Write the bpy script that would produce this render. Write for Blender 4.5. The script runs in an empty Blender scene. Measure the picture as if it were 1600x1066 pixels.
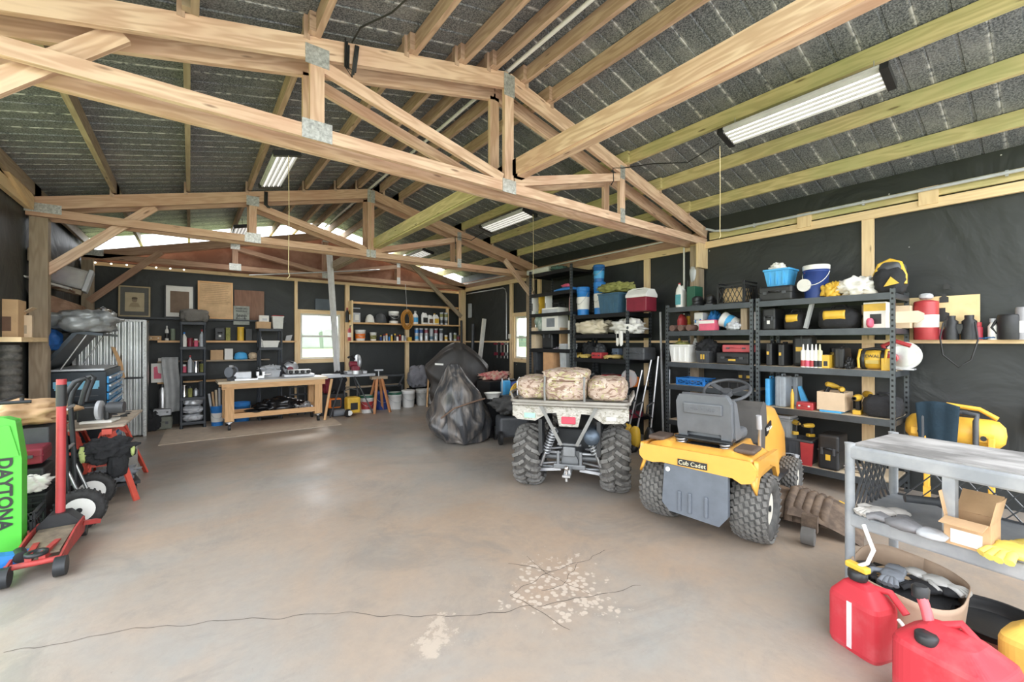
import bpy, bmesh, math, random
from mathutils import Vector, Matrix, noise
random.seed(7)
SC = bpy.context.scene; COL = SC.collection; PI = math.pi
# ---------------------------------------------------------------- camera, world, light, exposure
FPX = 658.07; YAW = .6525; PITCH = .0016
cd = bpy.data.cameras.new('camera'); cam = bpy.data.objects.new('camera', cd); COL.objects.link(cam)
cd.sensor_width = 36; cd.lens = FPX/1600*36; cd.clip_start = .02; cd.clip_end = 400
cam.location = (0, 0, 1.5); cam.rotation_euler = (PI/2+PITCH, 0, -YAW); SC.camera = cam
SC.view_settings.view_transform = 'Standard'; SC.view_settings.look = 'None'
SC.view_settings.gamma = 1; SC.view_settings.use_curve_mapping = False
SC.view_settings.exposure = 1.02
SC.cycles.use_denoising = True
SC.cycles.max_bounces = 8; SC.cycles.diffuse_bounces = 5; SC.cycles.sample_clamp_indirect = 6
w = bpy.data.worlds.new('sky'); SC.world = w; w.use_nodes = True
wn = w.node_tree.nodes; wl = w.node_tree.links; wn.clear()
out = wn.new('ShaderNodeOutputWorld'); bg = wn.new('ShaderNodeBackground'); tc = wn.new('ShaderNodeTexCoord')
nz = wn.new('ShaderNodeTexNoise'); nz.inputs['Scale'].default_value = 2.5; nz.inputs['Detail'].default_value = 6
rp = wn.new('ShaderNodeValToRGB'); rp.color_ramp.elements[0].position = .35; rp.color_ramp.elements[0].color = (.78, .88, 1, 1)
rp.color_ramp.elements[1].position = .6; rp.color_ramp.elements[1].color = (1, 1, 1, 1)
wl.new(tc.outputs['Generated'], nz.inputs['Vector']); wl.new(nz.outputs['Fac'], rp.inputs['Fac'])
wl.new(rp.outputs['Color'], bg.inputs['Color']); bg.inputs['Strength'].default_value = 2.6
wl.new(bg.outputs['Background'], out.inputs['Surface'])
sd = bpy.data.lights.new('sun', 'SUN'); sd.energy = 2.0; sd.angle = math.radians(12); sd.color = (1, .96, .9)
sun = bpy.data.objects.new('sun', sd); COL.objects.link(sun); sun.rotation_euler = (math.radians(52), 0, math.radians(160))

# ---------------------------------------------------------------- pixel -> place helpers (plane intersections)
_S, _C = math.sin(YAW), math.cos(YAW)
def ray(px, py):
    X = (px-800)/FPX; Y = -(py-533)/FPX; cp, sp = math.cos(PITCH), math.sin(PITCH)
    d = cp-Y*sp; u = sp+Y*cp
    return (X*_C+d*_S, -X*_S+d*_C, u)
def onZ(px, py, z): r = ray(px, py); t = (z-1.5)/r[2]; return (t*r[0], t*r[1])
def onX(px, py, x): r = ray(px, py); t = x/r[0]; return (t*r[1], 1.5+t*r[2])
def onY(px, py, y): r = ray(px, py); t = y/r[1]; return (t*r[0], 1.5+t*r[2])
def zat(py, x, y): return 1.5-(py-534)/FPX*(x*_S+y*_C)

# ---------------------------------------------------------------- materials
MATS = {}
def mat(name, col, rough=.6, metal=0, var=.12, scale=9, bump=0, bscale=60, trans=0, emit=0, alpha=1, coat=0, col2=None, thr=.5, stretch=None):
    if name in MATS: return MATS[name]
    m = bpy.data.materials.new(name); m.use_nodes = True; nt = m.node_tree; N = nt.nodes; L = nt.links
    b = N['Principled BSDF']; b.inputs['Roughness'].default_value = rough; b.inputs['Metallic'].default_value = metal
    b.inputs['Transmission Weight'].default_value = trans; b.inputs['Alpha'].default_value = alpha
    b.inputs['Coat Weight'].default_value = coat
    tc = N.new('ShaderNodeTexCoord'); src = tc.outputs['Object']
    if stretch:
        mp = N.new('ShaderNodeMapping'); mp.inputs['Scale'].default_value = stretch; L.new(src, mp.inputs['Vector']); src = mp.outputs['Vector']
    n = N.new('ShaderNodeTexNoise'); n.inputs['Scale'].default_value = scale; n.inputs['Detail'].default_value = 5; n.inputs['Roughness'].default_value = .6
    L.new(src, n.inputs['Vector'])
    r = N.new('ShaderNodeValToRGB'); e = r.color_ramp.elements
    c1 = tuple(max(0, c*(1-var)) for c in col); c2 = tuple(min(1, c*(1+var)) for c in col) if col2 is None else col2
    if col2 is not None: c1 = col
    e[0].position = thr-.14 if col2 else .3; e[1].position = thr+.14 if col2 else .7
    e[0].color = (*c1, 1); e[1].color = (*c2, 1)
    L.new(n.outputs['Fac'], r.inputs['Fac']); L.new(r.outputs['Color'], b.inputs['Base Color'])
    if emit:
        b.inputs['Emission Color'].default_value = (*col, 1); b.inputs['Emission Strength'].default_value = emit
    if bump:
        n2 = N.new('ShaderNodeTexNoise'); n2.inputs['Scale'].default_value = bscale; n2.inputs['Detail'].default_value = 3; L.new(src, n2.inputs['Vector'])
        bp = N.new('ShaderNodeBump'); bp.inputs['Strength'].default_value = bump; bp.inputs['Distance'].default_value = .02
        L.new(n2.outputs['Fac'], bp.inputs['Height']); L.new(bp.outputs['Normal'], b.inputs['Normal'])
    MATS[name] = m; return m
def wood(name, light, dark, tint=None, green=0, rough=.65):
    """grain runs along U (the long axis of every box)"""
    if name in MATS: return MATS[name]
    m = bpy.data.materials.new(name); m.use_nodes = True; nt = m.node_tree; N = nt.nodes; L = nt.links
    b = N['Principled BSDF']; b.inputs['Roughness'].default_value = rough
    uv = N.new('ShaderNodeUVMap'); uv.uv_map = 'UVMap'
    mp = N.new('ShaderNodeMapping'); mp.inputs['Scale'].default_value = (1.1, 9, 1); L.new(uv.outputs['UV'], mp.inputs['Vector'])
    n0 = N.new('ShaderNodeTexNoise'); n0.inputs['Scale'].default_value = 1.3; n0.inputs['Detail'].default_value = 2; L.new(mp.outputs['Vector'], n0.inputs['Vector'])
    ml = N.new('ShaderNodeMath'); ml.operation = 'MULTIPLY'; ml.inputs[1].default_value = 34; L.new(n0.outputs['Fac'], ml.inputs[0])
    sn = N.new('ShaderNodeMath'); sn.operation = 'SINE'; L.new(ml.outputs[0], sn.inputs[0])
    ma = N.new('ShaderNodeMath'); ma.operation = 'MULTIPLY_ADD'; ma.inputs[1].default_value = .5; ma.inputs[2].default_value = .5; L.new(sn.outputs[0], ma.inputs[0])
    mx = N.new('ShaderNodeMix'); mx.data_type = 'RGBA'; mx.inputs['A'].default_value = (*light, 1); mx.inputs['B'].default_value = (*dark, 1)
    mm = N.new('ShaderNodeMath'); mm.operation = 'MULTIPLY'; mm.inputs[1].default_value = .55; L.new(ma.outputs[0], mm.inputs[0]); L.new(mm.outputs[0], mx.inputs['Factor'])
    # broad stain
    n1 = N.new('ShaderNodeTexNoise'); n1.inputs['Scale'].default_value = 1.6; n1.inputs['Detail'].default_value = 4; L.new(uv.outputs['UV'], n1.inputs['Vector'])
    r1 = N.new('ShaderNodeValToRGB'); r1.color_ramp.elements[0].position = .42; r1.color_ramp.elements[1].position = .68; L.new(n1.outputs['Fac'], r1.inputs['Fac'])
    m2 = N.new('ShaderNodeMix'); m2.data_type = 'RGBA'; m2.inputs['B'].default_value = (*(tint or dark), 1); L.new(mx.outputs['Result'], m2.inputs['A'])
    mk = N.new('ShaderNodeMath'); mk.operation = 'MULTIPLY'; mk.inputs[1].default_value = .6; L.new(r1.outputs['Color'], mk.inputs[0]); L.new(mk.outputs[0], m2.inputs['Factor'])
    # knots
    mv = N.new('ShaderNodeMapping'); mv.inputs['Scale'].default_value = (1.5, 7, 1); L.new(uv.outputs['UV'], mv.inputs['Vector'])
    vo = N.new('ShaderNodeTexVoronoi'); vo.inputs['Scale'].default_value = 1.4; L.new(mv.outputs['Vector'], vo.inputs['Vector'])
    r2 = N.new('ShaderNodeValToRGB'); r2.color_ramp.elements[0].position = .05; r2.color_ramp.elements[0].color = (.8, .8, .8, 1); r2.color_ramp.elements[1].position = .11; r2.color_ramp.elements[1].color = (0, 0, 0, 1)
    L.new(vo.outputs['Distance'], r2.inputs['Fac'])
    m3 = N.new('ShaderNodeMix'); m3.data_type = 'RGBA'; m3.inputs['B'].default_value = (dark[0]*.35, dark[1]*.3, dark[2]*.3, 1)
    L.new(r2.outputs['Color'], m3.inputs['Factor']); L.new(m2.outputs['Result'], m3.inputs['A']); L.new(m3.outputs['Result'], b.inputs['Base Color'])
    MATS[name] = m; return m

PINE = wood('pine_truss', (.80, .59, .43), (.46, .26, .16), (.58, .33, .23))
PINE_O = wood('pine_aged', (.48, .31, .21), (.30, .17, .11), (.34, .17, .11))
TREAT = wood('treated_pine', (.66, .55, .28), (.38, .31, .13), (.38, .41, .17))
PLYW = wood('brown_plywood', (.22, .11, .07), (.14, .065, .04), (.30, .18, .12))
PALE = wood('pale_stud', (.86, .65, .38), (.70, .48, .25), (.75, .58, .36))
GREYW = wood('weathered_post', (.42, .33, .23), (.24, .17, .11), (.30, .24, .17))
ORGW = wood('orange_pine', (.80, .50, .25), (.58, .32, .14), (.65, .38, .18))
BOARD = wood('shelf_board', (.78, .66, .48), (.60, .48, .33), (.64, .52, .38))
BLACK = mat('black_plastic', (.018, .019, .021), .45, var=.3)
DGREY = mat('dark_grey_plastic', (.065, .07, .078), .5, var=.2, bump=.05)
MGREY = mat('mid_grey_plastic', (.20, .22, .25), .5)
LGREY = mat('light_grey_plastic', (.50, .52, .55), .5)
WHITE = mat('white_plastic', (.82, .82, .80), .4, var=.05)
STEEL = mat('bare_steel', (.55, .56, .57), .35, .85)
GALV = mat('galvanised_plate', (.50, .51, .50), .45, .55, var=.35, scale=60)
DSTEEL = mat('dark_steel', (.03, .033, .037), .45, .3)
RACK = mat('rack_steel', (.075, .085, .095), .42, .5, var=.15)
CHROME = mat('chrome', (.8, .8, .8), .15, 1, var=.02)
RUBBER = mat('tyre_rubber', (.03, .03, .031), .75, var=.4, scale=30)
DUSTRUB = mat('dusty_rubber', (.055, .053, .05), .85, col2=(.13, .12, .11), scale=18, thr=.55)
RED = mat('red_paint', (.42, .045, .05), .4)
DRED = mat('worn_red_paint', (.42, .05, .045), .55, col2=(.20, .05, .04), scale=14, thr=.6)
YEL = mat('yellow_plastic', (.72, .45, .05), .42)
MOWY = mat('mower_yellow', (.80, .40, .07), .35, var=.05, coat=.3)
BLUE = mat('blue_plastic', (.03, .22, .62), .42)
LBLUE = mat('light_blue_plastic', (.08, .42, .80), .42)
DBLUE = mat('navy_blue_plastic', (.02, .05, .22), .45)
GREEN = mat('dark_green_plastic', (.02, .10, .06), .45)
ORANGE = mat('orange_plastic', (.85, .22, .03), .45)
CARD = mat('cardboard', (.55, .36, .20), .85, var=.08, bump=.1)
LCARD = mat('pale_cardboard', (.66, .52, .36), .85, var=.06)
PAPER = mat('white_paper', (.80, .79, .75), .8, var=.05)
TEAL = mat('slate_blue_plastic', (.05, .12, .19), .5)
BROWN = mat('brown_leather', (.14, .07, .04), .6)
CREAM = mat('cream_cloth', (.62, .55, .42), .9, bump=.3, bscale=14)
CLEAR = mat('clear_plastic', (.75, .78, .80), .2, var=.03, alpha=.45)
SILV = mat('silver_paint', (.55, .57, .60), .35, .5)
MAROON = mat('maroon_plastic', (.22, .02, .04), .4)
OLIVE = mat('olive_cloth', (.20, .20, .06), .9, col2=(.36, .36, .12), scale=12, bump=.4, bscale=20)
BCLOTH = mat('black_cloth', (.02, .021, .024), .9, bump=.5, bscale=25)
TAN = mat('tan_leather', (.45, .33, .2), .8)
PINK = mat('pink_label', (.7, .12, .2), .6)

# ---------------------------------------------------------------- mesh builder
class MB:
    def __init__(s): s.v = []; s.f = []; s.uv = []; s.sm = []
    def add(s, vs, fs, smooth=False, uvs=None):
        o = len(s.v); s.v += [tuple(v) for v in vs]
        for i, f in enumerate(fs):
            s.f.append([o+k for k in f]); s.sm.append(smooth)
            s.uv += (uvs[i] if uvs else [(0, 0)]*len(f))
        return s
    def box(s, c, d, R=None, taper=1):
        c = Vector(c); h = [x/2 for x in d]; L = max(range(3), key=lambda i: d[i])
        P = [Vector((x*h[0]*(taper if z > 0 else 1), y*h[1]*(taper if z > 0 else 1), z*h[2])) for x in (-1, 1) for y in (-1, 1) for z in (-1, 1)]
        F = [(0, 1, 3, 2), (4, 6, 7, 5), (0, 4, 5, 1), (2, 3, 7, 6), (0, 2, 6, 4), (1, 5, 7, 3)]; ax = [0, 0, 1, 1, 2, 2]
        r1, r2 = random.random()*40, random.random()*40; U = []
        for f, a in zip(F, ax):
            o = [i for i in range(3) if i != a]
            if L in o: o.remove(L); o = [L]+o
            U.append([(P[k][o[0]]+r1, P[k][o[1]]+r2+a*.37) for k in f])
        if R is not None: P = [R @ p for p in P]
        return s.add([p+c for p in P], F, False, U)
    def bar(s, a, b, wd, ht, up=(0, 0, 1)):
        a = Vector(a); b = Vector(b); x = (b-a).normalized(); u = Vector(up)
        y = u.cross(x)
        if y.length < 1e-4: y = Vector((0, 1, 0)).cross(x)
        y.normalize(); z = x.cross(y); R = Matrix((x, y, z)).transposed()
        return s.box((a+b)/2, ((b-a).length, wd, ht), R)
    def cyl(s, a, b, r, r2=None, n=16, smooth=True, caps=True):
        a = Vector(a); b = Vector(b); r2 = r if r2 is None else r2; x = (b-a).normalized()
        u = x.orthogonal().normalized(); w_ = x.cross(u); V = []
        for p, q in ((a, r), (b, r2)):
            for i in range(n): t = 2*PI*i/n; V.append(p+q*(math.cos(t)*u+math.sin(t)*w_))
        s.add(V, [(i, (i+1) % n, n+(i+1) % n, n+i) for i in range(n)], smooth)
        if caps: s.add(V[:n], [tuple(range(n))[::-1]]); s.add(V[n:], [tuple(range(n))])
        return s
    def lathe(s, prof, c=(0, 0, 0), n=20, R=None, smooth=True, sx=1, sy=1):
        c = Vector(c); V = []
        for r, z in prof:
            for i in range(n):
                t = 2*PI*i/n; p = Vector((r*sx*math.cos(t), r*sy*math.sin(t), z))
                V.append((R @ p if R is not None else p)+c)
        F = [(k*n+i, k*n+(i+1) % n, (k+1)*n+(i+1) % n, (k+1)*n+i) for k in range(len(prof)-1) for i in range(n)]
        s.add(V, F, smooth)
        if prof[0][0] > 1e-4: s.add(V[:n], [tuple(range(n))[::-1]])
        if prof[-1][0] > 1e-4: s.add(V[-n:], [tuple(range(n))])
        return s
    def tube(s, pts, r, n=8, closed=False, smooth=True):
        pts = [Vector(p) for p in pts]; m = len(pts); V = []; pu = None
        for i, p in enumerate(pts):
            a = pts[i-1] if (i > 0 or closed) else pts[i]; b = pts[(i+1) % m] if (i < m-1 or closed) else pts[i]
            t = (b-a).normalized()
            u = t.orthogonal() if pu is None else pu-pu.dot(t)*t
            if u.length < 1e-5: u = t.orthogonal()
            u.normalize(); pu = u; w_ = t.cross(u); rr = r[i] if isinstance(r, (list, tuple)) else r
            for k in range(n): q = 2*PI*k/n; V.append(p+rr*(math.cos(q)*u+math.sin(q)*w_))
        F = [(i*n+k, i*n+(k+1) % n, ((i+1) % m)*n+(k+1) % n, ((i+1) % m)*n+k) for i in range(m if closed else m-1) for k in range(n)]
        s.add(V, F, smooth)
        if not closed: s.add(V[:n], [tuple(range(n))[::-1]]); s.add(V[-n:], [tuple(range(n))])
        return s
    def sph(s, c, r, n=14):
        r = (r, r, r) if not isinstance(r, (list, tuple)) else r
        m = n//2; prof = [(max(1e-5, math.sin(PI*i/m)), -math.cos(PI*i/m)) for i in range(m+1)]
        c = Vector(c); V = [Vector((q*math.cos(2*PI*k/n)*r[0], q*math.sin(2*PI*k/n)*r[1], z*r[2]))+c for q, z in prof for k in range(n)]
        return s.add(V, [(j*n+k, j*n+(k+1) % n, (j+1)*n+(k+1) % n, (j+1)*n+k) for j in range(m) for k in range(n)], True)
    def prism(s, poly, t, o=(0, 0, 0), ax='y', smooth=False):
        """poly in the plane normal to ax (x: yz, y: xz, z: xy), thickness t centred"""
        o = Vector(o); n = len(poly); V = []
        for q in (-t/2, t/2):
            for a, b in poly: V.append(o+Vector({'x': (q, a, b), 'y': (a, q, b), 'z': (a, b, q)}[ax]))
        F = [tuple(range(n))[::-1], tuple(range(n, 2*n))]
        s.add(V, F); s.add(V, [(i, (i+1) % n, n+(i+1) % n, n+i) for i in range(n)], smooth); return s
    def blob(s, c, r, seed=0, amp=.25, freq=2.2, n=28, p=2.6, flat=True, fold=0, R=None):
        """lumpy cloth-like mass, superellipsoid with noise; flat bottom"""
        m = n//2; c = Vector(c); V = []
        for j in range(m+1):
            a = -PI/2+PI*j/m
            for k in range(n):
                b = 2*PI*k/n
                f = lambda v: math.copysign(abs(v)**(2/p), v)
                d = Vector((f(math.cos(a))*f(math.cos(b)), f(math.cos(a))*f(math.sin(b)), f(math.sin(a))))
                q = 1+amp*noise.noise(d*freq+Vector((seed*7.3, seed*3.1, 0)))+amp*.5*noise.noise(d*freq*2.7+Vector((0, seed*5.1, 3)))
                if fold: q += fold*math.sin(b*9+4*noise.noise(d*2+Vector((seed, 0, 0))))*math.cos(a)
                v = Vector((d.x*r[0]*q, d.y*r[1]*q, d.z*r[2]*q))
                if flat: v.z = max(v.z, -r[2]*.92)
                if R is not None: v = R @ v
                V.append(v+c)
        return s.add(V, [(j*n+k, j*n+(k+1) % n, (j+1)*n+(k+1) % n, (j+1)*n+k) for j in range(m) for k in range(n)], True)
    def sheet(s, fn, nu, nv, th=.004, smooth=True):
        V = [Vector(fn(i/nu, j/nv)) for i in range(nu+1) for j in range(nv+1)]
        F = [(i*(nv+1)+j, (i+1)*(nv+1)+j, (i+1)*(nv+1)+j+1, i*(nv+1)+j+1) for i in range(nu) for j in range(nv)]
        s.add(V, F, smooth); s.th = th; return s
    def build(s, name, m, parent=None, bevel=0, seg=2, loc=(0, 0, 0), rot=None, subsurf=0, solid=0):
        me = bpy.data.meshes.new(name); me.from_pydata(s.v, [], s.f); me.validate()
        me.polygons.foreach_set('use_smooth', s.sm[:len(me.polygons)])
        uvl = me.uv_layers.new(name='UVMap')
        if len(uvl.data) == len(s.uv): uvl.data.foreach_set('uv', [c for p in s.uv for c in p])
        me.materials.append(m); o = bpy.data.objects.new(name, me); COL.objects.link(o)
        o.location = loc
        if rot: o.rotation_euler = rot
        if parent is not None: o.parent = parent
        if solid: q = o.modifiers.new('solid', 'SOLIDIFY'); q.thickness = solid; q.offset = 0
        if bevel: q = o.modifiers.new('bevel', 'BEVEL'); q.width = bevel; q.segments = seg; q.limit_method = 'ANGLE'; q.angle_limit = .6
        if subsurf: q = o.modifiers.new('sub', 'SUBSURF'); q.levels = q.render_levels = subsurf
        return o
def B(c, d, **k): return MB().box(c, d, **k)
def tag(o, label, cat, group=None, kind=None):
    o['label'] = label; o['category'] = cat
    if group: o['group'] = group
    if kind: o['kind'] = kind
    return o
def T(name, label, cat, loc=(0, 0, 0), rz=0, group=None):
    o = bpy.data.objects.new(name, None); COL.objects.link(o); o.empty_display_size = .1
    o.location = loc; o.rotation_euler = (0, 0, rz); return tag(o, label, cat, group)
def S(name, mb, m, parent=None, **k):
    o = mb.build(name, m, parent, **k)
    if parent is None: o['kind'] = 'structure'
    return o
def dup(root, loc, rz=None, label=None, group=None):
    r = root.copy(); COL.objects.link(r); r.location = loc
    if rz is not None: r.rotation_euler = (0, 0, rz)
    if label: r['label'] = label
    if group: r['group'] = group
    def rec(a, b):
        for ch in list(a.children):
            c = ch.copy(); COL.objects.link(c); c.parent = b; c.matrix_parent_inverse = ch.matrix_parent_inverse.copy(); rec(ch, c)
    rec(root, r); return r
def text(s, size, m, parent, loc, rot, name='lettering', ext=.001, sx=1, align='CENTER', bold=0):
    cu = bpy.data.curves.new('t', 'FONT'); cu.body = s; cu.size = size; cu.extrude = ext; cu.align_x = align; cu.align_y = 'CENTER'; cu.offset = bold
    o = bpy.data.objects.new('t', cu); COL.objects.link(o); dg = bpy.context.evaluated_depsgraph_get()
    me = bpy.data.meshes.new_from_object(o.evaluated_get(dg)); bpy.data.objects.remove(o)
    me.materials.clear(); me.materials.append(m); q = bpy.data.objects.new(name, me); COL.objects.link(q)
    q.location = loc; q.rotation_euler = rot; q.scale = (sx, 1, 1); q.parent = parent; return q
def sfx(i): return ['first', 'second', 'third', 'fourth', 'fifth', 'sixth', 'seventh', 'eighth', 'ninth', 'tenth', 'eleventh', 'twelfth', 'thirteenth', 'fourteenth', 'fifteenth', 'sixteenth', 'seventeenth', 'eighteenth', 'nineteenth', 'twentieth', 'twenty-first', 'twenty-second', 'twenty-third', 'twenty-fourth', 'twenty-fifth', 'twenty-sixth', 'twenty-seventh', 'twenty-eighth', 'twenty-ninth', 'thirtieth'][i]

# ---------------------------------------------------------------- the building
XL, XR, YB, RX = -1.40, 5.80, 9.80, 2.30          # left wall, right wall, back wall, ridge
ZT, SL = 3.947, .243                                # truss peak, slope
def ztop(x): return ZT-SL*abs(x-RX)                 # top of truss top chord
PUR = .14                                           # purlin depth
def zroof(x): return ztop(x)+PUR

def concrete():
    m = bpy.data.materials.new('stained_concrete'); m.use_nodes = True; nt = m.node_tree; N = nt.nodes; L = nt.links; b = N['Principled BSDF']
    tc = N.new('ShaderNodeTexCoord')
    def noi(s, d=5, rg=.6, dist=0):
        n = N.new('ShaderNodeTexNoise'); n.inputs['Scale'].default_value = s; n.inputs['Detail'].default_value = d; n.inputs['Roughness'].default_value = rg; n.inputs['Distortion'].default_value = dist
        L.new(tc.outputs['Object'], n.inputs['Vector']); return n.outputs['Fac']
    def ramp(src, p0, p1, c0=(0, 0, 0), c1=(1, 1, 1)):
        r = N.new('ShaderNodeValToRGB'); e = r.color_ramp.elements; e[0].position = p0; e[1].position = p1; e[0].color = (*c0, 1); e[1].color = (*c1, 1); L.new(src, r.inputs['Fac']); return r.outputs['Color']
    def mix(f, a, bb, fac=None):
        x = N.new('ShaderNodeMix'); x.data_type = 'RGBA'
        for k, v in (('A', a), ('B', bb)):
            if isinstance(v, tuple): x.inputs[k].default_value = (*v, 1)
            else: L.new(v, x.inputs[k])
        if isinstance(f, float): x.inputs['Factor'].default_value = f
        else: L.new(f, x.inputs['Factor'])
        return x.outputs['Result']
    def mul(a, k):
        x = N.new('ShaderNodeMath'); x.operation = 'MULTIPLY'; x.use_clamp = True; L.new(a, x.inputs[0])
        if isinstance(k, (float, int)): x.inputs[1].default_value = k
        else: L.new(k, x.inputs[1])
        return x.outputs[0]
    c = mix(ramp(noi(.55, 6, .62, .4), .38, .62), (.39, .295, .22), (.335, .325, .305))
    c = mix(mul(ramp(noi(1.6, 7, .7), .45, .7), .5), c, (.45, .35, .27))
    c = mix(mul(ramp(noi(1.1, 8, .75, 1.0), .52, .63), .45), c, (.22, .21, .195))
    c = mix(mul(ramp(noi(14, 8, .7), .4, .75), .35), c, (.24, .22, .2))
    c = mix(mul(ramp(noi(38, 4, .7), .68, .74), .5), c, (.12, .11, .1))
    # old peeled sealer patch with a map-like crackle
    sep = N.new('ShaderNodeVectorMath'); sep.operation = 'DISTANCE'; L.new(tc.outputs['Object'], sep.inputs[0]); px, py = onZ(870, 915, 0); sep.inputs[1].default_value = (px, py, 0)
    ad = N.new('ShaderNodeMath'); ad.operation = 'MULTIPLY_ADD'; L.new(noi(4.5, 6, .75), ad.inputs[0]); ad.inputs[1].default_value = 1.25; ad.inputs[2].default_value = -.55
    su = N.new('ShaderNodeMath'); su.operation = 'ADD'; L.new(sep.outputs['Value'], su.inputs[0]); L.new(ad.outputs[0], su.inputs[1])
    patch = ramp(su.outputs[0], .36, .40, (1, 1, 1), (0, 0, 0))
    vo = N.new('ShaderNodeTexVoronoi'); vo.inputs['Scale'].default_value = 26; L.new(tc.outputs['Object'], vo.inputs['Vector'])
    dots = ramp(vo.outputs['Distance'], .38, .5, (1, 1, 1), (0, 0, 0))
    c = mix(mul(mul(patch, dots), .8), c, (.58, .50, .42))
    sep2 = N.new('ShaderNodeVectorMath'); sep2.operation = 'DISTANCE'; L.new(tc.outputs['Object'], sep2.inputs[0]); px, py = onZ(688, 990, 0); sep2.inputs[1].default_value = (px, py, 0)
    su2 = N.new('ShaderNodeMath'); su2.operation = 'ADD'; L.new(sep2.outputs['Value'], su2.inputs[0]); L.new(ad.outputs[0], su2.inputs[1])
    c = mix(mul(ramp(su2.outputs[0], .10, .15, (1, 1, 1), (0, 0, 0)), .7), c, (.55, .47, .39))
    L.new(c, b.inputs['Base Color'])
    L.new(ramp(noi(1.7, 5), .3, .7, (.28, .28, .28), (.55, .55, .55)), b.inputs['Roughness'])
    bp = N.new('ShaderNodeBump'); bp.inputs['Strength'].default_value = .12; bp.inputs['Distance'].default_value = .01; L.new(noi(26, 6), bp.inputs['Height']); L.new(bp.outputs['Normal'], b.inputs['Normal'])
    return m
CONC = concrete()
S('floor', B(((XL+XR)/2, 4.6, -.05), (XR-XL+.3, 11.0, .1)), CONC)
# cracks in the slab: thin dark grooves
CRACK = mat('crack_dark', (.12, .10, .085), .95)
def crack(pts, wd):
    m = MB(); P = []
    for (a, b_) in zip(pts[:-1], pts[1:]):
        p = Vector((*onZ(*a, 0), .0012)); q = Vector((*onZ(*b_, 0), .0012)); n = max(2, int((q-p).length/.03))
        for i in range(n): P.append(p.lerp(q, i/n))
    P = [p+Vector((.03*noise.noise(p*9), .03*noise.noise(p*9+Vector((5, 0, 0))), 0)) for p in P]
    V = []
    for i, p in enumerate(P):
        t = (P[min(i+1, len(P)-1)]-P[max(i-1, 0)]).normalized(); n_ = Vector((-t.y, t.x, 0)); ww = wd*(.5+.8*abs(noise.noise(p*14)))
        V += [p+n_*ww, p-n_*ww]
    m.add(V, [(2*i, 2*i+1, 2*i+3, 2*i+2) for i in range(len(P)-1)]); return m
floor = bpy.data.objects['floor']
for pts, wd in (([(0, 1022), (60, 1012), (210, 982), (330, 972), (520, 958), (700, 965), (790, 956), (900, 936), (1010, 915)], .0028),
                ([(795, 880), (860, 892), (905, 880), (950, 858)], .003), ([(860, 892), (800, 930), (840, 955), (900, 990)], .0025),
                ([(905, 880), (880, 915), (840, 925)], .0022), ([(820, 870), (870, 905), (930, 930)], .002)):
    S('crack', crack(pts, wd), CRACK, floor)
GRASS = mat('meadow_grass', (.20, .27, .07), .9, col2=(.40, .44, .18), scale=.8)
DRIVE = mat('gravel_drive', (.50, .47, .42), .95, var=.2, scale=3)
HILL = mat('distant_woods', (.12, .17, .12), .95, var=.3, scale=.3)
S('ground', B((2, 45, -.16), (260, 320, .1)), GRASS)
S('driveway', B((1.5, -9, -.1), (16, 18, .08)), DRIVE)
hm = MB(); hp = [(-120, -3)]+[(x, 3.2+2.2*noise.noise(Vector((x*.06, 0, 0)))+.7*noise.noise(Vector((x*.4, 1, 0)))) for x in range(-120, 121, 2)]+[(120, -3)]
hm.prism(hp, 8, (20, 110, 0), 'y'); S('tree_line', hm, HILL)
hm = MB(); hm.prism(hp, 8, (115, 10, 0), 'x'); S('tree_line', hm, HILL)

# tar paper: near-black felt with soft wrinkles and bright staple dots
def tar():
    m = bpy.data.materials.new('tar_paper'); m.use_nodes = True; nt = m.node_tree; N = nt.nodes; L = nt.links; b = N['Principled BSDF']
    b.inputs['Roughness'].default_value = .55
    tc = N.new('ShaderNodeTexCoord'); n = N.new('ShaderNodeTexNoise'); n.inputs['Scale'].default_value = 1.7; n.inputs['Detail'].default_value = 4; n.inputs['Distortion'].default_value = .8; L.new(tc.outputs['Object'], n.inputs['Vector'])
    r = N.new('ShaderNodeValToRGB'); r.color_ramp.elements[0].color = (.011, .014, .0155, 1); r.color_ramp.elements[1].color = (.038, .043, .042, 1); L.new(n.outputs['Fac'], r.inputs['Fac'])
    v = N.new('ShaderNodeTexVoronoi'); v.inputs['Scale'].default_value = 3.2; L.new(tc.outputs['Object'], v.inputs['Vector'])
    q = N.new('ShaderNodeValToRGB'); q.color_ramp.elements[0].position = .018; q.color_ramp.elements[0].color = (1, 1, 1, 1); q.color_ramp.elements[1].position = .022; q.color_ramp.elements[1].color = (0, 0, 0, 1); L.new(v.outputs['Distance'], q.inputs['Fac'])
    x = N.new('ShaderNodeMix'); x.data_type = 'RGBA'; L.new(q.outputs['Color'], x.inputs['Factor']); L.new(r.outputs['Color'], x.inputs['A']); x.inputs['B'].default_value = (.7, .7, .68, 1)
    L.new(x.outputs['Result'], b.inputs['Base Color'])
    bp = N.new('ShaderNodeBump'); bp.inputs['Strength'].default_value = .6; bp.inputs['Distance'].default_value = .06; L.new(n.outputs['Fac'], bp.inputs['Height']); L.new(bp.outputs['Normal'], b.inputs['Normal'])
    return m
TAR = tar()
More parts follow.
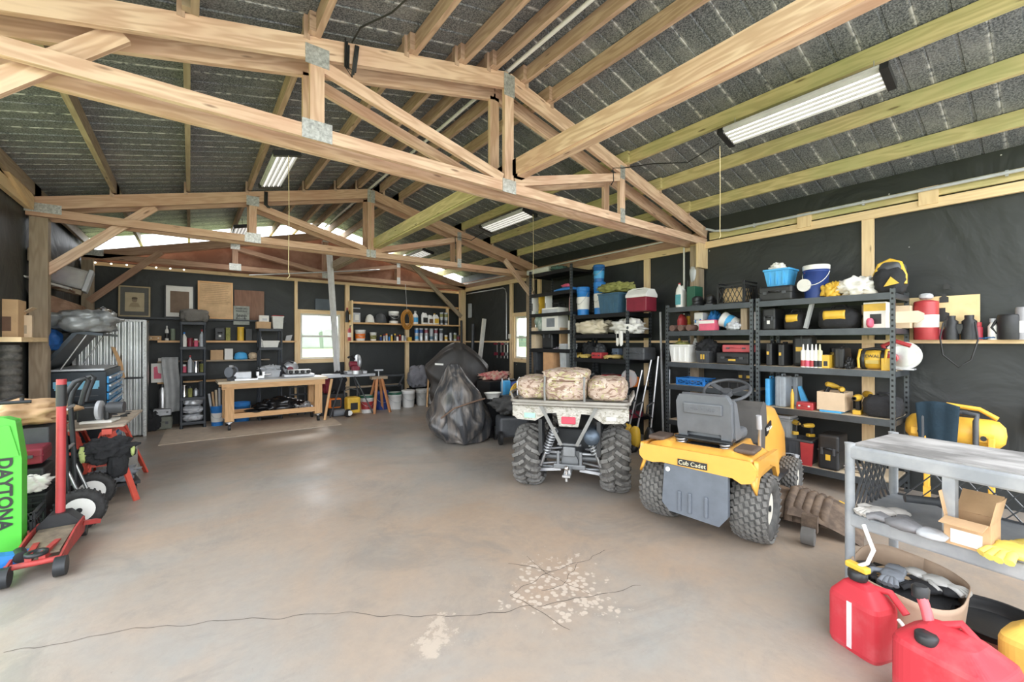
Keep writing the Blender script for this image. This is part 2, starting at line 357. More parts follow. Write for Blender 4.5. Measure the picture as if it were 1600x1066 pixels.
def wall_with_hole(name, axis, p, a0, a1, z0, z1, h=None, t=.04, m=TAR):
    """axis 'x': wall plane x=p spanning y a0..a1; hole (h0,h1,hz0,hz1)"""
    mb = MB()
    def q(u0, u1, w0, w1):
        if u1-u0 < 1e-3 or w1-w0 < 1e-3: return
        c = (p, (u0+u1)/2, (w0+w1)/2) if axis == 'x' else ((u0+u1)/2, p, (w0+w1)/2)
        d = (t, u1-u0, w1-w0) if axis == 'x' else (u1-u0, t, w1-w0); mb.box(c, d)
    if h: q(a0, h[0], z0, z1); q(h[1], a1, z0, z1); q(h[0], h[1], z0, h[2]); q(h[0], h[1], h[3], z1)
    else: q(a0, a1, z0, z1)
    return S(name, mb, m)
BW = (1.85, 2.66, 1.13, 2.10); RW = (6.72, 7.47, 1.13, 2.06)
wall_with_hole('wall_back', 'y', YB+.03, XL-.06, XR+.06, 0, 2.84, BW)
wall_with_hole('wall_right', 'x', XR+.03, -.6, YB+.06, 0, 3.23, RW)
wall_with_hole('wall_left', 'x', XL-.03, 5.6, YB+.06, 0, 3.17)
# plywood gable above the back plate
gm = MB(); gm.prism([(XL, 2.84), (XR, 2.84), (XR, ztop(XR)-.20), (RX, ZT-.20), (XL, ztop(XL)-.20)], .02, (0, YB+.03, 0), 'y')
S('wall_gable', gm, mat('brown_gable_plywood', (.20, .09, .055), .8, col2=(.34, .19, .13), scale=2.2, thr=.55))
# windows: frame, glass, meeting rail
GLASS = bpy.data.materials.new('window_glass'); GLASS.use_nodes = True
_n = GLASS.node_tree.nodes; _l = GLASS.node_tree.links; _n.clear(); _o = _n.new('ShaderNodeOutputMaterial'); _t = _n.new('ShaderNodeBsdfTransparent'); _g = _n.new('ShaderNodeBsdfGlossy'); _g.inputs['Roughness'].default_value = .03
_m = _n.new('ShaderNodeMixShader'); _m.inputs[0].default_value = .08; _l.new(_t.outputs[0], _m.inputs[1]); _l.new(_g.outputs[0], _m.inputs[2]); _l.new(_m.outputs[0], _o.inputs[0])
WINF = mat('window_vinyl', (.72, .72, .68), .5)
def window(name, axis, p, h):
    u0, u1, z0, z1 = h; f = MB(); zm = (z0+z1)/2+.0
    def q(mb, a0, a1, b0, b1, t=.06, off=0):
        c = (p+off, (a0+a1)/2, (b0+b1)/2) if axis == 'x' else ((a0+a1)/2, p+off, (b0+b1)/2)
        mb.box(c, (t, a1-a0, b1-b0) if axis == 'x' else (a1-a0, t, b1-b0))
    for a in ((u0, u0+.04, z0, z1), (u1-.04, u1, z0, z1), (u0+.04, u1-.04, z0, z0+.04), (u0+.04, u1-.04, z1-.04, z1), (u0+.04, u1-.04, zm-.02, zm+.02)): q(f, *a)
    fr = S(name, f, WINF)
    g = MB(); q(g, u0+.04, u1-.04, z0+.04, z1-.04, .005); S('glass', g, GLASS, fr)
    c = MB(); e = .085; off = -.05
    for a in ((u0-e, u0, z0-e, z1+e), (u1, u1+e, z0-e, z1+e), (u0, u1, z0-e, z0), (u0, u1, z1, z1+e)): q(c, *a, .035, off)
    S('casing', c, PALE, fr); return fr
window('window_1', 'y', YB+.04, BW); window('window_2', 'x', XR+.04, RW)
# roof: two ribbed metal slopes with blotchy grey underside
def roofmat():
    m = bpy.data.materials.new('foil_backed_roofing'); m.use_nodes = True; nt = m.node_tree; N = nt.nodes; L = nt.links; b = N['Principled BSDF']
    b.inputs['Roughness'].default_value = .5; b.inputs['Metallic'].default_value = .25
    tc = N.new('ShaderNodeTexCoord')
    n = N.new('ShaderNodeTexNoise'); n.inputs['Scale'].default_value = 95; n.inputs['Detail'].default_value = 3; L.new(tc.outputs['Object'], n.inputs['Vector'])
    r = N.new('ShaderNodeValToRGB'); e = r.color_ramp.elements; e[0].position = .38; e[0].color = (.075, .087, .10, 1); e[1].position = .68; e[1].color = (.33, .355, .375, 1); L.new(n.outputs['Fac'], r.inputs['Fac'])
    n2 = N.new('ShaderNodeTexNoise'); n2.inputs['Scale'].default_value = 2.6; n2.inputs['Detail'].default_value = 6; n2.inputs['Roughness'].default_value = .7; L.new(tc.outputs['Object'], n2.inputs['Vector'])
    q = N.new('ShaderNodeValToRGB'); q.color_ramp.elements[0].position = .50; q.color_ramp.elements[1].position = .75; q.color_ramp.elements[1].color = (.6, .6, .6, 1); L.new(n2.outputs['Fac'], q.inputs['Fac'])
    x = N.new('ShaderNodeMix'); x.data_type = 'RGBA'; L.new(q.outputs['Color'], x.inputs['Factor']); L.new(r.outputs['Color'], x.inputs['A']); x.inputs['B'].default_value = (.40, .41, .40, 1)
    # pale scuffed streaks beside each rib (every .3048 m along the ridge)
    sx = N.new('ShaderNodeSeparateXYZ'); L.new(tc.outputs['Object'], sx.inputs[0])
    mo = N.new('ShaderNodeMath'); mo.operation = 'PINGPONG'; mo.inputs[1].default_value = .1524; L.new(sx.outputs['Y'], mo.inputs[0])
    rr = N.new('ShaderNodeValToRGB'); re = rr.color_ramp.elements; re[0].position = 0; re[0].color = (1, 1, 1, 1); re[1].position = .022; re[1].color = (0, 0, 0, 1); L.new(mo.outputs[0], rr.inputs['Fac'])
    n3 = N.new('ShaderNodeTexNoise'); n3.inputs['Scale'].default_value = 22; n3.inputs['Detail'].default_value = 3; L.new(tc.outputs['Object'], n3.inputs['Vector'])
    r3 = N.new('ShaderNodeValToRGB'); r3.color_ramp.elements[0].position = .42; r3.color_ramp.elements[1].position = .56; L.new(n3.outputs['Fac'], r3.inputs['Fac'])
    mu = N.new('ShaderNodeMath'); mu.operation = 'MULTIPLY'; L.new(rr.outputs['Color'], mu.inputs[0]); L.new(r3.outputs['Color'], mu.inputs[1])
    y = N.new('ShaderNodeMix'); y.data_type = 'RGBA'; L.new(mu.outputs[0], y.inputs['Factor']); L.new(x.outputs['Result'], y.inputs['A']); y.inputs['B'].default_value = (.62, .63, .62, 1)
    L.new(y.outputs['Result'], b.inputs['Base Color'])
    bp = N.new('ShaderNodeBump'); bp.inputs['Strength'].default_value = .35; bp.inputs['Distance'].default_value = .01; L.new(n.outputs['Fac'], bp.inputs['Height']); L.new(bp.outputs['Normal'], b.inputs['Normal'])
    return m
ROOF = roofmat()
def slope(x0, x1):
    m = MB(); y = -.3; P = [(y, 0)]
    while y < 9.7:
        P += [(y+.125, 0), (y+.130, .009), (y+.150, .009), (y+.155, 0), (y+.290, 0), (y+.294, .005), (y+.300, .005), (y+.3048, 0)]
        y += .3048
    V = []
    for (yy, dz) in P:
        for x in (x0, x1): V.append((x, yy-.0, zroof(x)+dz))
    m.add(V, [(2*i, 2*i+1, 2*i+3, 2*i+2) for i in range(len(P)-1)]); return m
ceil = bpy.data.objects.new('ceiling', None); COL.objects.link(ceil); ceil['kind'] = 'structure'
S('roof_slope', slope(XL-.35, RX), ROOF, ceil, solid=.004); S('roof_slope', slope(RX, XR+.35), ROOF, ceil, solid=.004)

# purlins
PINE_W = wood('weathered_pine', (.58, .41, .30), (.33, .20, .13), (.38, .24, .17))
PX = [-.68, 0.0, .66, 1.36, 1.80, 2.12, 2.46, 2.78, 3.38, 3.98, 4.62, 5.27]
for side, xs in (('left', [-1.32, -.68, 0.0, .66, 1.36, 1.80, 2.12]), ('right', [2.46, 2.78, 3.38, 3.98, 4.62, 5.27])):
    n = len(xs)
    for k, x in enumerate(xs):
        i = n-1-k if side == 'left' else k
        old = side == 'left' or i < 2
        mb = MB()
        y0 = -.25
        for y1 in (3.12, 6.80, 10.05):                      # lapped lengths
            mb.box((x+(.02 if int(y1) % 2 else -.02), (y0+y1)/2, ztop(x)+PUR/2-.004), (.04, y1-y0+.25, PUR-.01)); y0 = y1
        o = mb.build('purlin', PINE_W if side == 'left' and i < 4 else (GREYW if side == 'left' else (PINE_W if i < 2 else TREAT)))
        tag(o, f'roof purlin on the {side} slope, {sfx(i)} down from the ridge', 'purlin', f'purlins of the {side} roof slope')
o = MB().cyl((2.30, -.2, 3.97), (2.30, 9.6, 3.97), .018, n=10).build('conduit', WHITE); tag(o, 'white conduit pipe running along the roof ridge between the purlins', 'pipe')

# trusses
def truss(yc, label, m, third=False):
    t = T('roof_truss', label, 'truss', ((XL+XR)/2, yc, 2.86), group='double wooden roof trusses')
    ox, oz = (XL+XR)/2, 2.86
    d = .14; th = .04
    plies = (-.085, .145) if not third else (-.05, .05)
    zo = .10 if third else 0; ztp = lambda x: ztop(x)-zo; ZP = ZT-zo
    L_ = lambda x, y, z: (x-ox, y, z-oz)
    for y in plies:
        sgn = math.atan(SL)
        for xe in (XL, XR):
            mb = MB(); mb.bar(L_(xe, y, ztp(xe)-d/2/math.cos(sgn)), L_(RX, y, ZP-d/2/math.cos(sgn)), th, d); mb.build('top_chord', m, t)
        MB().bar(L_(XL, y, 2.905), L_(XR, y, 2.905), th, .09).build('bottom_chord', m, t)
        MB().bar(L_(RX, y, 2.95), L_(RX, y, ZP-.12), th, .10, (1, 0, 0)).build('king_post', m, t)
        for xv in (.68, 3.92):
            MB().bar(L_(xv, y, 2.95), L_(xv, y, ztp(xv)-.13), th, .09, (1, 0, 0)).build('web_post', m, t)
            s_ = 1 if xv > RX else -1
            MB().bar(L_(xv-s_*.04, y, ztp(xv)-.18), L_(RX+s_*.07, y, 2.97), th-.002, .085).build('diagonal_web', m, t)
    for (x, z, a, b_) in ((RX, 2.91, .15, .12), (RX, ZP-.12, .12, .2), (.68, 2.92, .19, .13), (.68, ztp(.68)-.13, .15, .13), (3.92, 2.94, .08, .16), (3.92, ztp(3.92)-.12, .08, .15), (XL+.12, 2.95, .3, .1)):
        MB().box(L_(x, plies[0]-.022, z), (a, .004, b_)).build('gusset_plate', GALV, t)
    if not third:
        for i, x in enumerate(PX):
            s_ = -1 if x < RX else 1
            MB().box(L_(x+s_*.045, plies[0]+.0, ztop(x)+.045), (.038, .05, .16)).build('purlin_cleat', PINE_W, t)
    return t
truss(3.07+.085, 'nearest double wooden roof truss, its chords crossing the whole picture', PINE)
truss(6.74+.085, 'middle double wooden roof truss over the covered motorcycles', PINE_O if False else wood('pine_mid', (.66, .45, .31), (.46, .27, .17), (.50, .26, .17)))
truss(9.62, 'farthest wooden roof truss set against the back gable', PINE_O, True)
# posts of the trusses
for x, y, lab in ((XL+.09, 6.82, 'wooden post carrying the middle truss at the left wall'), (XL+.08, 9.62, 'wooden corner post at the back left corner'),
                  (XR-.10, 9.62, 'wooden corner post at the back right corner'), (XR-.09, 6.82, 'wooden post carrying the middle truss at the right wall'), (XR-.09, 3.15, 'wooden post carrying the nearest truss, between the two rows of racks')):
    tag(B((x, y, 1.43), (.14, .13, 2.85)).build('post', PALE if x > 3 and y > 9 else GREYW), lab, 'post', 'truss posts')
tb = B((XR-.09, 3.065, 2.70), (.30, .035, .34)).build('cleat', PALE); tag(tb, 'pale wooden cleat nailed on the post under the nearest truss', 'cleat')
# knee braces
def brace(a, b, lab, m=PINE_O, wd=.04, ht=.1):
    o = MB().bar(a, b, wd, ht).build('knee_brace', m); tag(o, lab, 'brace', 'diagonal knee braces')
brace((-1.33, 6.825, 2.22), (-.35, 6.825, 3.17), 'knee brace rising from the left post into the middle truss', PINE)
brace((-1.30, 9.54, 2.15), (-.40, 9.54, 3.06), 'knee brace from the back left corner post')
brace((5.62, 9.54, 2.15), (4.20, 9.54, 3.40), 'long knee brace from the back right corner post', GREYW)
brace((5.66, 6.69, 2.42), (4.92, 6.69, 3.12), 'knee brace from the right wall to the middle truss', PINE)
brace((-1.30, 3.155, 2.22), (-.30, 3.155, 3.20), 'knee brace rising to the left end of the nearest truss', PINE)
# lengthwise ties joining the truss bottoms
for y0, y1, lab in ((-.3, 3.40, 'long tie beam from the nearest truss towards the viewer'), (3.0, 6.9, 'tie beam between the nearest and middle trusses'), (6.8, 9.7, 'tie beam between the middle truss and the back gable')):
    mb = MB(); mb.box((RX+.06, (y0+y1)/2, 3.09), (.045, y1-y0, .14)).box((RX+.10, (y0+y1)/2, 3.02), (.09, y1-y0, .04))
    tag(mb.build('tie_beam', PINE if y0 < 0 else (TREAT if y0 < 5 else GREYW)), lab, 'beam', 'tie beams along the building')
# right wall framing: plates, studs, girt, conduit, top blocks
tag(B((XR-.03, 4.6, 2.855), (.04, 10.3, .09)).build('wall_plate', PALE), 'pale top plate running along the right wall', 'beam')
tag(B((XR-.02, 6.45, 2.98), (.04, 6.6, .15)).build('wall_girt', PINE_O), 'reddish girt above the top plate at the far half of the right wall', 'beam')
tag(B((XR-.02, 1.4, 2.97), (.03, 3.2, .10)).build('wall_girt', TREAT), 'weathered girt above the top plate at the near half of the right wall', 'beam')
for y, l in ((7.58, 'pale wall stud beside the right wall window'), (6.62, 'pale wall stud on the near side of the right wall window'), (4.02, 'pale wall stud behind the cooler on the right wall'), (1.27, 'pale wall stud behind the nearest rack')):
    tag(B((XR-.02, y, 1.41), (.04, .10, 2.8)).build('wall_stud', PALE), l, 'stud', 'studs of the right wall')
tag(B((XR-.045, 3.0, 1.50), (.09, 6.9, .035)).build('wall_ledge', PALE), 'long pale ledge board along the right wall at eye level', 'ledge')
tag(B((XR-.045, 8.65, 1.50), (.09, 2.0, .035)).build('wall_ledge', PALE), 'short ledge board on the right wall beyond the window', 'ledge')
for y, l in ((.80, 'nearer'), (1.85, 'farther')):
    tag(B((XR-.05, y, 2.93), (.03, .14, .17)).build('cleat', PALE), f'square pale block on the right wall plate, {l} of the two', 'cleat', 'blocks on the right wall plate')
mb = MB(); mb.tube([(5.72, -.3, 2.99), (5.72, 2.7, 2.99), (5.72, 2.9, 3.02), (5.66, 3.0, 3.06)], .016)
for y in (.3, 1.3, 2.4): mb.box((5.74, y, 2.99), (.03, .02, .05))
tag(mb.build('conduit', LGREY), 'grey conduit strapped along the top of the right wall', 'pipe')
tag(MB().tube([(5.72, 3.9-.52, 3.02), (5.72, 9.6, 3.00)], .012).build('conduit', WHITE), 'thin white conduit along the far right wall plate', 'pipe')
tag(MB().tube([(5.73, 3.36, 2.9), (5.73, 3.36, 1.6)], .013).build('conduit', WHITE), 'white conduit dropping down the wall beside the near post', 'pipe')
tag(MB().tube([(5.74, 9.45, 2.74), (5.74, 7.85, 2.74), (5.74, 7.76, 2.70), (5.74, 7.72, 2.6), (5.74, 7.72, 1.55)], .014).build('conduit', STEEL), 'bent metal conduit running down beside the right window', 'pipe')
# back wall framing
tag(B(((XL+XR)/2, YB-.03, 2.80), (XR-XL, .05, .06)).build('wall_plate', PALE), 'pale top plate running along the back wall', 'beam')
for x, l in ((1.76, 'left of the back window'), (2.80, 'right of the back window'), (4.22, 'under the orange hose')):
    z1 = 2.77 if x < 4 else 1.95
    tag(B((x, YB-.035, z1/2), (.055 if x < 2 else .09, .07, z1)).build('wall_stud', PALE), f'pale stud on the back wall {l}', 'stud', 'studs of the back wall')
# left wall framing
tag(B((XL+.02, 8.3, 2.45), (.04, 3.0, .14)).build('wall_girt', GREYW), 'upper weathered girt on the left wall beyond the post', 'beam')
tag(B((XL+.04, 8.2, 1.95), (.05, 2.7, .22)).build('wall_girt', PINE_O), 'wide brown girt on the left wall behind the folded tarp', 'beam')
tag(B((XL+.02, 6.3, 2.98), (.04, 1.3, .12)).build('wall_plate', PALE), 'pale plate at the top of the left wall', 'beam')
brace((XL+.05, 5.6, 3.2), (XL+.05, 6.7, 2.98), 'pale board sloping down to the left post top', PALE, .04, .14)
tag(B((XL+.04, 6.45, 1.52), (.24, 1.2, .045)).build('wall_ledge', PALE), 'pale shelf board on the left wall in front of the post', 'ledge')
# sheet of rusty corrugated metal seen behind left wall
# ---------------------------------------------------------------- shop lights
TUBE = mat('led_tube', (1, .98, .95), .4, var=0, emit=.35)
def shop_light(x, y0, y1, z, lab, tilt, cord=None):
    t = T('shop_light', lab, 'light', (x, (y0+y1)/2, z), group='hanging shop lights'); l = y1-y0
    a = math.atan(SL)*tilt; R = Matrix.Rotation(a, 3, 'Y')
    b = MB(); b.box((0, 0, .02), (.24, l-.06, .02), R)
    for k in range(5): b.box(R @ Vector((-.1+.05*k, 0, .0)), (.008, l-.06, .03), R)
    b.build('housing', mat('fixture_white', (.62, .62, .61), .4), t)
    for s in (-1, 1): MB().box(R @ Vector((0, s*(l/2-.02), .005)), (.255, .05, .05), R).build('end_cap', BLACK, t)
    for k in range(4): MB().cyl(R @ Vector((-.075+.05*k, -l/2+.05, -.004)), R @ Vector((-.075+.05*k, l/2-.05, -.004)), .011, n=8).build('tube', TUBE, t)
    for s in (-1, 1): MB().tube([(0, s*(l/2-.1), .03), (0, s*(l/2-.1), .16)], .003, n=5).build('hanger', STEEL, t)
    ld = bpy.data.lights.new('shop_light_glow', 'AREA'); ld.shape = 'RECTANGLE'; ld.size = .22; ld.size_y = l-.1; ld.energy = 5; ld.color = (1, .97, .92)
    lo = bpy.data.objects.new('shop_light_glow', ld); COL.objects.link(lo); lo.parent = t; lo.location = (0, 0, -.03); lo.rotation_euler = (0, a, 0)
shop_light(3.98, .74, 1.93, 3.40, 'long shop light at the right, nearest to the viewer', 1)
shop_light(3.98, 4.75, 5.95, 3.40, 'shop light on the right slope, between the nearest and middle trusses', 1)
shop_light(3.98, 8.1, 9.2, 3.40, 'shop light on the right slope beyond the middle truss', 1)
shop_light(.78, 4.75, 5.9, 3.40, 'shop light on the left slope just under the nearest truss', -1)
shop_light(.68, 8.1, 9.2, 3.38, 'shop light on the left slope near the back gable', -1)
# ================================================================= vehicles and big things
LUG = mat('dusty_lug', (.11, .108, .102), .8, col2=(.19, .185, .175), scale=25, thr=.5)
def wheel_tyre(parent, c, r, w, style, hubm, hubr, side=1, n=20, rub=RUBBER):
    """axle along local X; the tyre is a part, the rim a part"""
    c = Vector(c); mb = MB(); R = Matrix.Rotation(PI/2, 3, 'Y')
    prof = [(hubr, -w*.36), (hubr+.015, -w*.46), ((r+hubr)/2, -w*.52), (r-.035, -w*.48), (r-.012, -w*.36), (r-.004, 0), (r-.012, w*.36), (r-.035, w*.48), ((r+hubr)/2, w*.52), (hubr+.015, w*.46), (hubr, w*.36)]
    mb.lathe(prof, c, 40, R)
    lug0 = len(mb.f) if rub is not RUBBER else None
    def P(a, x, rr): return c+Vector((x, rr*math.cos(a), rr*math.sin(a)))
    if style == 'mud':
        for k in range(n):
            for s in (-1, 1):
                a = 2*PI*(k+(.5 if s > 0 else 0))/n
                p = [P(a-.02, s*.008, r+.004), P(a+.10, s*w*.24, r+.003), P(a+.17, s*w*.49, r-.022), P(a+.20, s*w*.535, r-.065)]
                for u, v in zip(p[:-1], p[1:]): mb.bar(u, v, .036, .036, (u-c+(v-c)))
    elif style == 'turf':
        nr = 7
        for row in range(nr):
            x = (row-(nr-1)/2)*w*.9/(nr-1)*1.0; rr = r-.004-(abs(x)/(w*.5))**3*.02
            for k in range(n):
                a = 2*PI*(k+.5*(row % 2))/n; u = P(a-2.2/n, x-.006, rr); v = P(a+2.2/n, x+.006, rr)
                mb.bar(u, v, w*.112, .016, (u-c+(v-c)))
    elif style == 'knob':
        for k in range(n):
            for row in (-1, 0, 1):
                a = 2*PI*(k+.5*(row % 2))/n; u = P(a, row*w*.3-.006, r-.004); v = P(a+3.2/n, row*w*.3+.006, r-.004); mb.bar(u, v, w*.2, .014, (u-c+(v-c)))
    nb = mb.build('tyre', rub, parent)
    if lug0 is not None:
        nb.data.materials.append(LUG)
        for p_ in nb.data.polygons[lug0:]: p_.material_index = 1
    h = MB(); h.lathe([(hubr+.004, -w*.38), (hubr+.006, -w*.34), (hubr-.012, -w*.30), (hubr*.72, -w*.16), (hubr*.3, -w*.12), (hubr*.26, w*.12), (hubr*.72, w*.16), (hubr-.012, w*.30), (hubr+.006, w*.34), (hubr+.004, w*.38)], c, 28, R)
    rim = h.build('rim', hubm, parent)
    MB().cyl(c+Vector((-w*.42, 0, 0)), c+Vector((w*.42, 0, 0)), hubr*.2, n=12).build('hub_cap', DSTEEL, rim)

# ---- quad bike, seen from behind
CAMO = bpy.data.materials.new('camouflage'); CAMO.use_nodes = True
def camo(m, cols, sc=7, rough=.8):
    nt = m.node_tree; N = nt.nodes; L = nt.links; b = N['Principled BSDF']; b.inputs['Roughness'].default_value = rough
    tc = N.new('ShaderNodeTexCoord'); cur = None
    for i, c in enumerate(cols):
        if cur is None: cur = c; continue
        n = N.new('ShaderNodeTexNoise'); n.inputs['Scale'].default_value = sc*(1+.5*i); n.inputs['Detail'].default_value = 3; n.inputs['Distortion'].default_value = 2.5
        mp = N.new('ShaderNodeMapping'); mp.inputs['Location'].default_value = (i*3.7, i*1.3, 0); mp.inputs['Scale'].default_value = (1, 1, 2.0); L.new(tc.outputs['Object'], mp.inputs[0]); L.new(mp.outputs[0], n.inputs['Vector'])
        r = N.new('ShaderNodeValToRGB'); r.color_ramp.elements[0].position = .56; r.color_ramp.elements[1].position = .60; L.new(n.outputs['Fac'], r.inputs['Fac'])
        x = N.new('ShaderNodeMix'); x.data_type = 'RGBA'; L.new(r.outputs['Color'], x.inputs['Factor']); x.inputs['B'].default_value = (*c, 1)
        if isinstance(cur, tuple): x.inputs['A'].default_value = (*cur, 1)
        else: L.new(cur, x.inputs['A'])
        cur = x.outputs['Result']
    L.new(cur, b.inputs['Base Color'])
camo(CAMO, [(.48, .37, .30), (.30, .21, .16), (.60, .50, .42), (.42, .38, .20), (.24, .15, .11)], 2.6)
CAMOP = bpy.data.materials.new('faded_camouflage_plastic'); CAMOP.use_nodes = True
camo(CAMOP, [(.46, .44, .40), (.33, .31, .27), (.55, .53, .49), (.28, .26, .21)], 4, .45)
a = T('quad_bike', 'camouflage quad bike seen from behind, knobbly tyres and a tow ball', 'quad bike', (3.18, 3.12, 0), -.927)
a.scale = (.93, .93, .95)
for s in (-1, 1):
    wheel_tyre(a, (s*.475, 0, .315), .315, .27, 'mud', DSTEEL, .15, n=20, rub=DUSTRUB)
    wheel_tyre(a, (s*.45, 1.28, .305), .305, .20, 'mud', DSTEEL, .15, n=18, rub=DUSTRUB)
mb = MB()  # fender shell across the back
mb.prism([(-.60, .90), (.60, .90), (.61, .80), (.56, .755), (.36, .745), (.22, .83), (.13, .835), (.10, .70), (-.10, .70), (-.13, .835), (-.22, .83), (-.36, .745), (-.56, .755), (-.61, .80)], .05, (0, -.28, 0), 'y')
mb.box((-.44, .02, .90), (.34, .62, .025)).box((.44, .02, .90), (.34, .62, .025)).box((0, .05, .88), (.56, .6, .03))
for s in (-1, 1): mb.prism([(-.30, .78), (-.30, .90), (.34, .90), (.42, .72), (.36, .70), (.28, .84)], .03, (s*.60, 0, 0), 'x')
mb.build('rear_fender', CAMOP, a, bevel=.012)
B((0, -.315, .765), (.15, .02, .075)).build('tail_light', mat('tail_light_red', (.65, .06, .10), .25), a, bevel=.01)
B((-.42, -.31, .80), (.12, .006, .05)).build('warning_sticker', mat('mint_sticker', (.35, .75, .50), .5), a)
B((.44, -.31, .80), (.10, .006, .04)).build('warning_sticker', mat('grey_sticker', (.6, .6, .58), .5), a)
for s in (-1, 1):
    mb = MB(); mb.prism([(-.28, .40), (-.28, .76), (.33, .86), (.40, .40), (.34, .34), (.30, .66), (-.12, .70), (-.22, .40)], .04, (s*.31, 0, 0), 'x'); mb.box((s*.42, .0, .84), (.3, .5, .02)); mb.build('inner_fender', BLACK, a)
mb = MB()   # rack
for z, y in ((.955, -.34), (.955, -.10), (.955, .14), (.955, .34)): mb.tube([(-.60, y, z), (.60, y, z)], .016)
mb.tube([(-.62, .34, .955), (-.62, -.30, .955), (-.56, -.36, .955), (.56, -.36, .955), (.62, -.30, .955), (.62, .34, .955)], .018)
mb.tube([(-.60, -.36, .925), (.60, -.36, .925)], .014)
for s in (-1, 1):
    mb.tube([(s*.62, -.25, .955), (s*.66, -.22, 1.03), (s*.66, .2, 1.03), (s*.62, .25, .955)], .013)
    mb.tube([(s*.18, -.34, .94), (s*.18, -.10, .82)], .014); mb.tube([(s*.40, -.3, .94), (s*.40, -.2, .88)], .012)
mb.build('rear_rack', mat('dusty_rack', (.33, .31, .28), .6, .2), a)
for s in (-1, 1):   # straps hanging down to the hitch in a V
    MB().bar((s*.30, -.35, .93), (s*.08, -.29, .50), .035, .005, (0, 1, 0)).build('strap', mat('grey_webbing', (.24, .24, .23), .9), a)
mb = MB(); mb.box((0, -.02, .34), (.20, .30, .16)).box((0, -.25, .43), (.13, .05, .10)).box((0, -.24, .27), (.34, .05, .05)).box((-.12, -.24, .35), (.03, .04, .16)).box((.12, -.24, .35), (.03, .04, .16)).box((0, -.24, .50), (.26, .04, .025)); mb.cyl((-.30, -.02, .31), (.30, -.02, .31), .03, n=12).cyl((0, -.2, .31), (0, .1, .31), .09, n=16)
mb.build('rear_axle_housing', mat('dull_cast_grey', (.20, .21, .22), .5, .4), a, bevel=.01)
for s in (-1, 1):
    mb = MB()
    for z in (.21, .37):
        for y in (-.12, .12): mb.tube([(s*.11, y*1.0, z+.01), (s*.38, y*.3, z-.01)], .014)
    mb.bar((s*.10, -.16, .22), (s*.37, -.12, .18), .05, .03); mb.build('control_arm', SILV, a)
    mb = MB(); mb.cyl((s*.17, -.15, .66), (s*.34, -.13, .23), .022, n=10).build('shock_absorber', STEEL, a)
    p0, p1 = Vector((s*.175, -.15, .64)), Vector((s*.28, -.135, .38)); dr = (p1-p0); u = dr.normalized().orthogonal().normalized(); v = dr.normalized().cross(u)
    pts = [p0+dr*(i/90)+.042*(math.cos(i*.62)*u+math.sin(i*.62)*v) for i in range(91)]
    MB().tube(pts, .009, n=6).build('coil_spring', SILV, a)
mb = MB(); mb.box((0, -.30, .25), (.06, .18, .06)).box((0, -.42, .235), (.08, .12, .02)); mb.build('tow_bar', STEEL, a)
MB().cyl((0, -.45, .25), (0, -.45, .285), .014).sph((0, -.45, .31), .027).build('tow_ball', CHROME, a)
MB().cyl((0, -.45, .215), (0, -.45, .18), .018, n=6).build('tow_nut', STEEL, a)
mb = MB(); mb.lathe([(.02, -.34), (.07, -.33), (.085, -.28), (.085, .18), (.05, .24)], (.24, -.02, .60), 20, Matrix.Rotation(-PI/2, 3, 'X')); mb.build('muffler', mat('blued_steel', (.10, .13, .17), .45, .6), a)
mb = MB(); mb.sheet(lambda u, v: (-.14+.28*v, .35+.75*u, .86+.1*math.sin(u*PI)-.08*(2*v-1)**2), 14, 8); mb.build('saddle', BLACK, a, solid=.05)
mb = MB(); mb.blob((0, 1.28, .80), (.42, .42, .16), 3, .08); mb.build('front_fender', CAMOP, a)
MB().tube([(-.40, .88, 1.06), (-.22, .98, 1.08), (0, 1.0, 1.06), (.22, .98, 1.08), (.40, .88, 1.06)], .014).build('handlebar', BLACK, a)
mb = MB(); mb.box((0, .65, .45), (.40, 1.1, .30)).box((0, .65, .28), (.9, .4, .05)); mb.build('engine_block', DSTEEL, a, bevel=.03)
# cargo bag on the rack
cb = T('cargo_bag', 'padded camouflage cargo bag strapped on the rack of the quad bike', 'bag', (3.18-.02, 3.12-.02, .925), -.927)
cb.scale = (.93, .93, .92)
for s in (-1, 1):
    MB().blob((s*.385, -.02, .115), (.20, .31, .125), 5+s, .12, p=4, n=32).build('side_pocket', CAMO, cb)
MB().blob((-.04, -.07, .16), (.225, .32, .17), 9, .06, p=5, n=36).build('main_compartment', CAMO, cb)
MB().blob((-.04, -.11, .275), (.245, .29, .05), 12, .12, p=4, n=32, flat=False).build('flap', CAMO, cb)
for x in (-.24, .17): MB().tube([(x, -.37, .26), (x, -.40, .12), (x, -.37, .0)], .012, n=5).build('strap', mat('grey_webbing', (.24, .24, .23), .9), cb)
B((-.04, -.405, .215), (.24, .012, .012)).build('zip', BROWN, cb)

# ---- yellow ride-on mower
m = T('ride_on_mower', 'yellow ride-on mower with a grey bucket seat and turf tyres', 'lawn mower', (3.36, 1.77, 0), -1.41)
RIMC = mat('cream_rim', (.78, .75, .66), .4)
for s in (-1, 1):
    wheel_tyre(m, (s*.355, 0, .255), .255, .235, 'turf', RIMC, .115, n=30, rub=mat('turf_tyre', (.07, .07, .068), .8, col2=(.13, .125, .12), scale=20, thr=.55))
    wheel_tyre(m, (s*.36, 1.22, .19), .19, .155, 'turf', RIMC, .085, n=24, rub=mat('turf_tyre', (.07, .07, .068), .8))
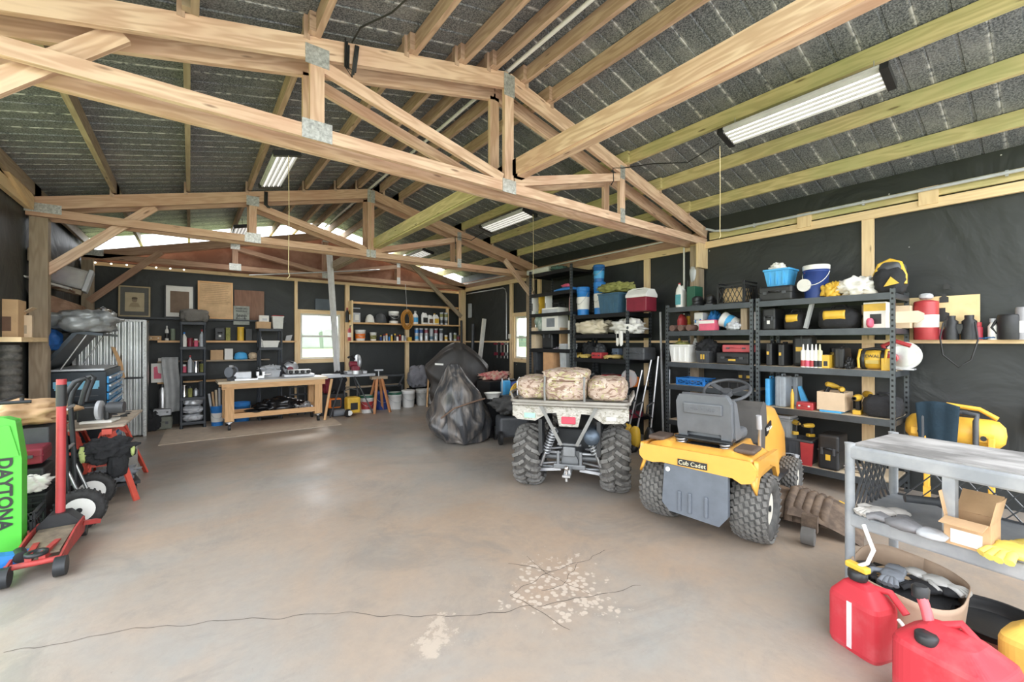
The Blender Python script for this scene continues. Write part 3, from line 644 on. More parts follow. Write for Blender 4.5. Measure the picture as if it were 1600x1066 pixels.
# one-piece rear fender: a wide curved shell dropping over the back
mb = MB()
def fend(u, v):
    x = -.43+.86*v; y = -.30+.62*u
    z = .685-.06*max(0, abs(x)-.26)*1.2/.24-(.0 if u > .12 else (.12-u)*.9)
    if abs(x) < .21 and u > .15: z -= .06
    z -= .10*max(0, (abs(x)-.38)/.05)+.05*max(0, (u-.75)/.25)*(1 if abs(x) > .25 else 0)
    return (x, y, z)
mb.sheet(fend, 16, 40); mb.build('rear_fender', MOWY, m, solid=.02)
mb = MB(); mb.prism([(-.435, .60), (-.39, .66), (.39, .66), (.435, .60), (.43, .55), (.40, .505), (.34, .49), (.28, .52), (-.24, .535), (-.32, .52), (-.40, .53), (-.43, .56)], .03, (0, -.305, 0), 'y')
mb.prism([(-.30, .55), (-.28, .66), (.32, .64), (.36, .44), (.30, .42), (.22, .52), (.05, .57), (-.15, .57)], .03, (.425, 0, 0), 'x').prism([(-.30, .56), (-.28, .66), (.32, .64), (.30, .56), (.05, .57), (-.15, .57)], .03, (-.425, 0, 0), 'x')
mb.build('fender_skirt', MOWY, m, bevel=.012)
for s in (-1, 1): B((s*.33, -.12, .70), (.14, .22, .035)).build('grip_pad', mat('dark_brown_pad', (.10, .07, .055), .6), m, bevel=.014)
bp_ = B((0, -.327, .565), (.22, .006, .05)).build('badge', BLACK, m); text('Cub Cadet', .046, mat('chrome_lettering', (.75, .70, .5), .4), bp_, (0, -.331, .564), (PI/2, 0, 0))
mb = MB(); mb.prism([(-.24, .22), (-.22, .53), (.25, .52), (.25, .22), (.19, .14), (-.18, .16)], .05, (0, -.29, 0), 'y')
for x in (-.10, -.02, .10): mb.box((x, -.32, .26), (.03, .02, .16))
mb.box((.0, -.10, .32), (.38, .34, .26)); mb.build('hitch_plate', mat('slate_plastic', (.13, .15, .18), .5), m, bevel=.01)
MB().cyl((-.19, -.318, .49), (-.19, -.325, .49), .018).build('reflector', PAPER, m)
mb = MB(); mb.cyl((-.40, 0, .255), (.40, 0, .255), .02).box((0, .1, .27), (.2, .3, .2)).box((0, .6, .35), (.30, 1.5, .06)).cyl((-.38, 1.22, .19), (.38, 1.22, .19), .022); mb.build('chassis', DSTEEL, m)
# seat
SEAT = mat('grey_seat_shell', (.13, .14, .155), .42)
st = MB(); st.prism([(-.20, .0), (-.21, .10), (-.21, .32), (-.18, .38), (.18, .38), (.21, .32), (.21, .10), (.20, 0), (.13, -.02), (.13, .07), (-.13, .07), (-.13, -.02)], .07, (0, 0, 0), 'y')
so = st.build('backrest', SEAT, m, bevel=.03, seg=3, loc=(0, -.03, .70), rot=(.14, 0, 0))
B((0, -.043, .27), (.30, .02, .09)).build('back_panel', SEAT, so, bevel=.012)
text('Cub Cadet', .045, mat('embossed_lettering', (.16, .17, .19), .4), so, (0, -.056, .27), (PI/2, 0, 0))
for s in (-1, 1): st = MB(); st.prism([(-.02, .02), (-.02, .35), (.05, .30), (.12, .06), (.12, 0)], .05, (s*.195, .04, .0), 'x'); st.build('side_bolster', SEAT, m, bevel=.02, loc=(0, -.03, .70), rot=(.14, 0, 0))
B((0, .20, .73), (.40, .44, .09)).build('seat_cushion', SEAT, m, bevel=.035, seg=3)
for s in (-1, 1):
    pts = [(s*.17+.035*math.cos(i*.7), -.10+.035*math.sin(i*.7), .60+i*.0023) for i in range(50)]
    MB().tube(pts, .008, n=6).build('seat_spring', STEEL, m)
mb = MB(); mb.box((0, -.04, .72), (.40, .10, .015)).box((0, -.05, .62), (.24, .08, .10)).cyl((-.22, -.1, .715), (.22, -.1, .715), .012); mb.build('seat_bracket', DSTEEL, m)
mb = MB(); mb.sheet(lambda u, v: (-.44+.88*v, .30+.42*u, .38), 2, 2); mb.build('footplate', BLACK, m, solid=.02)
# hood: smooth loft
def hood(u, v):
    y = .66+.86*u; w_ = .22+.05*math.sin(u*PI*.8); t = (v-.5)*2
    top = .93-.10*u-.16*max(0, u-.75)/.25*.8; hgt = top-.36
    x = w_*math.copysign(min(1, abs(t)*1.55), t); f = max(0, abs(t)*1.55-.75)/.80
    z = top-.05*(abs(t)*1.2)**2-hgt*min(1, f*1.0)*(1 if abs(t) > .48 else 0)
    return (x*(1+.06*f), y, z)
mb = MB(); mb.sheet(hood, 16, 24); mb.add([hood(1, j/24) for j in range(25)]+[(0, 1.52, .42)], [(j, j+1, 25) for j in range(24)]); mb.build('hood', MOWY, m, solid=.015)
mb = MB(); mb.prism([(.58, .40), (.52, .62), (.60, .90), (.70, .965), (.80, .93), (.86, .62), (.80, .40)], .50, (0, 0, 0), 'x'); mb.build('dashboard', mat('grey_dash', (.10, .095, .09), .5), m, bevel=.03)
B((.255, .86, .70), (.01, .20, .08), R=Matrix.Rotation(.2, 3, 'X')).build('hood_decal', BLACK, m)
text('Cub Cadet', .045, PAPER, m, (.263, .86, .70), (PI/2, 0, PI/2))
ww = MB(); ww.tube([(.19*math.cos(t*PI/14), .19*math.sin(t*PI/14), 0) for t in range(28)], .015, closed=True)
for t in (.5, 2.6, 4.71): ww.bar((0, 0, -.03), (.18*math.cos(t), .18*math.sin(t), 0), .05, .015)
ww.cyl((0, 0, -.05), (0, 0, .0), .045).cyl((0, 0, -.28), (0, 0, -.04), .02); ww.build('steering_wheel', DGREY, m, loc=(0, .50, 1.06), rot=(.45, 0, 0))
MB().tube([(.32, .26, .60), (.33, .22, .78), (.33, .20, .88)], .012).build('lever', STEEL, m)
MB().tube([(.33, .21, .80), (.33, .19, .91)], .02, n=10).build('lever_grip', mat('silver_grip', (.4, .4, .42), .5), m)
# mowing deck and discharge chute
RUST = mat('rusty_deck', (.085, .06, .045), .85, col2=(.19, .135, .095), scale=10, thr=.55)
mb = MB(); mb.lathe([(.01, .22), (.20, .22), (.26, .20), (.30, .12), (.31, .08)], (.26, .62, 0), 28).lathe([(.01, .22), (.20, .22), (.26, .20), (.30, .12), (.31, .08)], (-.26, .62, 0), 28).box((0, .62, .16), (.6, .56, .10))
mb.build('cutting_deck', RUST, m)
mb = MB()
for k in range(5): mb.tube([(.50+.055*k, .36+.01*k, .07), (.50+.055*k, .42, .20-.012*k), (.50+.055*k, .62, .25-.014*k), (.50+.055*k, .84, .20-.01*k)], .035, n=8)
mb.sheet(lambda u, v: (.50+.46*u, .30+.66*v+.1*u, .22-.15*u*u-.10*(2*v-1)**2+.02), 10, 10); mb.build('discharge_chute', RUST, m)
B((.82, .80, .145), (.10, .14, .006), R=Matrix.Rotation(.35, 3, 'Y')).build('warning_decal', YEL, m)
for x, y in ((.66, .16), (-.60, .18)):
    MB().cyl((x-.04, y, .065), (x+.04, y, .065), .062, n=18).build('gauge_wheel', mat('grey_wheel', (.12, .115, .11), .7), m)
    MB().box((x, y+.07, .14), (.10, .05, .12)).build('wheel_bracket', RUST, m)

# ---- two covered motorcycles
COVER = mat('silver_black_cover', (.04, .042, .047), .28, metal=0, col2=(.22, .19, .165), scale=2.4, thr=.58, bump=.35, bscale=4, stretch=(4, 4, .5))
COVER2 = mat('black_cover', (.028, .026, .025), .5, col2=(.06, .05, .045), scale=3, thr=.55, bump=.3, bscale=9, stretch=(1, 1, .35))
def covered(label, loc, rz, prof, length, mt, seed, foldk=11, skew=0, shoulder=0):
    """loft of cross sections along local y: prof = [(s, halfwidth, height, topround)]"""
    t = T('covered_motorcycle', label, 'motorcycle', loc, rz, 'covered motorcycles')
    def pr(s):
        for (a, b) in zip(prof[:-1], prof[1:]):
            if s <= b[0]: q = (s-a[0])/(b[0]-a[0]); q = q*q*(3-2*q); return [a[i]+(b[i]-a[i])*q for i in range(1, 4)]
        return prof[-1][1:]
    def fn(u, v):
        w_, h, tw = pr(u); a = -1+2*v; s = abs(a)
        if s < .18: x = tw*s/.18; z = h-.01*s
        else: q = (s-.18)/.82; x = tw+(w_-tw)*(q**.8)*(1+.30*math.sin(q*PI))*(1 if q < .72 else 1-.42*((q-.72)/.28)**1.6); z = h*(1-q)
        if shoulder and s >= .18: x = tw+(w_*1.0-tw)*min(1, (q/.30))**.7 if q < .30 else w_*(1-shoulder*(q-.30)/.70)
        # folds radiate from the high points
        f = (.012+.035*s)*math.sin(foldk*u*2.2+a*19+1.5*noise.noise(Vector((u*3, z*1.5, seed))))+.03*noise.noise(Vector((u*5, a*7, z*1+seed)))
        f *= min(1, s*2.5)*min(1, (h-z)*3)
        y = length*u; x2 = math.copysign(x+f, a)
        x2 += skew*z
        if z < .3: y = length*.5+(y-length*.5)*(.88+.12*z/.3)
        return (x2, y+.05*noise.noise(Vector((z*4, a*3, seed+u*5)))*(1 if 0 < u < 1 else .3), max(.012, z+.03*noise.noise(Vector((u*9, a*6, seed)))*min(1, s*3)))
    mb = MB(); mb.sheet(fn, 60, 72)
    for u in (0, 1):
        ring = [fn(u, j/72) for j in range(73)]; mb.add(ring+[(0, length*u, .02)], [(j, j+1, 73) for j in range(72)], True)
    mb.build('cover', mt, t)
    return t
c1 = covered('silver-streaked black motorcycle cover draped over a bike in the middle of the floor', (3.13, 5.20, 0), -.46,
        [(0, .10, .30, .03), (.05, .32, .62, .05), (.13, .44, 1.00, .06), (.20, .48, 1.17, .07), (.30, .49, 1.15, .07), (.45, .50, .96, .10), (.7, .46, .85, .10), (.9, .38, .74, .08), (1, .20, .50, .05)], 1.65, COVER, 3, skew=-.13)
bd = MB(); bd.tube([(-.34, .07, .40), (-.16, -.01, .55), (.10, .06, .62), (.30, .14, .66)], .012, n=6); bd.build('cinch_strap', mat('brown_binding', (.16, .10, .07), .8), c1)
c2 = covered('dull black motorcycle cover over wide handlebars, behind the silver-streaked one', (4.02, 6.95, 0), -.5,
        [(0, .16, .60, .05), (.05, .30, 1.0, .08), (.12, .60, 1.36, .10), (.20, .62, 1.49, .05), (.30, .56, 1.40, .08), (.5, .45, 1.05, .10), (.8, .42, .95, .10), (1, .28, .6, .05)], 2.1, COVER2, 8, shoulder=.35)
for s in (-1, 1): MB().bar((s*.36-.07, .21, 1.07), (s*.36+.09, .21, 1.06), .006, .035).build('reflective_tab', PAPER, c2)

# ---- steel racks on the right wall
def postmat():
    m = bpy.data.materials.new('slotted_rack_post'); m.use_nodes = True; nt = m.node_tree; N = nt.nodes; L = nt.links; b = N['Principled BSDF']
    b.inputs['Roughness'].default_value = .4; b.inputs['Metallic'].default_value = .4
    tc = N.new('ShaderNodeTexCoord'); s = N.new('ShaderNodeSeparateXYZ'); L.new(tc.outputs['Object'], s.inputs[0])
    def mth(op, a, k, k2=None):
        n = N.new('ShaderNodeMath'); n.operation = op; L.new(a, n.inputs[0])
        if isinstance(k, (int, float)): n.inputs[1].default_value = k
        else: L.new(k, n.inputs[1])
        return n.outputs[0]
    p = mth('PINGPONG', s.outputs['Z'], .025); z = mth('LESS_THAN', p, .010)
    y = mth('LESS_THAN', mth('ABSOLUTE', s.outputs['Y'], 0), .008); x = mth('LESS_THAN', mth('ABSOLUTE', s.outputs['X'], 0), .008)
    q = mth('MULTIPLY', z, mth('MAXIMUM', x, y))
    mx = N.new('ShaderNodeMix'); mx.data_type = 'RGBA'; L.new(q, mx.inputs['Factor']); mx.inputs['A'].default_value = (.085, .097, .105, 1); mx.inputs['B'].default_value = (.006, .006, .007, 1)
    L.new(mx.outputs['Result'], b.inputs['Base Color']); return m
RPOST = postmat()
def rack(label, x0, yn, yf, dep, tiers, h, board=BOARD, beam=RACK, group='slotted steel racks along the right wall', h2=None):
    t = T('steel_rack', label, 'shelving', (x0+dep/2, (yn+yf)/2, 0), 0, group)
    L_ = (yf-yn)/2
    for sx in (-1, 1):
        for sy in (-1, 1): B((0, 0, 0), (.035, .035, h)).build('post', RPOST, t, loc=(sx*(dep/2-.018), sy*(L_-.018), h/2))
    for z in tiers:
        bo = B((0, 0, z), (dep-.05, 2*L_-.05, .018)).build('shelf', board, t)
        for sx in (-1, 1): B((sx*(dep/2-.008), 0, z-.022), (.022, 2*L_-.07, .062)).build('beam', beam, bo)
        for sy in (-1, 1): B((0, sy*(L_-.008), z-.022), (dep-.07, .02, .05)).build('beam', beam, bo)
    return t
TB = [.19, .77, 1.22, 1.62, 1.945]          # shelf heights
rack('slotted steel rack nearest to the viewer, under the yellow-topped backpack', 5.10, .93, 2.12, .60, TB, 1.99)
rack('slotted steel rack left of the nearest one, under the milk crate', 5.10, 2.15, 3.26, .60, [.45, .92, 1.22, 1.63, 1.945], 1.99)
BB = mat('black_steel_shelf', (.012, .013, .015), .45, .3, var=.1)
rack('black rack under the white and maroon cooler', 5.13, 3.90, 5.02, .60, [.35, .80, 1.22, 1.61, 1.93], 1.96, BB, BB, 'black steel racks')
rack('very tall black rack beside the window, carrying the blue lid near its top', 5.13, 5.06, 6.18, .60, [.45, .90, 1.36, 1.69, 2.01, 2.38, 2.76], 2.83, BB, BB, 'black steel racks')

# ---- grey plastic utility cart at the right
G_ = mat('dusty_grey_resin', (.25, .27, .29), .6, col2=(.36, .37, .38), scale=5)
GTOP = mat('scuffed_cart_top', (.16, .155, .15), .8, col2=(.42, .41, .40), scale=8, thr=.5, stretch=(1, .4, 1))
CR = -.143
ct = T('resin_shelf', 'grey resin utility shelf with a lattice back at the right edge', 'shelving', (3.20, .03, 0), CR)
CW, CL, CH = .62, 1.40, .925     # x depth, y length
for z, mt in ((CH-.055, G_), (.535-.05, G_)):
    sh = MB(); sh.box((0, 0, z), (CW, CL, .075)); o = sh.build('shelf', mt, ct, bevel=.012)
    tp = MB().box((0, 0, z+.041), (CW-.05, CL-.05, .008)).build('shelf_surface', GTOP if z > .8 else G_, o)
for sx in (-1, 1):
    for sy in (-1, 1): MB().lathe([(.024, 0), (.027, .1), (.023, .12), (.023, .9), (.026, .92)], (sx*(CW/2-.02), sy*(CL/2-.02), 0), 16).build('post', G_, ct)
MB().box((-CW/2+.03, .27, .68), (.05, .045, .31)).build('divider', G_, ct)
mb = MB()
for k in range(-18, 19):
    for s in (-1, 1):
        y0 = k*.07; z0, z1 = .53, .83; y1 = y0+s*(z1-z0)*.8
        if abs(y0) < CL/2-.04 and abs(y1) < CL/2-.04: mb.bar((CW/2-.02, y0, z0), (CW/2-.02, y1, z1), .006, .012, (1, 0, 0))
mb.bar((CW/2-.02, -CL/2, .835), (CW/2-.02, CL/2, .835), .01, .02).bar((CW/2-.02, -CL/2, .53), (CW/2-.02, CL/2, .53), .01, .02)
mb.build('lattice_panel', DGREY, ct)
mb = MB()
for k in range(-4, 9):
    for s in (-1, 1):
        x0 = -.26+k*.06; z0, z1 = .53, .83; x1 = x0+s*(z1-z0)*.7
        if abs(x0) < .27 and abs(x1) < .27: mb.bar((x0, CL/2-.02, z0), (x1, CL/2-.02, z1), .006, .012, (0, 1, 0))
mb.bar((-.27, CL/2-.02, .835), (.27, CL/2-.02, .835), .01, .02); mb.build('lattice_panel', DGREY, ct)

def lo(px, py, z): return Vector((*onZ(px, py, z), z))
# things on the cart
def carton(label, loc, rz, d, m=CARD, flaps=1, marks=True, group=None, name='cardboard_box', cat='box', open_=True, label_panel=True):
    t = T(name, label, cat, loc, rz, group); w_, l_, h_ = d; th = .004
    mb = MB(); mb.box((0, 0, th), (w_, l_, th))
    for s in (-1, 1): mb.box((s*w_/2, 0, h_/2), (th, l_, h_)).box((0, s*l_/2, h_/2), (w_, th, h_))
    if not open_: mb.box((0, 0, h_), (w_, l_, th))
    mb.build('body', m, t)
    if open_ and flaps:
        for s in (-1, 1):
            MB().bar((s*w_/2, 0, h_), (s*(w_/2+.09), 0, h_+.04+.05*s), l_*.95, th).build('flap', m, t)
            MB().bar((0, s*l_/2, h_), (0, s*(l_/2+.02), h_+.11), w_*.95, th, (0, 0, 1)).build('flap', m, t)
    if marks:
        if label_panel: MB().box((-w_/2-.004, 0, h_*.35), (.002, l_*.7, h_*.5)).build('paper_label', PAPER, t)
        for k in range(3): MB().box((-w_/2-.004, -.03+k*.03, h_*.85), (.002, .02, .01)).build('printed_mark', BROWN, t)
    return t
p = lo(1515, 858, .535)
carton('small open cardboard box with a white label on the middle shelf of the resin cart', (p.x+.08, p.y, .531), CR, (.15, .15, .13), CARD)
def glove(label, loc, rz, m, s=1, group=None, cuff=None):
    t = T('work_glove', label, 'glove', loc, rz, group)
    MB().blob((0, 0, .02*s), (.045*s, .055*s, .02*s), 4, .2, n=20).build('palm', m, t)
    for k in range(4):
        a_ = -.3+.2*k; MB().tube([(math.sin(a_)*.04*s, .045*s, .02*s), (math.sin(a_)*.08*s, .085*s, .026*s), (math.sin(a_)*.10*s, (.12-.008*abs(k-1.5))*s, .014*s)], .012*s, n=8).build('finger', m, t)
    MB().tube([(.04*s, -.01*s, .02*s), (.075*s, .02*s, .025*s), (.085*s, .05*s, .014*s)], .013*s, n=8).build('thumb', m, t)
    MB().blob((0, -.085*s, .018*s), (.042*s, .045*s, .018*s), 7, .15, n=18).build('cuff', cuff or m, t)
    return t
p = lo(1590, 868, .55); glove('bright yellow rubber glove lying on the cart beside the small open box', (p.x+.03, p.y, .531), 1.2, mat('pale_yellow_rubber', (.85, .68, .15), .6), 1.5)
p = lo(1372, 808, .54); glove('pale leather work glove at the far end of the cart shelf', (p.x+.06, p.y, .531), .9, mat('pale_leather', (.55, .53, .50), .8), 1.1)
p = lo(1400, 828, .54); glove('grey rubber-coated glove with black lettering on the cart shelf', (p.x+.06, p.y-.02, .531), -.2, mat('grey_coated', (.20, .20, .21), .7), 1.3, cuff=LGREY)
p = lo(1440, 800, .56)
sf = T('safety_torch', 'small dark grey torch lying on gloves on the cart shelf', 'torch', (p.x+.10, p.y, .57), .5)
MB().lathe([(.022, -.09), (.022, .05), (.035, .07), (.035, .10)], (0, 0, .03), 16, Matrix.Rotation(PI/2, 3, 'X')).build('barrel', DGREY, sf)
MB().tube([(0, -.09, .03), (.02, -.13, .03), (0, -.17, .03), (-.03, -.14, .03)], .008).build('ring', DGREY, sf)

# big limp cardboard box of gloves on the floor in front of the cart
p = lo(1432, 935, .28)
gb = T('open_carton', 'wide open cardboard carton full of gloves under the resin cart', 'box', (2.98, .50, 0), -.1)
def wallc(u, v):
    a = 2*PI*u; r1 = .235+.03*math.sin(2*a+.6); rr = r1*(1+.10*v)
    return (rr*1.0*math.copysign(abs(math.cos(a))**.7, math.cos(a)), rr*.95*math.copysign(abs(math.sin(a))**.7, math.sin(a)), .10+.19*v+.01*math.sin(3*a))
MB().sheet(wallc, 48, 6).build('body', mat('pinkish_cardboard', (.50, .37, .27), .85, var=.08), gb, solid=.005)
B((0, 0, .055), (.36, .34, .10)).build('base', mat('pinkish_cardboard', (.50, .37, .27), .85), gb, bevel=.02)
for i, (dx, dy, rz, mt, lb) in enumerate(((-.03, .12, 2.2, DGREY, 'dark grey glove at the far end of the open carton'), (.02, .02, 1.0, TAN, 'tan and black glove in the middle of the open carton'), (-.04, -.08, .6, BCLOTH, 'black knit glove lying near the front of the open carton'), (.05, -.11, 2.8, mat('white_knit', (.55, .55, .53), .9), 'off-white glove at the near end of the open carton'), (-.08, .04, 1.6, MGREY, 'mid grey glove at the left side of the open carton'))):
    g = glove(lb, (2.98+dx, .50+dy, .22+.012*i), rz, mt, 1.05)
B((2.98, .50, .16), (.36, .34, .12)).blob((2.98, .50, .20), (.19, .18, .03), 3, .3).build('glove_heap', BCLOTH)
tag(bpy.data.objects['glove_heap'], 'jumble of dark gloves filling the bottom of the open carton', 'gloves', kind='stuff')

# ---- fuel cans
def fuel_can(label, loc, rz, m, s=1.0, spout='ring', stripe=False, tall=1):
    t = T('fuel_can', label, 'fuel can', loc, rz, 'plastic fuel cans'); w_, l_, h_ = .19*s, .26*s, .25*s*tall
    mb = MB(); V = []
    # body with sloped shoulders
    prof = [(1.0, 0.0), (1.03, .05), (1.03, h_*.88), (.99, h_), (.55, h_*1.14), (.35, h_*1.18)]
    n = 32
    for k, (q, z) in enumerate(prof):
        for i in range(n):
            a_ = 2*PI*i/n; f = lambda v: math.copysign(abs(v)**.45, v)
            V.append((f(math.cos(a_))*w_/2*q, f(math.sin(a_))*l_/2*q+(0 if k < 4 else -.02*s*(k-3)), z))
    F = [(k*n+i, k*n+(i+1) % n, (k+1)*n+(i+1) % n, (k+1)*n+i) for k in range(len(prof)-1) for i in range(n)]
    mb.add(V, F, False); mb.add(V[:n], [tuple(range(n))[::-1]]); mb.add(V[-n:], [tuple(range(n))])
    mb.build('body', m, t, bevel=.006)
    MB().tube([(0, -l_*.30, h_*1.06), (0, -l_*.36, h_*1.30), (0, -l_*.1, h_*1.40), (0, l_*.25, h_*1.32), (0, l_*.38, h_*.98)], .020*s).build('handle', m, t)
    MB().lathe([(.035*s, 0), (.038*s, .005), (.038*s, .035), (.033*s, .042), (0.001, .042)], (w_*.18, -l_*.22, h_*1.12), 20).build('cap', BLACK, t)
    if stripe: MB().box((-w_/2*1.03-.001, 0, h_*.48), (.003, .02, h_*.8)).build('level_strip', mat('pale_pink_strip', (.85, .60, .62), .5), t)
    return t
FUELR = mat('dusty_red_plastic', (.50, .030, .045), .55, col2=(.56, .12, .13), scale=5, thr=.6)
def body_can(label, loc, rz, m, w_, l_, h_, shoulder, cap, spout):
    t = T('fuel_can', label, 'fuel can', loc, rz, 'plastic fuel cans'); n = 40; V = []
    prof = [(.94, 0), (1.0, .02), (1.0, h_*.5), (1.0, h_-.02), (.95, h_), (.55, h_+shoulder*.8), (.34, h_+shoulder), (.2, h_+shoulder*1.02)]
    for k, (q, z) in enumerate(prof):
        for i in range(n):
            a_ = 2*PI*i/n; f = lambda v: math.copysign(abs(v)**.38, v)
            V.append((f(math.cos(a_))*w_/2*q+cap[0]*max(0, k-4)/3, f(math.sin(a_))*l_/2*q+cap[1]*max(0, k-4)/3, z))
    F = [(k*n+i, k*n+(i+1) % n, (k+1)*n+(i+1) % n, (k+1)*n+i) for k in range(len(prof)-1) for i in range(n)]
    mb = MB(); mb.add(V, F, False); mb.add(V[:n], [tuple(range(n))[::-1]]); mb.add(V[-n:], [tuple(range(n))]); mb.build('body', m, t, bevel=.008)
    return t
fa = body_can('red fuel can with a yellow and black spout beside the open carton', (2.62, .60, 0), -.35, FUELR, .175, .23, .25, .07, (.01, .02), 1)
MB().box((-.09, .0, .13), (.004, .022, .22)).build('level_strip', mat('pale_pink_strip', (.85, .60, .62), .5), fa)
MB().lathe([(.036, 0), (.040, .008), (.040, .04), (.03, .045), (.001, .045)], (0, .02, .325), 20).build('cap', BLACK, fa)
B((0, .02, .385), (.04, .10, .03)).build('spout_latch', YEL, fa, bevel=.008)
MB().tube([(.0, .03, .38), (-.01, -.03, .43), (0, -.05, .50), (.0, -.02, .57), (.01, .0, .60)], .009).build('vent_tube', CLEAR if False else WHITE, fa)
MB().tube([(.03, -.02, .30), (.05, -.09, .31), (.04, -.16, .25)], .016).build('handle', FUELR, fa)
MB().tube([(.02, -.14, .22), (0, -.19, .20)], .008).build('tab', WHITE, fa)
fb = body_can('large red fuel can nearest to the viewer with a ribbed black cap', (2.37, .26, 0), -.25, FUELR, .26, .32, .30, .06, (.02, .03), 1)
MB().lathe([(.034, 0), (.036, .005)]+[(.036, .01), (.036, .03), (.031, .036), (.001, .036)], (-.08, .05, .315), 24).build('cap', BLACK, fb)
MB().tube([(.02, .08, .33), (.04, .10, .38), (.05, .12, .43)], .020).build('neck', mat('clear_red', (.62, .10, .12), .3), fb)
MB().lathe([(.028, 0), (.030, .04), (.022, .05)], (.055, .125, .42), 18).build('spout_cap', BLACK, fb)
MB().tube([(.02, .10, .32), (.06, 0, .38), (.05, -.10, .30)], .017).build('handle', FUELR, fb)
fc = body_can('yellow fuel can cut off by the right edge of the photo', (2.76, .04, 0), -.2, mat('dusty_yellow_plastic', (.78, .50, .10), .6), .22, .24, .28, .06, (0, 0), 1)
MB().lathe([(.036, 0), (.038, .04), (.001, .042)], (0, 0, .335), 20).build('cap', YEL, fc)
t = T('drain_pan', 'round black drain pan leaning behind the red fuel can', 'pan', (3.28, .22, .02), 0)
MB().lathe([(.19, 0), (.215, .06), (.225, .065), (.225, .055), (.20, .05), (.18, .01)], (0, 0, 0), 36).build('pan', BLACK, t)
t2 = tag(MB().box((3.02, .16, .02), (.25, .3, .04)).build('timber_offcut', mat('red_brown_offcut', (.25, .09, .06), .7)), 'red-brown offcut board lying between the fuel cans and the carton', 'board')

# ---- compressor by the right wall
cy, cz = onX(1420, 668, 5.42)[0], .70
t = T('air_compressor', 'yellow air compressor with a navy cloth over its handle, by the right wall', 'compressor', (5.45, .60, 0), 0)
AY = mat('compressor_yellow', (.85, .48, .06), .4)
MB().lathe([(.001, -.36), (.07, -.35), (.115, -.31), (.13, -.26), (.13, .26), (.115, .31), (.07, .35), (.001, .36)], (-.02, 0, .72), 28, Matrix.Rotation(-PI/2, 3, 'X')).build('tank', AY, t)
t.scale = (.95, .88, .98)
for y in (-.22, .22):
    MB().box((-.16, y, .70), (.02, .15, .07)).build('tank_bracket', AY, t, bevel=.008)
    MB().box((-.165, y-.05, .45), (.05, .045, .52)).build('leg', AY, t, bevel=.008)
    MB().cyl((-.172, y, .70), (-.18, y, .70), .022, n=8).build('bolt', BLACK, t)
    MB().box((-.165, y-.05, .10), (.05, .05, .20)).build('foot', AY, t)
for y in (-.17, .20): MB().tube([(-.17, y, .50), (-.18, y, .84), (-.16, y-.01, .89), (-.12, y-.09*(1 if y > 0 else -1), .90)], .022).build('handle_post', DGREY, t)
MB().tube([(-.12, -.11, .90), (-.12, .12, .90)], .022).build('handle', DGREY, t)
MB().box((-.02, 0, .56), (.20, .52, .08)).build('pump_housing', BLACK, t, bevel=.02)
MB().tube([(-.02, -.30, .86), (.0, -.18, .93), (.0, .05, .95)], .02).build('guard_rail', AY, t)
tw = MB(); tw.sheet(lambda u, v: (-.19-.006*math.sin(v*14)-.015*u*math.sin(v*5), .02+.28*(v-.5)*(1-.15*u)+.06, .94-.34*u+.03*math.sin(v*3)*(1-u)), 14, 20)
tag(tw.build('cloth', mat('navy_cloth', (.010, .028, .045), .9, bump=.3, bscale=30), solid=.012, loc=(5.45, .60, 0)), 'navy cloth draped over the handle of the air compressor', 'cloth')
o = B((5.72, .02, .83), (.02, .34, .24)).build('white_panel', WHITE, None); tag(o, 'white panel leaning on the right wall beyond the compressor', 'panel')

# ---- wall ledge items at the right
def can(mb_h, r): return [(r, 0), (r, mb_h*.86), (r*.72, mb_h*.93), (r*.4, mb_h*.95), (r*.4, mb_h), (.001, mb_h)]
Z0 = 1.5175
def RL(px, py0, x=5.70): return Vector((x, onX(px, 500, x)[0], Z0))
bd = B((5.76, onX(1453, 500, 5.76)[0], Z0+.21), (.008, .66, .42)).build('target_board', mat('manila_board', (.80, .62, .33), .8)); tag(bd, 'tan board with black silhouette targets propped on the wall ledge', 'board')
for px, py, s in ((1479, 447, .03), (1475, 466, .042), (1472, 492, .066), (1452, 459, .035)):
    y, z = onX(px, py, 5.755); mm_ = MB(); mm_.prism([(-s*.75, -s), (s*.75, -s), (s*.75, s*.2), (s*.35, s*.4), (s*.35, s), (-s*.35, s), (-s*.35, s*.4), (-s*.75, s*.2)], .002, (5.754, y, z), 'x'); mm_.build('printed_silhouette', BLACK, bd)
p = RL(1447, 0, 5.66); t = T('red_canister', 'tall red canister with a white label on the wall ledge', 'canister', p)
MB().lathe([(.085, 0), (.09, .01), (.09, .36), (.085, .37), (.03, .385), (.001, .385)]).build('body', RED, t); MB().cyl((0, 0, .12), (0, 0, .24), .0915, n=24).build('label', PAPER, t); MB().blob((0, 0, .42), (.04, .05, .03), 2, .2).build('topper', LGREY, t)
p = RL(1466, 0); tag(MB().lathe([(.028, 0), (.036, .10), (.031, .10), (.025, .01)], p).build('cup', PINK), 'small pinkish-red cup between the red canister and the binoculars', 'cup')
p = RL(1500, 0, 5.66); t = T('binoculars', 'black binoculars with a hanging strap on the wall ledge', 'binoculars', p)
for s in (-1, 1): MB().lathe([(.055, 0), (.055, .07), (.045, .11), (.05, .17), (.030, .19), (.032, .22), (.03, .225)], (0, s*.058, 0), 20).build('barrel', BLACK, t)
MB().box((0, 0, .10), (.05, .06, .10)).build('bridge', BLACK, t, bevel=.01)
MB().tube([(-.06, .10, .16), (-.085, .12, .02), (-.10, .10, -.14), (-.10, .0, -.25), (-.10, -.08, -.18), (-.085, -.12, .0), (-.06, -.10, .16)], .007, n=5).build('strap', BLACK, t)
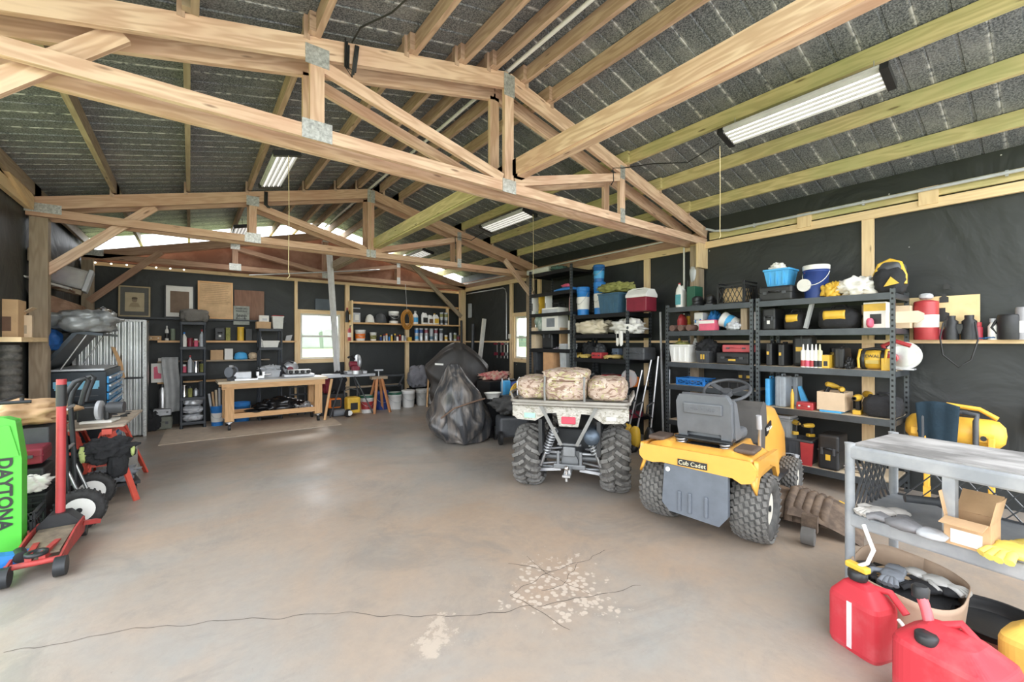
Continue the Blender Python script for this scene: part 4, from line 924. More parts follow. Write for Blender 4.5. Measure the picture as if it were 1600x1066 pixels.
p = RL(1527, 0); t = T('spray_can', 'small red-capped can beside the binoculars', 'can', p); MB().lathe([(.035, 0), (.035, .11), (.02, .13)]).build('body', mat('maroon_tin', (.35, .03, .05), .4), t); MB().cyl((0, 0, .125), (0, 0, .16), .028).build('cap', RED, t)
p = RL(1552, 0); t = T('spray_bottle', 'small white spray bottle on the wall ledge', 'bottle', p); MB().lathe([(.034, 0), (.034, .12), (.018, .15), (.018, .16)]).build('body', PAPER, t); MB().cyl((0, 0, .155), (0, 0, .19), .022).build('cap', LGREY, t)
tag(MB().tube([(5.66, onX(1541, 500, 5.66)[0]+.08*math.cos(i*.6)*(1+.1*(i % 3)), Z0+.012+.003*(i % 4)) if i % 2 else (5.70, onX(1541, 500, 5.66)[0]+.08*math.cos(i*.6), Z0+.012) for i in range(14)], .006).build('cord', mat('blue_cord', (.02, .10, .25), .6)), 'dark blue cord bunched on the ledge beside the spray bottle', 'cord')
p = RL(1577, 0, 5.68); t = T('speaker', 'black cylindrical wireless speaker on the wall ledge', 'speaker', p); MB().lathe([(.068, 0), (.072, .01), (.072, .2), (.066, .22), (.001, .222)], n=28).build('body', BLACK, t); MB().tube([(0, .075, .05), (-.01, .1, .11), (0, .075, .17)], .01).build('handle', BLACK, t)
p = RL(1598, 0, 5.68); t = T('clear_jar', 'clear-topped container at the right edge of the wall ledge', 'jar', p); MB().lathe([(.045, 0), (.045, .26), (.04, .28)]).build('body', mat('smoky_clear', (.3, .3, .32), .2), t); MB().cyl((0, 0, .06), (0, 0, .16), .0465).build('label', PAPER, t)
# ================================================================= makers for the small things
HP = PI/2
def RK(px0, px1, pyt, z, xf=5.17, dep=.3):
    y0 = onX(px0, 533, xf)[0]; y1 = onX(px1, 533, xf+dep*.5)[0]
    if y0-y1 < .03: y1 = y0-.03
    h = max(.02, 1.5-(pyt-534)/FPX*(xf*_S+(y0+y1)/2*_C)-z)
    return Vector((xf+dep/2, (y0+y1)/2, z+.0005)), y0-y1, h
def BK(px0, px1, pyt, z, yf=9.55, dep=.15):
    x0 = onY(px0, 533, yf)[0]; x1 = onY(px1, 533, yf)[0]
    h = max(.02, 1.5-(pyt-534)/FPX*((x0+x1)/2*_S+yf*_C)-z)
    return Vector(((x0+x1)/2, yf+dep/2, z+.0005)), x1-x0, h
def case_(label, loc, rz, w, d, h, m=BLACK, tag_m=None, group=None, name='tool_case', cat='tool case', latch=DGREY, flat=True):
    t = T(name, label, cat, loc, rz, group)
    mb = MB(); mb.box((0, 0, h/2), (w, d, h))
    mb.build('body', m, t, bevel=min(w, d, h)*.13, seg=3)
    mb = MB(); mb.box((0, 0, h*.55), (w*1.02, d*1.02, h*.05)); mb.build('lid_seam', m, t, bevel=.003)
    for s in (-1, 1): B((s*w*.28, -d/2-.006, h*.53), (w*.12, .014, h*.2)).build('latch', latch, t, bevel=.003)
    MB().tube([(-w*.16, -d/2, h*.60), (-w*.15, -d/2-.025, h*.62), (w*.15, -d/2-.025, h*.62), (w*.16, -d/2, h*.60)], min(.01, h*.06), n=6).build('handle', m, t)
    if tag_m: B((0, -d/2-.003, h*.36), (w*.22, .004, h*.16)).build('badge', tag_m, t)
    return t
def upcase(label, loc, rz, w, d, h, m=BLACK, tag_m=YEL, group=None):
    """case standing on its narrow side: ribs and a carrying handle on top"""
    t = T('tool_case', label, 'tool case', loc, rz, group)
    B((0, 0, h/2), (w, d, h)).build('body', m, t, bevel=min(w, d)*.2, seg=3)
    B((0, 0, h/2), (w*.10, d*1.03, h*.96)).build('rib', m, t, bevel=.003)
    MB().tube([(0, -d*.2, h-.005), (0, -d*.2, h+.02), (0, d*.2, h+.02), (0, d*.2, h-.005)], .008, n=6).build('handle', m, t)
    if tag_m: B((-w*.1, -d/2-.004, h*.55), (w*.35, .004, h*.14)).build('badge', tag_m, t)
    return t
def carton_(label, loc, rz, w, d, h, m=CARD, band=None, mark=None, group=None, name='cardboard_box', cat='box'):
    t = T(name, label, cat, loc, rz, group)
    B((0, 0, h/2), (w, d, h)).build('body', m, t, bevel=.003)
    B((0, 0, h+.0008), (w*.14, d*.98, .001)).build('tape', LCARD if m != LCARD else PAPER, t)
    if band: B((0, -d/2-.001, h*.8), (w*.98, .002, h*.28)).build('printed_band', band, t)
    if mark: B((w*.05, -d/2-.001, h*.35), (w*.5, .002, h*.38)).build('printed_panel', mark, t)
    return t
def tote_(label, loc, rz, w, d, h, m=TEAL, lid=None, group=None, name='storage_tote', cat='tote', tp=.86):
    t = T(name, label, cat, loc, rz, group)
    mb = MB(); V = []; q = tp; hh = h*.9
    for (a, z) in ((q, 0), (1, hh), (.96, hh), (q*.95, .012)):
        V += [(-w/2*a, -d/2*a, z), (w/2*a, -d/2*a, z), (w/2*a, d/2*a, z), (-w/2*a, d/2*a, z)]
    F = [(3, 2, 1, 0)]+[(k*4+i, k*4+(i+1) % 4, k*4+4+(i+1) % 4, k*4+4+i) for k in range(3) for i in range(4)]+[(12, 13, 14, 15)]
    mb.add(V, F)
    for x in (-.3, 0, .3): mb.box((x*w*.9, -d/2*.945, hh*.5), (w*.05, d*.05, hh*.85))
    mb.build('body', m, t)
    mb = MB()
    for s in (-1, 1): mb.box((s*w*.5, 0, hh), (.02, d*1.04, .022)).box((0, s*d*.5, hh), (w*1.04, .02, .022))
    mb.build('rim', m, t, bevel=.004)
    if lid: B((0, 0, h*.96), (w*1.05, d*1.05, h*.07)).build('lid', lid, t, bevel=.008)
    return t
def crate_(label, loc, rz, w, d, h, m=BLACK, n=6):
    t = T('milk_crate', label, 'crate', loc, rz)
    for (ax, sgn) in (('x', -1), ('x', 1), ('y', -1), ('y', 1)):
        mb = MB(); L_ = w if ax == 'y' else d
        def P(a, z): return (a, sgn*d/2, z) if ax == 'y' else (sgn*w/2, a, z)
        up = (0, 1, 0) if ax == 'y' else (1, 0, 0)
        for z in (.01, h*.80, h-.01): mb.bar(P(-L_/2, z), P(L_/2, z), .012, .02, up)
        for a in (-L_/2+.01, L_/2-.01): mb.bar(P(a, 0), P(a, h), .012, .02, up)
        for k in range(n):
            a0 = -L_/2+L_*k/n; a1 = a0+L_/n*1.9
            if a1 <= L_/2+.001:
                mb.bar(P(a0, .01), P(a1, h*.8), .006, .007, up); mb.bar(P(a1, .01), P(a0, h*.8), .006, .007, up)
        mb.build('lattice_side', m, t)
    B((0, 0, .006), (w, d, .008)).build('floor_panel', m, t)
    return t
def pail_(label, loc, rz, r, h, m=WHITE, lid=None, band=None, group=None, name='bucket', cat='bucket', hand=STEEL, open_=False):
    t = T(name, label, cat, loc, rz, group)
    pr = [(r*.86, 0), (r*.97, h*.80), (r*1.02, h*.81), (r*1.02, h*.84), (r*.98, h*.85), (r, h)]
    if open_: pr += [(r*.95, h), (r*.82, .02), (.001, .02)]
    MB().lathe(pr, n=28).build('body', m, t)
    if not open_: MB().lathe([(r*1.03, h*.88), (r*1.04, h), (r*.99, h+.008), (r*.92, h-.002), (.001, h-.002)], n=28).build('lid', lid or m, t)
    if band: MB().cyl((0, 0, h*.22), (0, 0, h*.66), r*.915, r*.962, n=28, caps=False).build('label_band', band, t)
    MB().tube([(r*1.02*math.cos(a), -abs(r*1.05*math.sin(a))*1.0, h*.82-h*.42*math.sin(a)) for a in [PI*i/12 for i in range(13)]], .004, n=5).build('bail_handle', hand, t)
    return t
def paintcan(label, loc, r, h, m, lid=STEEL, band=None, group=None):
    t = T('paint_can', label, 'can', loc, 0, group)
    MB().lathe([(r, 0), (r*1.03, .004), (r, .008), (r, h-.008), (r*1.03, h-.004), (r*.98, h)], n=18).build('body', m, t)
    MB().lathe([(r*.95, h-.004), (r*.9, h+.002), (.001, h-.002)], n=18).build('lid', lid, t)
    if band: MB().cyl((0, 0, h*.25), (0, 0, h*.75), r*1.01, n=18, caps=False).build('label_band', band, t)
    return t
def spray(label, loc, r, h, m, cap, group=None):
    t = T('spray_can', label, 'can', loc, 0, group)
    MB().lathe([(r, 0), (r, h*.72), (r*.6, h*.80), (.001, h*.8)], n=14).build('body', m, t)
    MB().lathe([(r*.82, h*.78), (r*.82, h*.97), (r*.7, h), (.001, h)], n=14).build('cap', cap, t)
    return t
def jug_(label, loc, rz, w, d, h, m, cap, lab=None, group=None):
    t = T('jug', label, 'jug', loc, rz, group); n = 24; V = []
    pr = [(.95, 0), (1, .02), (1, h*.62), (.85, h*.75), (.45, h*.86), (.25, h*.90), (.25, h*.95)]
    for q, z in pr:
        for i in range(n):
            a = 2*PI*i/n; f = lambda v: math.copysign(abs(v)**.6, v); k = (1-q)*.3
            V.append((f(math.cos(a))*w/2*q-w*k, f(math.sin(a))*d/2*q, z))
    mb = MB(); mb.add(V, [(k*n+i, k*n+(i+1) % n, (k+1)*n+(i+1) % n, (k+1)*n+i) for k in range(len(pr)-1) for i in range(n)], True); mb.build('body', m, t)
    MB().cyl((-w*.22, 0, h*.93), (-w*.22, 0, h), w*.15, n=14).build('cap', cap, t)
    MB().tube([(-w*.08, 0, h*.86), (w*.2, 0, h*.88), (w*.36, 0, h*.74), (w*.38, 0, h*.6)], w*.07, n=8).build('handle', m, t)
    if lab: B((0, -d/2-.001, h*.33), (w*.7, .004, h*.4)).build('label_panel', lab, t)
    return t
def bottle_(label, loc, r, h, m, cap, lab=None, group=None):
    t = T('bottle', label, 'bottle', loc, 0, group)
    MB().lathe([(r, 0), (r, h*.6), (r*.85, h*.7), (r*.35, h*.82), (r*.35, h*.9), (.001, h*.9)], n=16).build('body', m, t)
    MB().cyl((0, 0, h*.88), (0, 0, h), r*.42, n=12).build('cap', cap, t)
    if lab: MB().cyl((0, 0, h*.15), (0, 0, h*.5), r*1.015, n=16, caps=False).build('label_band', lab, t)
    return t
def toolbag(label, loc, rz, w, d, h, m=BCLOTH, panel=None, seed=1, word=None):
    t = T('tool_bag', label, 'bag', loc, rz)
    MB().blob((0, 0, h*.46), (w/2, d/2, h*.5), seed, .10, p=3.6, n=34).build('body', m, t)
    for s in (-1, 1): MB().tube([(-w*.22, s*d*.18, h*.86), (-w*.14, s*d*.15, h*1.10), (w*.14, s*d*.15, h*1.10), (w*.22, s*d*.18, h*.86)], .009, n=6).build('strap', m, t)
    if panel:
        o = MB().sheet(lambda u, v: (-w*.30+w*.55*u, -d*.475-.03*math.sin(v*PI)*.6, h*(.42+.42*v)), 8, 6).build('front_panel', panel, t, solid=.006)
        if word: text(word, h*.22, BLACK, o, (0, -d*.54, h*.60), (HP, 0, 0))
    return t
def cloth_(name, label, loc, rz, r, m, seed=1, cat='cloth', amp=.35, fold=.08, p=2.3, freq=2.4):
    o = MB().blob((0, 0, r[2]*.92), r, seed, amp, freq, n=44, p=p, fold=fold).build(name, m, None, loc=loc, rot=(0, 0, rz)); return tag(o, label, cat)

# ================================================================= racks on the right wall
R_ = -HP
Z5, Z4, Z3, Z2, Z1 = 1.955, 1.63, 1.23, .78, .20       # board tops of the nearest rack
l, w, h = RK(1185, 1246, 447, Z5); case_('flat black equipment case under the blue tote on the nearest rack', l, R_, w, .32, h)
l2, w2, h2 = RK(1192, 1240, 419, Z5+h+.001); tt = tote_('small bright blue tote with white rags on top of the nearest rack', l2+Vector((0, 0, .004)), R_, w2, .26, h2, LBLUE, tp=.78)
cloth_('rag', 'white rags spilling out of the small blue tote', l2+Vector((0, .03, h2*.7)), 0, (.07, .08, .07), PAPER, 3, 'rag')
l, w, h = RK(1246, 1298, 414, Z5, 5.18, .28); pb = pail_('dark blue pail with a round white label on top of the nearest rack', l, R_, w/2*.92, h, DBLUE, lid=WHITE, hand=WHITE)
MB().cyl((-w*.30, -w*.36, h*.42), (-w*.31, -w*.44, h*.42), w*.26, n=24).build('round_label', PAPER, pb)
for k in range(4): B((-w*.05+w*.15*(k-1.5), -w*.44+.02*abs(k-1.5), h*.82), (.02, .006, .03)).build('red_mark', RED, pb)
l, w, h = RK(1282, 1314, 440, Z5, 5.16, .2); cloth_('harness', 'bundle of yellow webbing lying beside the dark blue pail', l, R_, (w/2, .08, h*.5), YEL, 5, 'harness', .6, .2)
l, w, h = RK(1306, 1368, 432, Z5, 5.16, .26); cloth_('plastic_bag', 'crumpled white plastic bag beside the backpack', l, R_, (w/2, .12, h*.5), PAPER, 9, 'bag', .5, .1)
l, w, h = RK(1358, 1420, 403, Z5, 5.17, .30)
bk = T('backpack', 'black backpack with yellow trim on top of the nearest rack', 'backpack', l, R_)
MB().blob((0, 0, h*.36), (w*.46, .15, h*.40), 4, .14, p=3, n=32).build('body', BCLOTH, bk)
MB().tube([(-w*.40, -.05, h*.55), (-w*.28, -.04, h*.86), (0, -.02, h*.97), (w*.28, -.03, h*.86), (w*.42, -.05, h*.5), (w*.42, -.06, h*.25)], .022).build('trim', YEL, bk)
MB().blob((0, .02, h*.66), (w*.40, .12, h*.28), 6, .1, p=2.6, n=28).build('mesh_pocket', DGREY, bk)
MB().prism([(-.02, h*.18), (.09, h*.25), (.03, h*.45)], .01, (0, -.155, 0), 'y').build('patch', YEL, bk)
# second shelf
l, w, h = RK(1190, 1219, 482, Z4); case_('small black case with a white tag at the left end of the second shelf', l, R_, w, .28, h, BLACK, PAPER)
l, w, h = RK(1220, 1262, 487, Z4); toolbag('small black tool bag with a yellow front, left of the leaning grey board', l, R_, w, .26, h, BCLOTH, YEL, 2)
l, w, h = RK(1256, 1266, 474, Z4, 5.13, .1); o = MB().box((0, 0, h/2), (.055, .03, h)).build('board_offcut', mat('grey_board', (.36, .38, .38), .7), None, loc=l+Vector((0, .02, .012)), rot=(0, .0, 0)); o.rotation_euler = (.22, 0, 0); tag(o, 'grey board offcut leaning between the two black tool bags', 'board')
l, w, h = RK(1274, 1344, 476, Z4); toolbag('large black tool bag with a yellow panel on the second shelf', l, R_, w, .30, h*.9, BCLOTH, YEL, 3)
l, w, h = RK(1346, 1391, 472, Z4); carton_('white and yellow product box at the near end of the second shelf', l, R_, w*.92, .24, h, PAPER, YEL, BLACK)
l, w, h = RK(1350, 1368, 497, Z4, 5.11, .04); tag(MB().blob((0, 0, h*.5), (.05, .025, h*.5), 2, .1).build('tape_roll', PINK, None, loc=l-Vector((.0, 0, 0))), 'pink roll lying in front of the white and yellow product box', 'roll')
l, w, h = RK(1393, 1436, 480, Z4, 5.22, .2); o = MB().prism([(-.16, -.05), (.12, -.055), (.16, -.02), (.16, .03), (.12, .055), (-.16, .05)], .03, (0, 0, .10), 'y').build('wooden_paddle', BOARD, None, loc=l+Vector((.0, .04, 0)), rot=(0, 0, R_)); tag(o, 'tan wooden paddle sticking out at the near end of the second shelf', 'paddle')
# third shelf
l, w, h = RK(1195, 1213, 536, Z3); upcase('narrow black case standing at the left end of the third shelf', l, R_, w, .26, h)
l, w, h = RK(1214, 1232, 538, Z3); upcase('second narrow black case, standing right of the leftmost one', l, R_, w, .26, h)
l, w, h = RK(1234, 1273, 524, Z3, 5.25); upcase('tallest black case on the third shelf, behind the white sealant tubes', l, R_, w, .2, h)
for k, (px, mt, cp, nm) in enumerate(((1254, PAPER, RED, 'leftmost, with a red base'), (1261, WHITE, PINK, 'second from the left'), (1268, WHITE, RED, 'in the middle'), (1274, PAPER, BLACK, 'fourth from the left'), (1280, mat('yellowed_white', (.7, .68, .45), .5), BLACK, 'rightmost, slightly yellow'))):
    l, w, h = RK(px-3, px+3, 538, Z3, 5.13, .05); t = T('sealant_tube', f'sealant tube standing before the tall black case, {nm}', 'tube', l, 0, 'sealant tubes')
    MB().lathe([(.023, 0), (.023, h*.72), (.01, h*.76), (.006, h)], n=14).build('body', mt, t); MB().cyl((0, 0, .01), (0, 0, h*.3), .0235, n=14, caps=False).build('label_band', cp, t)
l, w, h = RK(1283, 1299, 555, Z3, 5.14, .15); carton_('small yellow box right of the sealant tubes', l, R_, w, .14, h, YEL, None, BLACK)
l, w, h = RK(1301, 1325, 544, Z3, 5.18); upcase('ribbed black case between the small yellow box and the inflator', l, R_, w, .24, h, BLACK, None)
l, w, h = RK(1319, 1334, 560, Z3, 5.14, .1); cloth_('cable', 'tangle of black cable beside the inflator', l, R_, (w/2, .06, h*.5), BLACK, 7, 'cable', .6, .2)
l, w, h = RK(1337, 1391, 544, Z3, 5.14, .26); inf = T('inflator', 'yellow and black cordless inflator on the third shelf', 'inflator', l, R_)
MB().lathe([(h*.30, -w*.30), (h*.42, -w*.26), (h*.44, 0), (h*.42, w*.26), (h*.30, w*.30)], (0, 0, h*.46), 24, Matrix.Rotation(HP, 3, 'Y'), sy=1).build('body', YEL, inf)
for s in (-1, 1):
    MB().lathe([(h*.30, -.02), (h*.46, -.016), (h*.46, .016), (h*.30, .02)], (s*w*.33, 0, h*.46), 24, Matrix.Rotation(HP, 3, 'Y')).build('end_guard', BLACK, inf)
    MB().tube([(s*w*.43, -.10, .015), (s*w*.44, -.11, h*.5), (s*w*.43, -.06, h*.9), (s*w*.43, .08, h*.9), (s*w*.44, .10, h*.4), (s*w*.43, .10, .015)], .011).build('roll_bar', YEL, inf)
MB().tube([(-w*.42, 0, h*.9), (0, 0, h*.97), (w*.42, 0, h*.9)], .014).build('handle', BLACK, inf)
text('DEWALT', h*.2, BLACK, inf, (0, -h*.455, h*.62), (HP, 0, 0)); B((0, -h*.44, h*.36), (w*.42, .012, h*.16)).build('control_panel', mat('tan_panel', (.5, .38, .1), .5), inf)
l, w, h = RK(1384, 1432, 531, Z3, 5.20, .3); cs = T('circular_saw', 'white and red circular saw at the near end of the third shelf', 'saw', l, R_)
MB().cyl((0, -.02, h*.48), (0, .03, h*.48), h*.46, n=32).build('blade_guard', mat('pale_guard', (.62, .63, .60), .4), cs); MB().cyl((0, -.028, h*.46), (0, -.024, h*.46), h*.34, n=32).build('blade', STEEL, cs)
MB().tube([(-.10, -.02, h*.5), (-.14, -.03, h*.8), (-.05, -.03, h*.96), (.06, -.03, h*.8)], .02).build('handle', RED, cs); MB().cyl((-.06, -.12, h*.4), (-.06, -.03, h*.4), .04).build('motor', RED, cs); B((0, 0, .012), (w*.9, .12, .012)).build('base_plate', SILV, cs)
l, w, h = RK(1378, 1392, 560, Z3, 5.13, .1); tag(B((0, 0, h/2), (.05, .08, h)).build('battery', YEL, None, loc=l-Vector((.0, .0, 0)), bevel=.006), 'yellow tool battery standing before the circular saw', 'battery')
# fourth shelf
l, w, h = RK(1195, 1209, 592, Z2, 5.16, .25); upcase('bright blue case at the left end of the fourth shelf', l, R_, w, .24, h, LBLUE, None)
l, w, h = RK(1210, 1233, 588, Z2, 5.16, .2); upcase('pale grey plastic case right of the bright blue one', l, R_, w, .2, h, mat('pale_slate', (.30, .34, .38), .45), None)
l, w, h = RK(1234, 1250, 589, Z2, 5.36, .2); upcase('second pale grey case, half hidden by the yellow tube', l, R_, w, .16, h, mat('pale_slate', (.30, .34, .38), .45), None)
l, w, h = RK(1233, 1241, 604, Z2, 5.13, .06); bottle_('yellow chalk bottle with a black spout on the fourth shelf', l, w*.45, h, YEL, BLACK)
l, w, h = RK(1246, 1270, 600, Z2, 5.3, .15); o = MB().prism([(-.02, 0), (.05, 0), (-.03, .20), (-.06, .19)], .03, (0, 0, 0), 'y').build('blue_clamp', LBLUE, None, loc=l+Vector((0, .02, .03)), rot=(0, -.0, R_)); tag(o, 'blue wedge-shaped tool leaning behind the grey case', 'tool')
l, w, h = RK(1243, 1273, 629, Z2, 5.13, .14); case_('low red tray with a white lid on the fourth shelf', l, R_, w, .12, h, RED, None, None, 'parts_tray', 'tray', WHITE)
l, w, h = RK(1275, 1327, 612, Z2, 5.15, .30)
bx = carton('open tan carton holding yellow drills on the fourth shelf', l+Vector((0, 0, .022)), 0, (.28, w*.95, h-.03), LCARD, 0, marks=False)
tag(B((l.x, l.y, Z2+.012), (.30, w*.75, .018)).build('blue_folder', LBLUE), 'flat blue folder under the open tan carton', 'folder')
def drill(label, loc, rz, s=1, rx=0):
    t = T('cordless_drill', label, 'drill', loc, rz, 'yellow cordless drills'); t.rotation_euler = (rx, 0, rz)
    MB().lathe([(.012*s, -.09*s), (.022*s, -.06*s), (.026*s, -.04*s), (.032*s, 0), (.030*s, .06*s), (.02*s, .075*s)], (0, 0, .15*s), 16, Matrix.Rotation(-HP, 3, 'X')).build('body', YEL, t)
    MB().cyl((0, -.09*s, .15*s), (0, -.05*s, .15*s), .017*s).build('chuck', BLACK, t)
    B((0, .04*s, .085*s), (.034*s, .045*s, .12*s), R=Matrix.Rotation(.15, 3, 'X')).build('grip', BLACK, t, bevel=.008)
    B((0, .03*s, .02*s), (.06*s, .09*s, .04*s)).build('battery', YEL, t, bevel=.006); return t
drill('cordless drill on top in the open tan carton', l+Vector((.02, .06, .13)), .8, .9, .3); drill('cordless drill beside the other one in the open tan carton', l+Vector((-.02, -.06, .10)), 1.9, .9)
l, w, h = RK(1329, 1345, 606, Z2, 5.15, .15); drill('yellow cordless drill standing between the tan carton and the black tool bag', l, R_, 1.1)
l, w, h = RK(1348, 1362, 600, Z2, 5.38, .15); drill('yellow cordless drill standing behind the black tool bag', l, R_+.4, 1.2)
l, w, h = RK(1344, 1411, 616, Z2, 5.15, .30); toolbag('slouching black tool bag at the near end of the fourth shelf', l, R_, w, .30, h*.9, BCLOTH, None, 6)
# bottom shelf
l, w, h = RK(1212, 1240, 649, Z1, 5.20, .2); tote_('clear grey bin at the left end of the bottom shelf', l, R_, w, .22, h, mat('clear_grey_bin', (.35, .37, .38), .3), LGREY)
l, w, h = RK(1222, 1275, 684, Z1, 5.13, .3); tote_('shallow dark tray carrying two yellow drills on the bottom shelf', l, R_, w, .26, h, DGREY)
lz = l+Vector((-.02, 0, h+.004)); drill('yellow drill lying left on the dark tray', lz+Vector((0, .05, 0)), R_+.8, .9); drill('yellow drill lying right on the dark tray', lz+Vector((0, -.07, 0)), R_-.6, .8)
l, w, h = RK(1252, 1270, 693, Z1, 5.12, .1); tag(MB().prism([(-.05, 0), (.04, 0), (.055, h), (-.06, h)], .03, (0, 0, 0), 'y').build('red_scoop', RED, None, loc=l-Vector((.02, .0, 0)), rot=(0, 0, R_)), 'red tapered scoop in front of the dark tray', 'scoop')
l, w, h = RK(1277, 1318, 680, Z1, 5.13, .3); case_('black wheeled tool case with a yellow label on the bottom shelf', l, R_, w, .30, h, BLACK, YEL)
l, w, h = RK(1217, 1247, 693, Z1, 5.12, .1); mb = MB()
for k in range(9): a = k*.7; mb.tube([(-.12+.03*k, .02*math.sin(a), .02), (-.06+.02*k, .03, .07+.02*math.sin(a)), (.03+.01*k, -.02, .10), (.08, .03*math.cos(a), .03)], .006, n=5)
tag(mb.build('cable', LGREY, None, loc=l-Vector((.03, 0, 0)), rot=(0, 0, R_)), 'heap of pale grey cable on the bottom shelf before the grey bin', 'cable', kind='stuff')
l, w, h = RK(1322, 1352, 690, Z1, 5.15, .2); mb = MB()
for k in range(3):
    t = T('wrench', f'steel wrench on the bottom shelf, {["lowest", "middle", "topmost"][k]} of the small stack', 'wrench', l+Vector((.0, .01*k, .12+.03*k if False else .01+.02*k)), R_+.3*k-.2, 'steel wrenches'); B((0, 0, .008), (.18, .02, .01)).build('shaft', CHROME, t); MB().lathe([(.012, 0), (.024, 0), (.024, .012), (.012, .012)], (.1, 0, .002), 14).build('ring_end', CHROME, t)

# left steel rack (A)
A5, A4, A3, A2 = 1.955, 1.64, 1.23, .93
l, w, h = RK(1049, 1070, 441, A5); jug_('white detergent jug with a red cap, far end of the rack top', l, R_, w, .15, h, WHITE, RED, mat('teal_label', (.1, .35, .4), .5))
l, w, h = RK(1070, 1092, 447, A5); carton_('dark green metal box beside the detergent jug', l, R_, w, .2, h, GREEN, None, None, name='metal_box')
l, w, h = RK(1085, 1117, 456, A5)
for k in (-1, 1):
    t = T('work_shoe', f'black work shoe on the rack top, {"left" if k < 0 else "right"} of the pair', 'shoe', l+Vector((-.02, -.07*k, 0)), R_+HP+.2*k, 'pair of black work shoes')
    MB().blob((0, 0, .045), (.15, .055, .05), 3, .08, p=2.6).blob((-.07, 0, .085), (.08, .05, .05), 3, .1).build('upper', BLACK, t); B((0, 0, .01), (.30, .10, .02)).build('sole', DGREY, t, bevel=.008)
l, w, h = RK(1119, 1175, 440, A5, 5.16, .33); crate_('black milk crate on top of the rack beside the post', l, R_, w*.9, .33, h, BLACK, 6)
cloth_('foam_block', 'tan foam stuffing inside the black milk crate', l+Vector((0, 0, .012)), 0, (.13, w*.38, h*.36), mat('tan_foam', (.62, .45, .25), .9), 2, 'foam', .15, 0, 4)
# string trimmer standing behind
t = T('string_trimmer', 'grey string trimmer standing upright behind the green box', 'trimmer', Vector((5.67, onX(1081, 500, 5.67)[0], 1.53)), R_)
MB().cyl((-.02, 0, .0), (.02, 0, .86), .013).build('shaft', STEEL, t); MB().blob((.03, 0, .93), (.05, .05, .12), 4, .2, flat=False).build('motor_head', LGREY, t); MB().tube([(-.02, 0, .72), (-.07, 0, .78), (-.06, 0, .85)], .012).build('handle', BLACK, t)
# second shelf of A
l, w, h = RK(1046, 1064, 489, A4); cloth_('cap', 'red cap at the far end of the second shelf', l+Vector((.1, 0, 0)), 0, (.09, w*.6, h*.5), RED, 3, 'hat', .1, 0)
for k in range(3):
    l, w, h = RK(1047+13*k, 1062+13*k, 500, A4, 5.13, .2); o = MB().cyl((-.12, 0, .04), (.12, 0, .04), .04, n=18).build('rolled_mat', mat('brown_roll', (.17, .10, .08), .9), None, loc=l+Vector((0, 0, .001))); tag(o, f'brown rolled mat on the second shelf, {["far", "middle", "near"][k]} one of three', 'roll', 'brown rolled mats')
l, w, h = RK(1084, 1104, 488, A4, 5.28, .2); case_('white and blue plastic case behind the pink box', l, R_, w, .2, h, WHITE, None, None, 'plastic_case', 'case', BLUE)
l, w, h = RK(1092, 1120, 500, A4, 5.14, .12); carton_('pink and white flat box on the second shelf', l, R_, w, .12, h, PINK, PAPER)
l, w, h = RK(1104, 1124, 486, A4, 5.30, .2); cloth_('bag', 'blue and grey bag stuffed behind the pink box', l, R_, (w*.55, .1, h*.5), BLUE, 6, 'bag')
l, w, h = RK(1124, 1153, 486, A4, 5.16, .25); t = T('tipped_bucket', 'white plastic pail tipped on its side on the second shelf', 'bucket', l+Vector((0, 0, h*.42)), R_)
t.rotation_euler = (0, -1.15, R_); MB().lathe([(.001, -.10), (.075, -.10), (.09, .09), (.095, .09), (.095, .11), (.088, .11), (.07, -.08), (.001, -.085)], n=26).build('body', WHITE, t); MB().cyl((0, 0, -.03), (0, 0, .04), .086, n=26, caps=False).build('label_band', LBLUE, t)
l, w, h = RK(1134, 1156, 500, A4, 5.12, .05); cloth_('plastic_bag', 'clear crumpled plastic bag before the tipped pail', l+Vector((-.005, 0, 0)), 0, (.03, w*.5, h*.4), LGREY, 2, 'bag', .4)
l, w, h = RK(1157, 1170, 482, A4, 5.15, .1); tag(B((0, 0, h/2), (.09, w, h)).build('board_offcut', GREYW, None, loc=l), 'weathered grey block standing on end on the second shelf', 'board')
l, w, h = RK(1171, 1181, 487, A4, 5.15, .2); carton_('narrow white carton with a red top at the near end of the second shelf', l, R_, w, .18, h, PAPER, RED, GREEN)
# third shelf of A
l, w, h = RK(1046, 1087, 537, A3); tote_('white plastic tub at the far end of the third shelf', l, R_, w, .32, h, WHITE)
cloth_('rag', 'olive rag lying in the white plastic tub', l+Vector((0, .05, h*.72)), 0, (.09, .10, .05), OLIVE, 3, 'rag')
l, w, h = RK(1087, 1117, 548, A3); tote_('dark grey bin with a yellow sticker on the third shelf', l, R_, w, .30, h, DGREY)
B((l.x-.145, l.y, l.z+h*.5), (.004, .05, .06)).build('sticker', YEL)
st = bpy.data.objects['sticker']; par = [o for o in bpy.data.objects if o.get('label') == 'dark grey bin with a yellow sticker on the third shelf'][0]; st.parent = par; st.matrix_parent_inverse = Matrix.Translation(par.location).inverted() if False else (Matrix.Translation(par.location) @ Matrix.Rotation(R_, 4, 'Z')).inverted()
cloth_('glove_heap', 'heap of black gloves overflowing the dark grey bin', l+Vector((0, 0, h*.75)), 0, (.12, .13, .09), BCLOTH, 4, 'gloves')['kind'] = 'stuff'
l, w, h = RK(1118, 1179, 551, A3, 5.15, .32); case_('long black case with a yellow badge on the third shelf', l, R_, w, .30, h, BLACK, YEL)
l2, w2, h2 = RK(1127, 1180, 539, A3+h+.004, 5.15, .30); case_('thin red tool case lying on the long black case', l2, R_, w2, .26, max(.04, h2), mat('dull_red', (.50, .09, .10), .5), None, None, 'tool_case', 'tool case', DGREY)
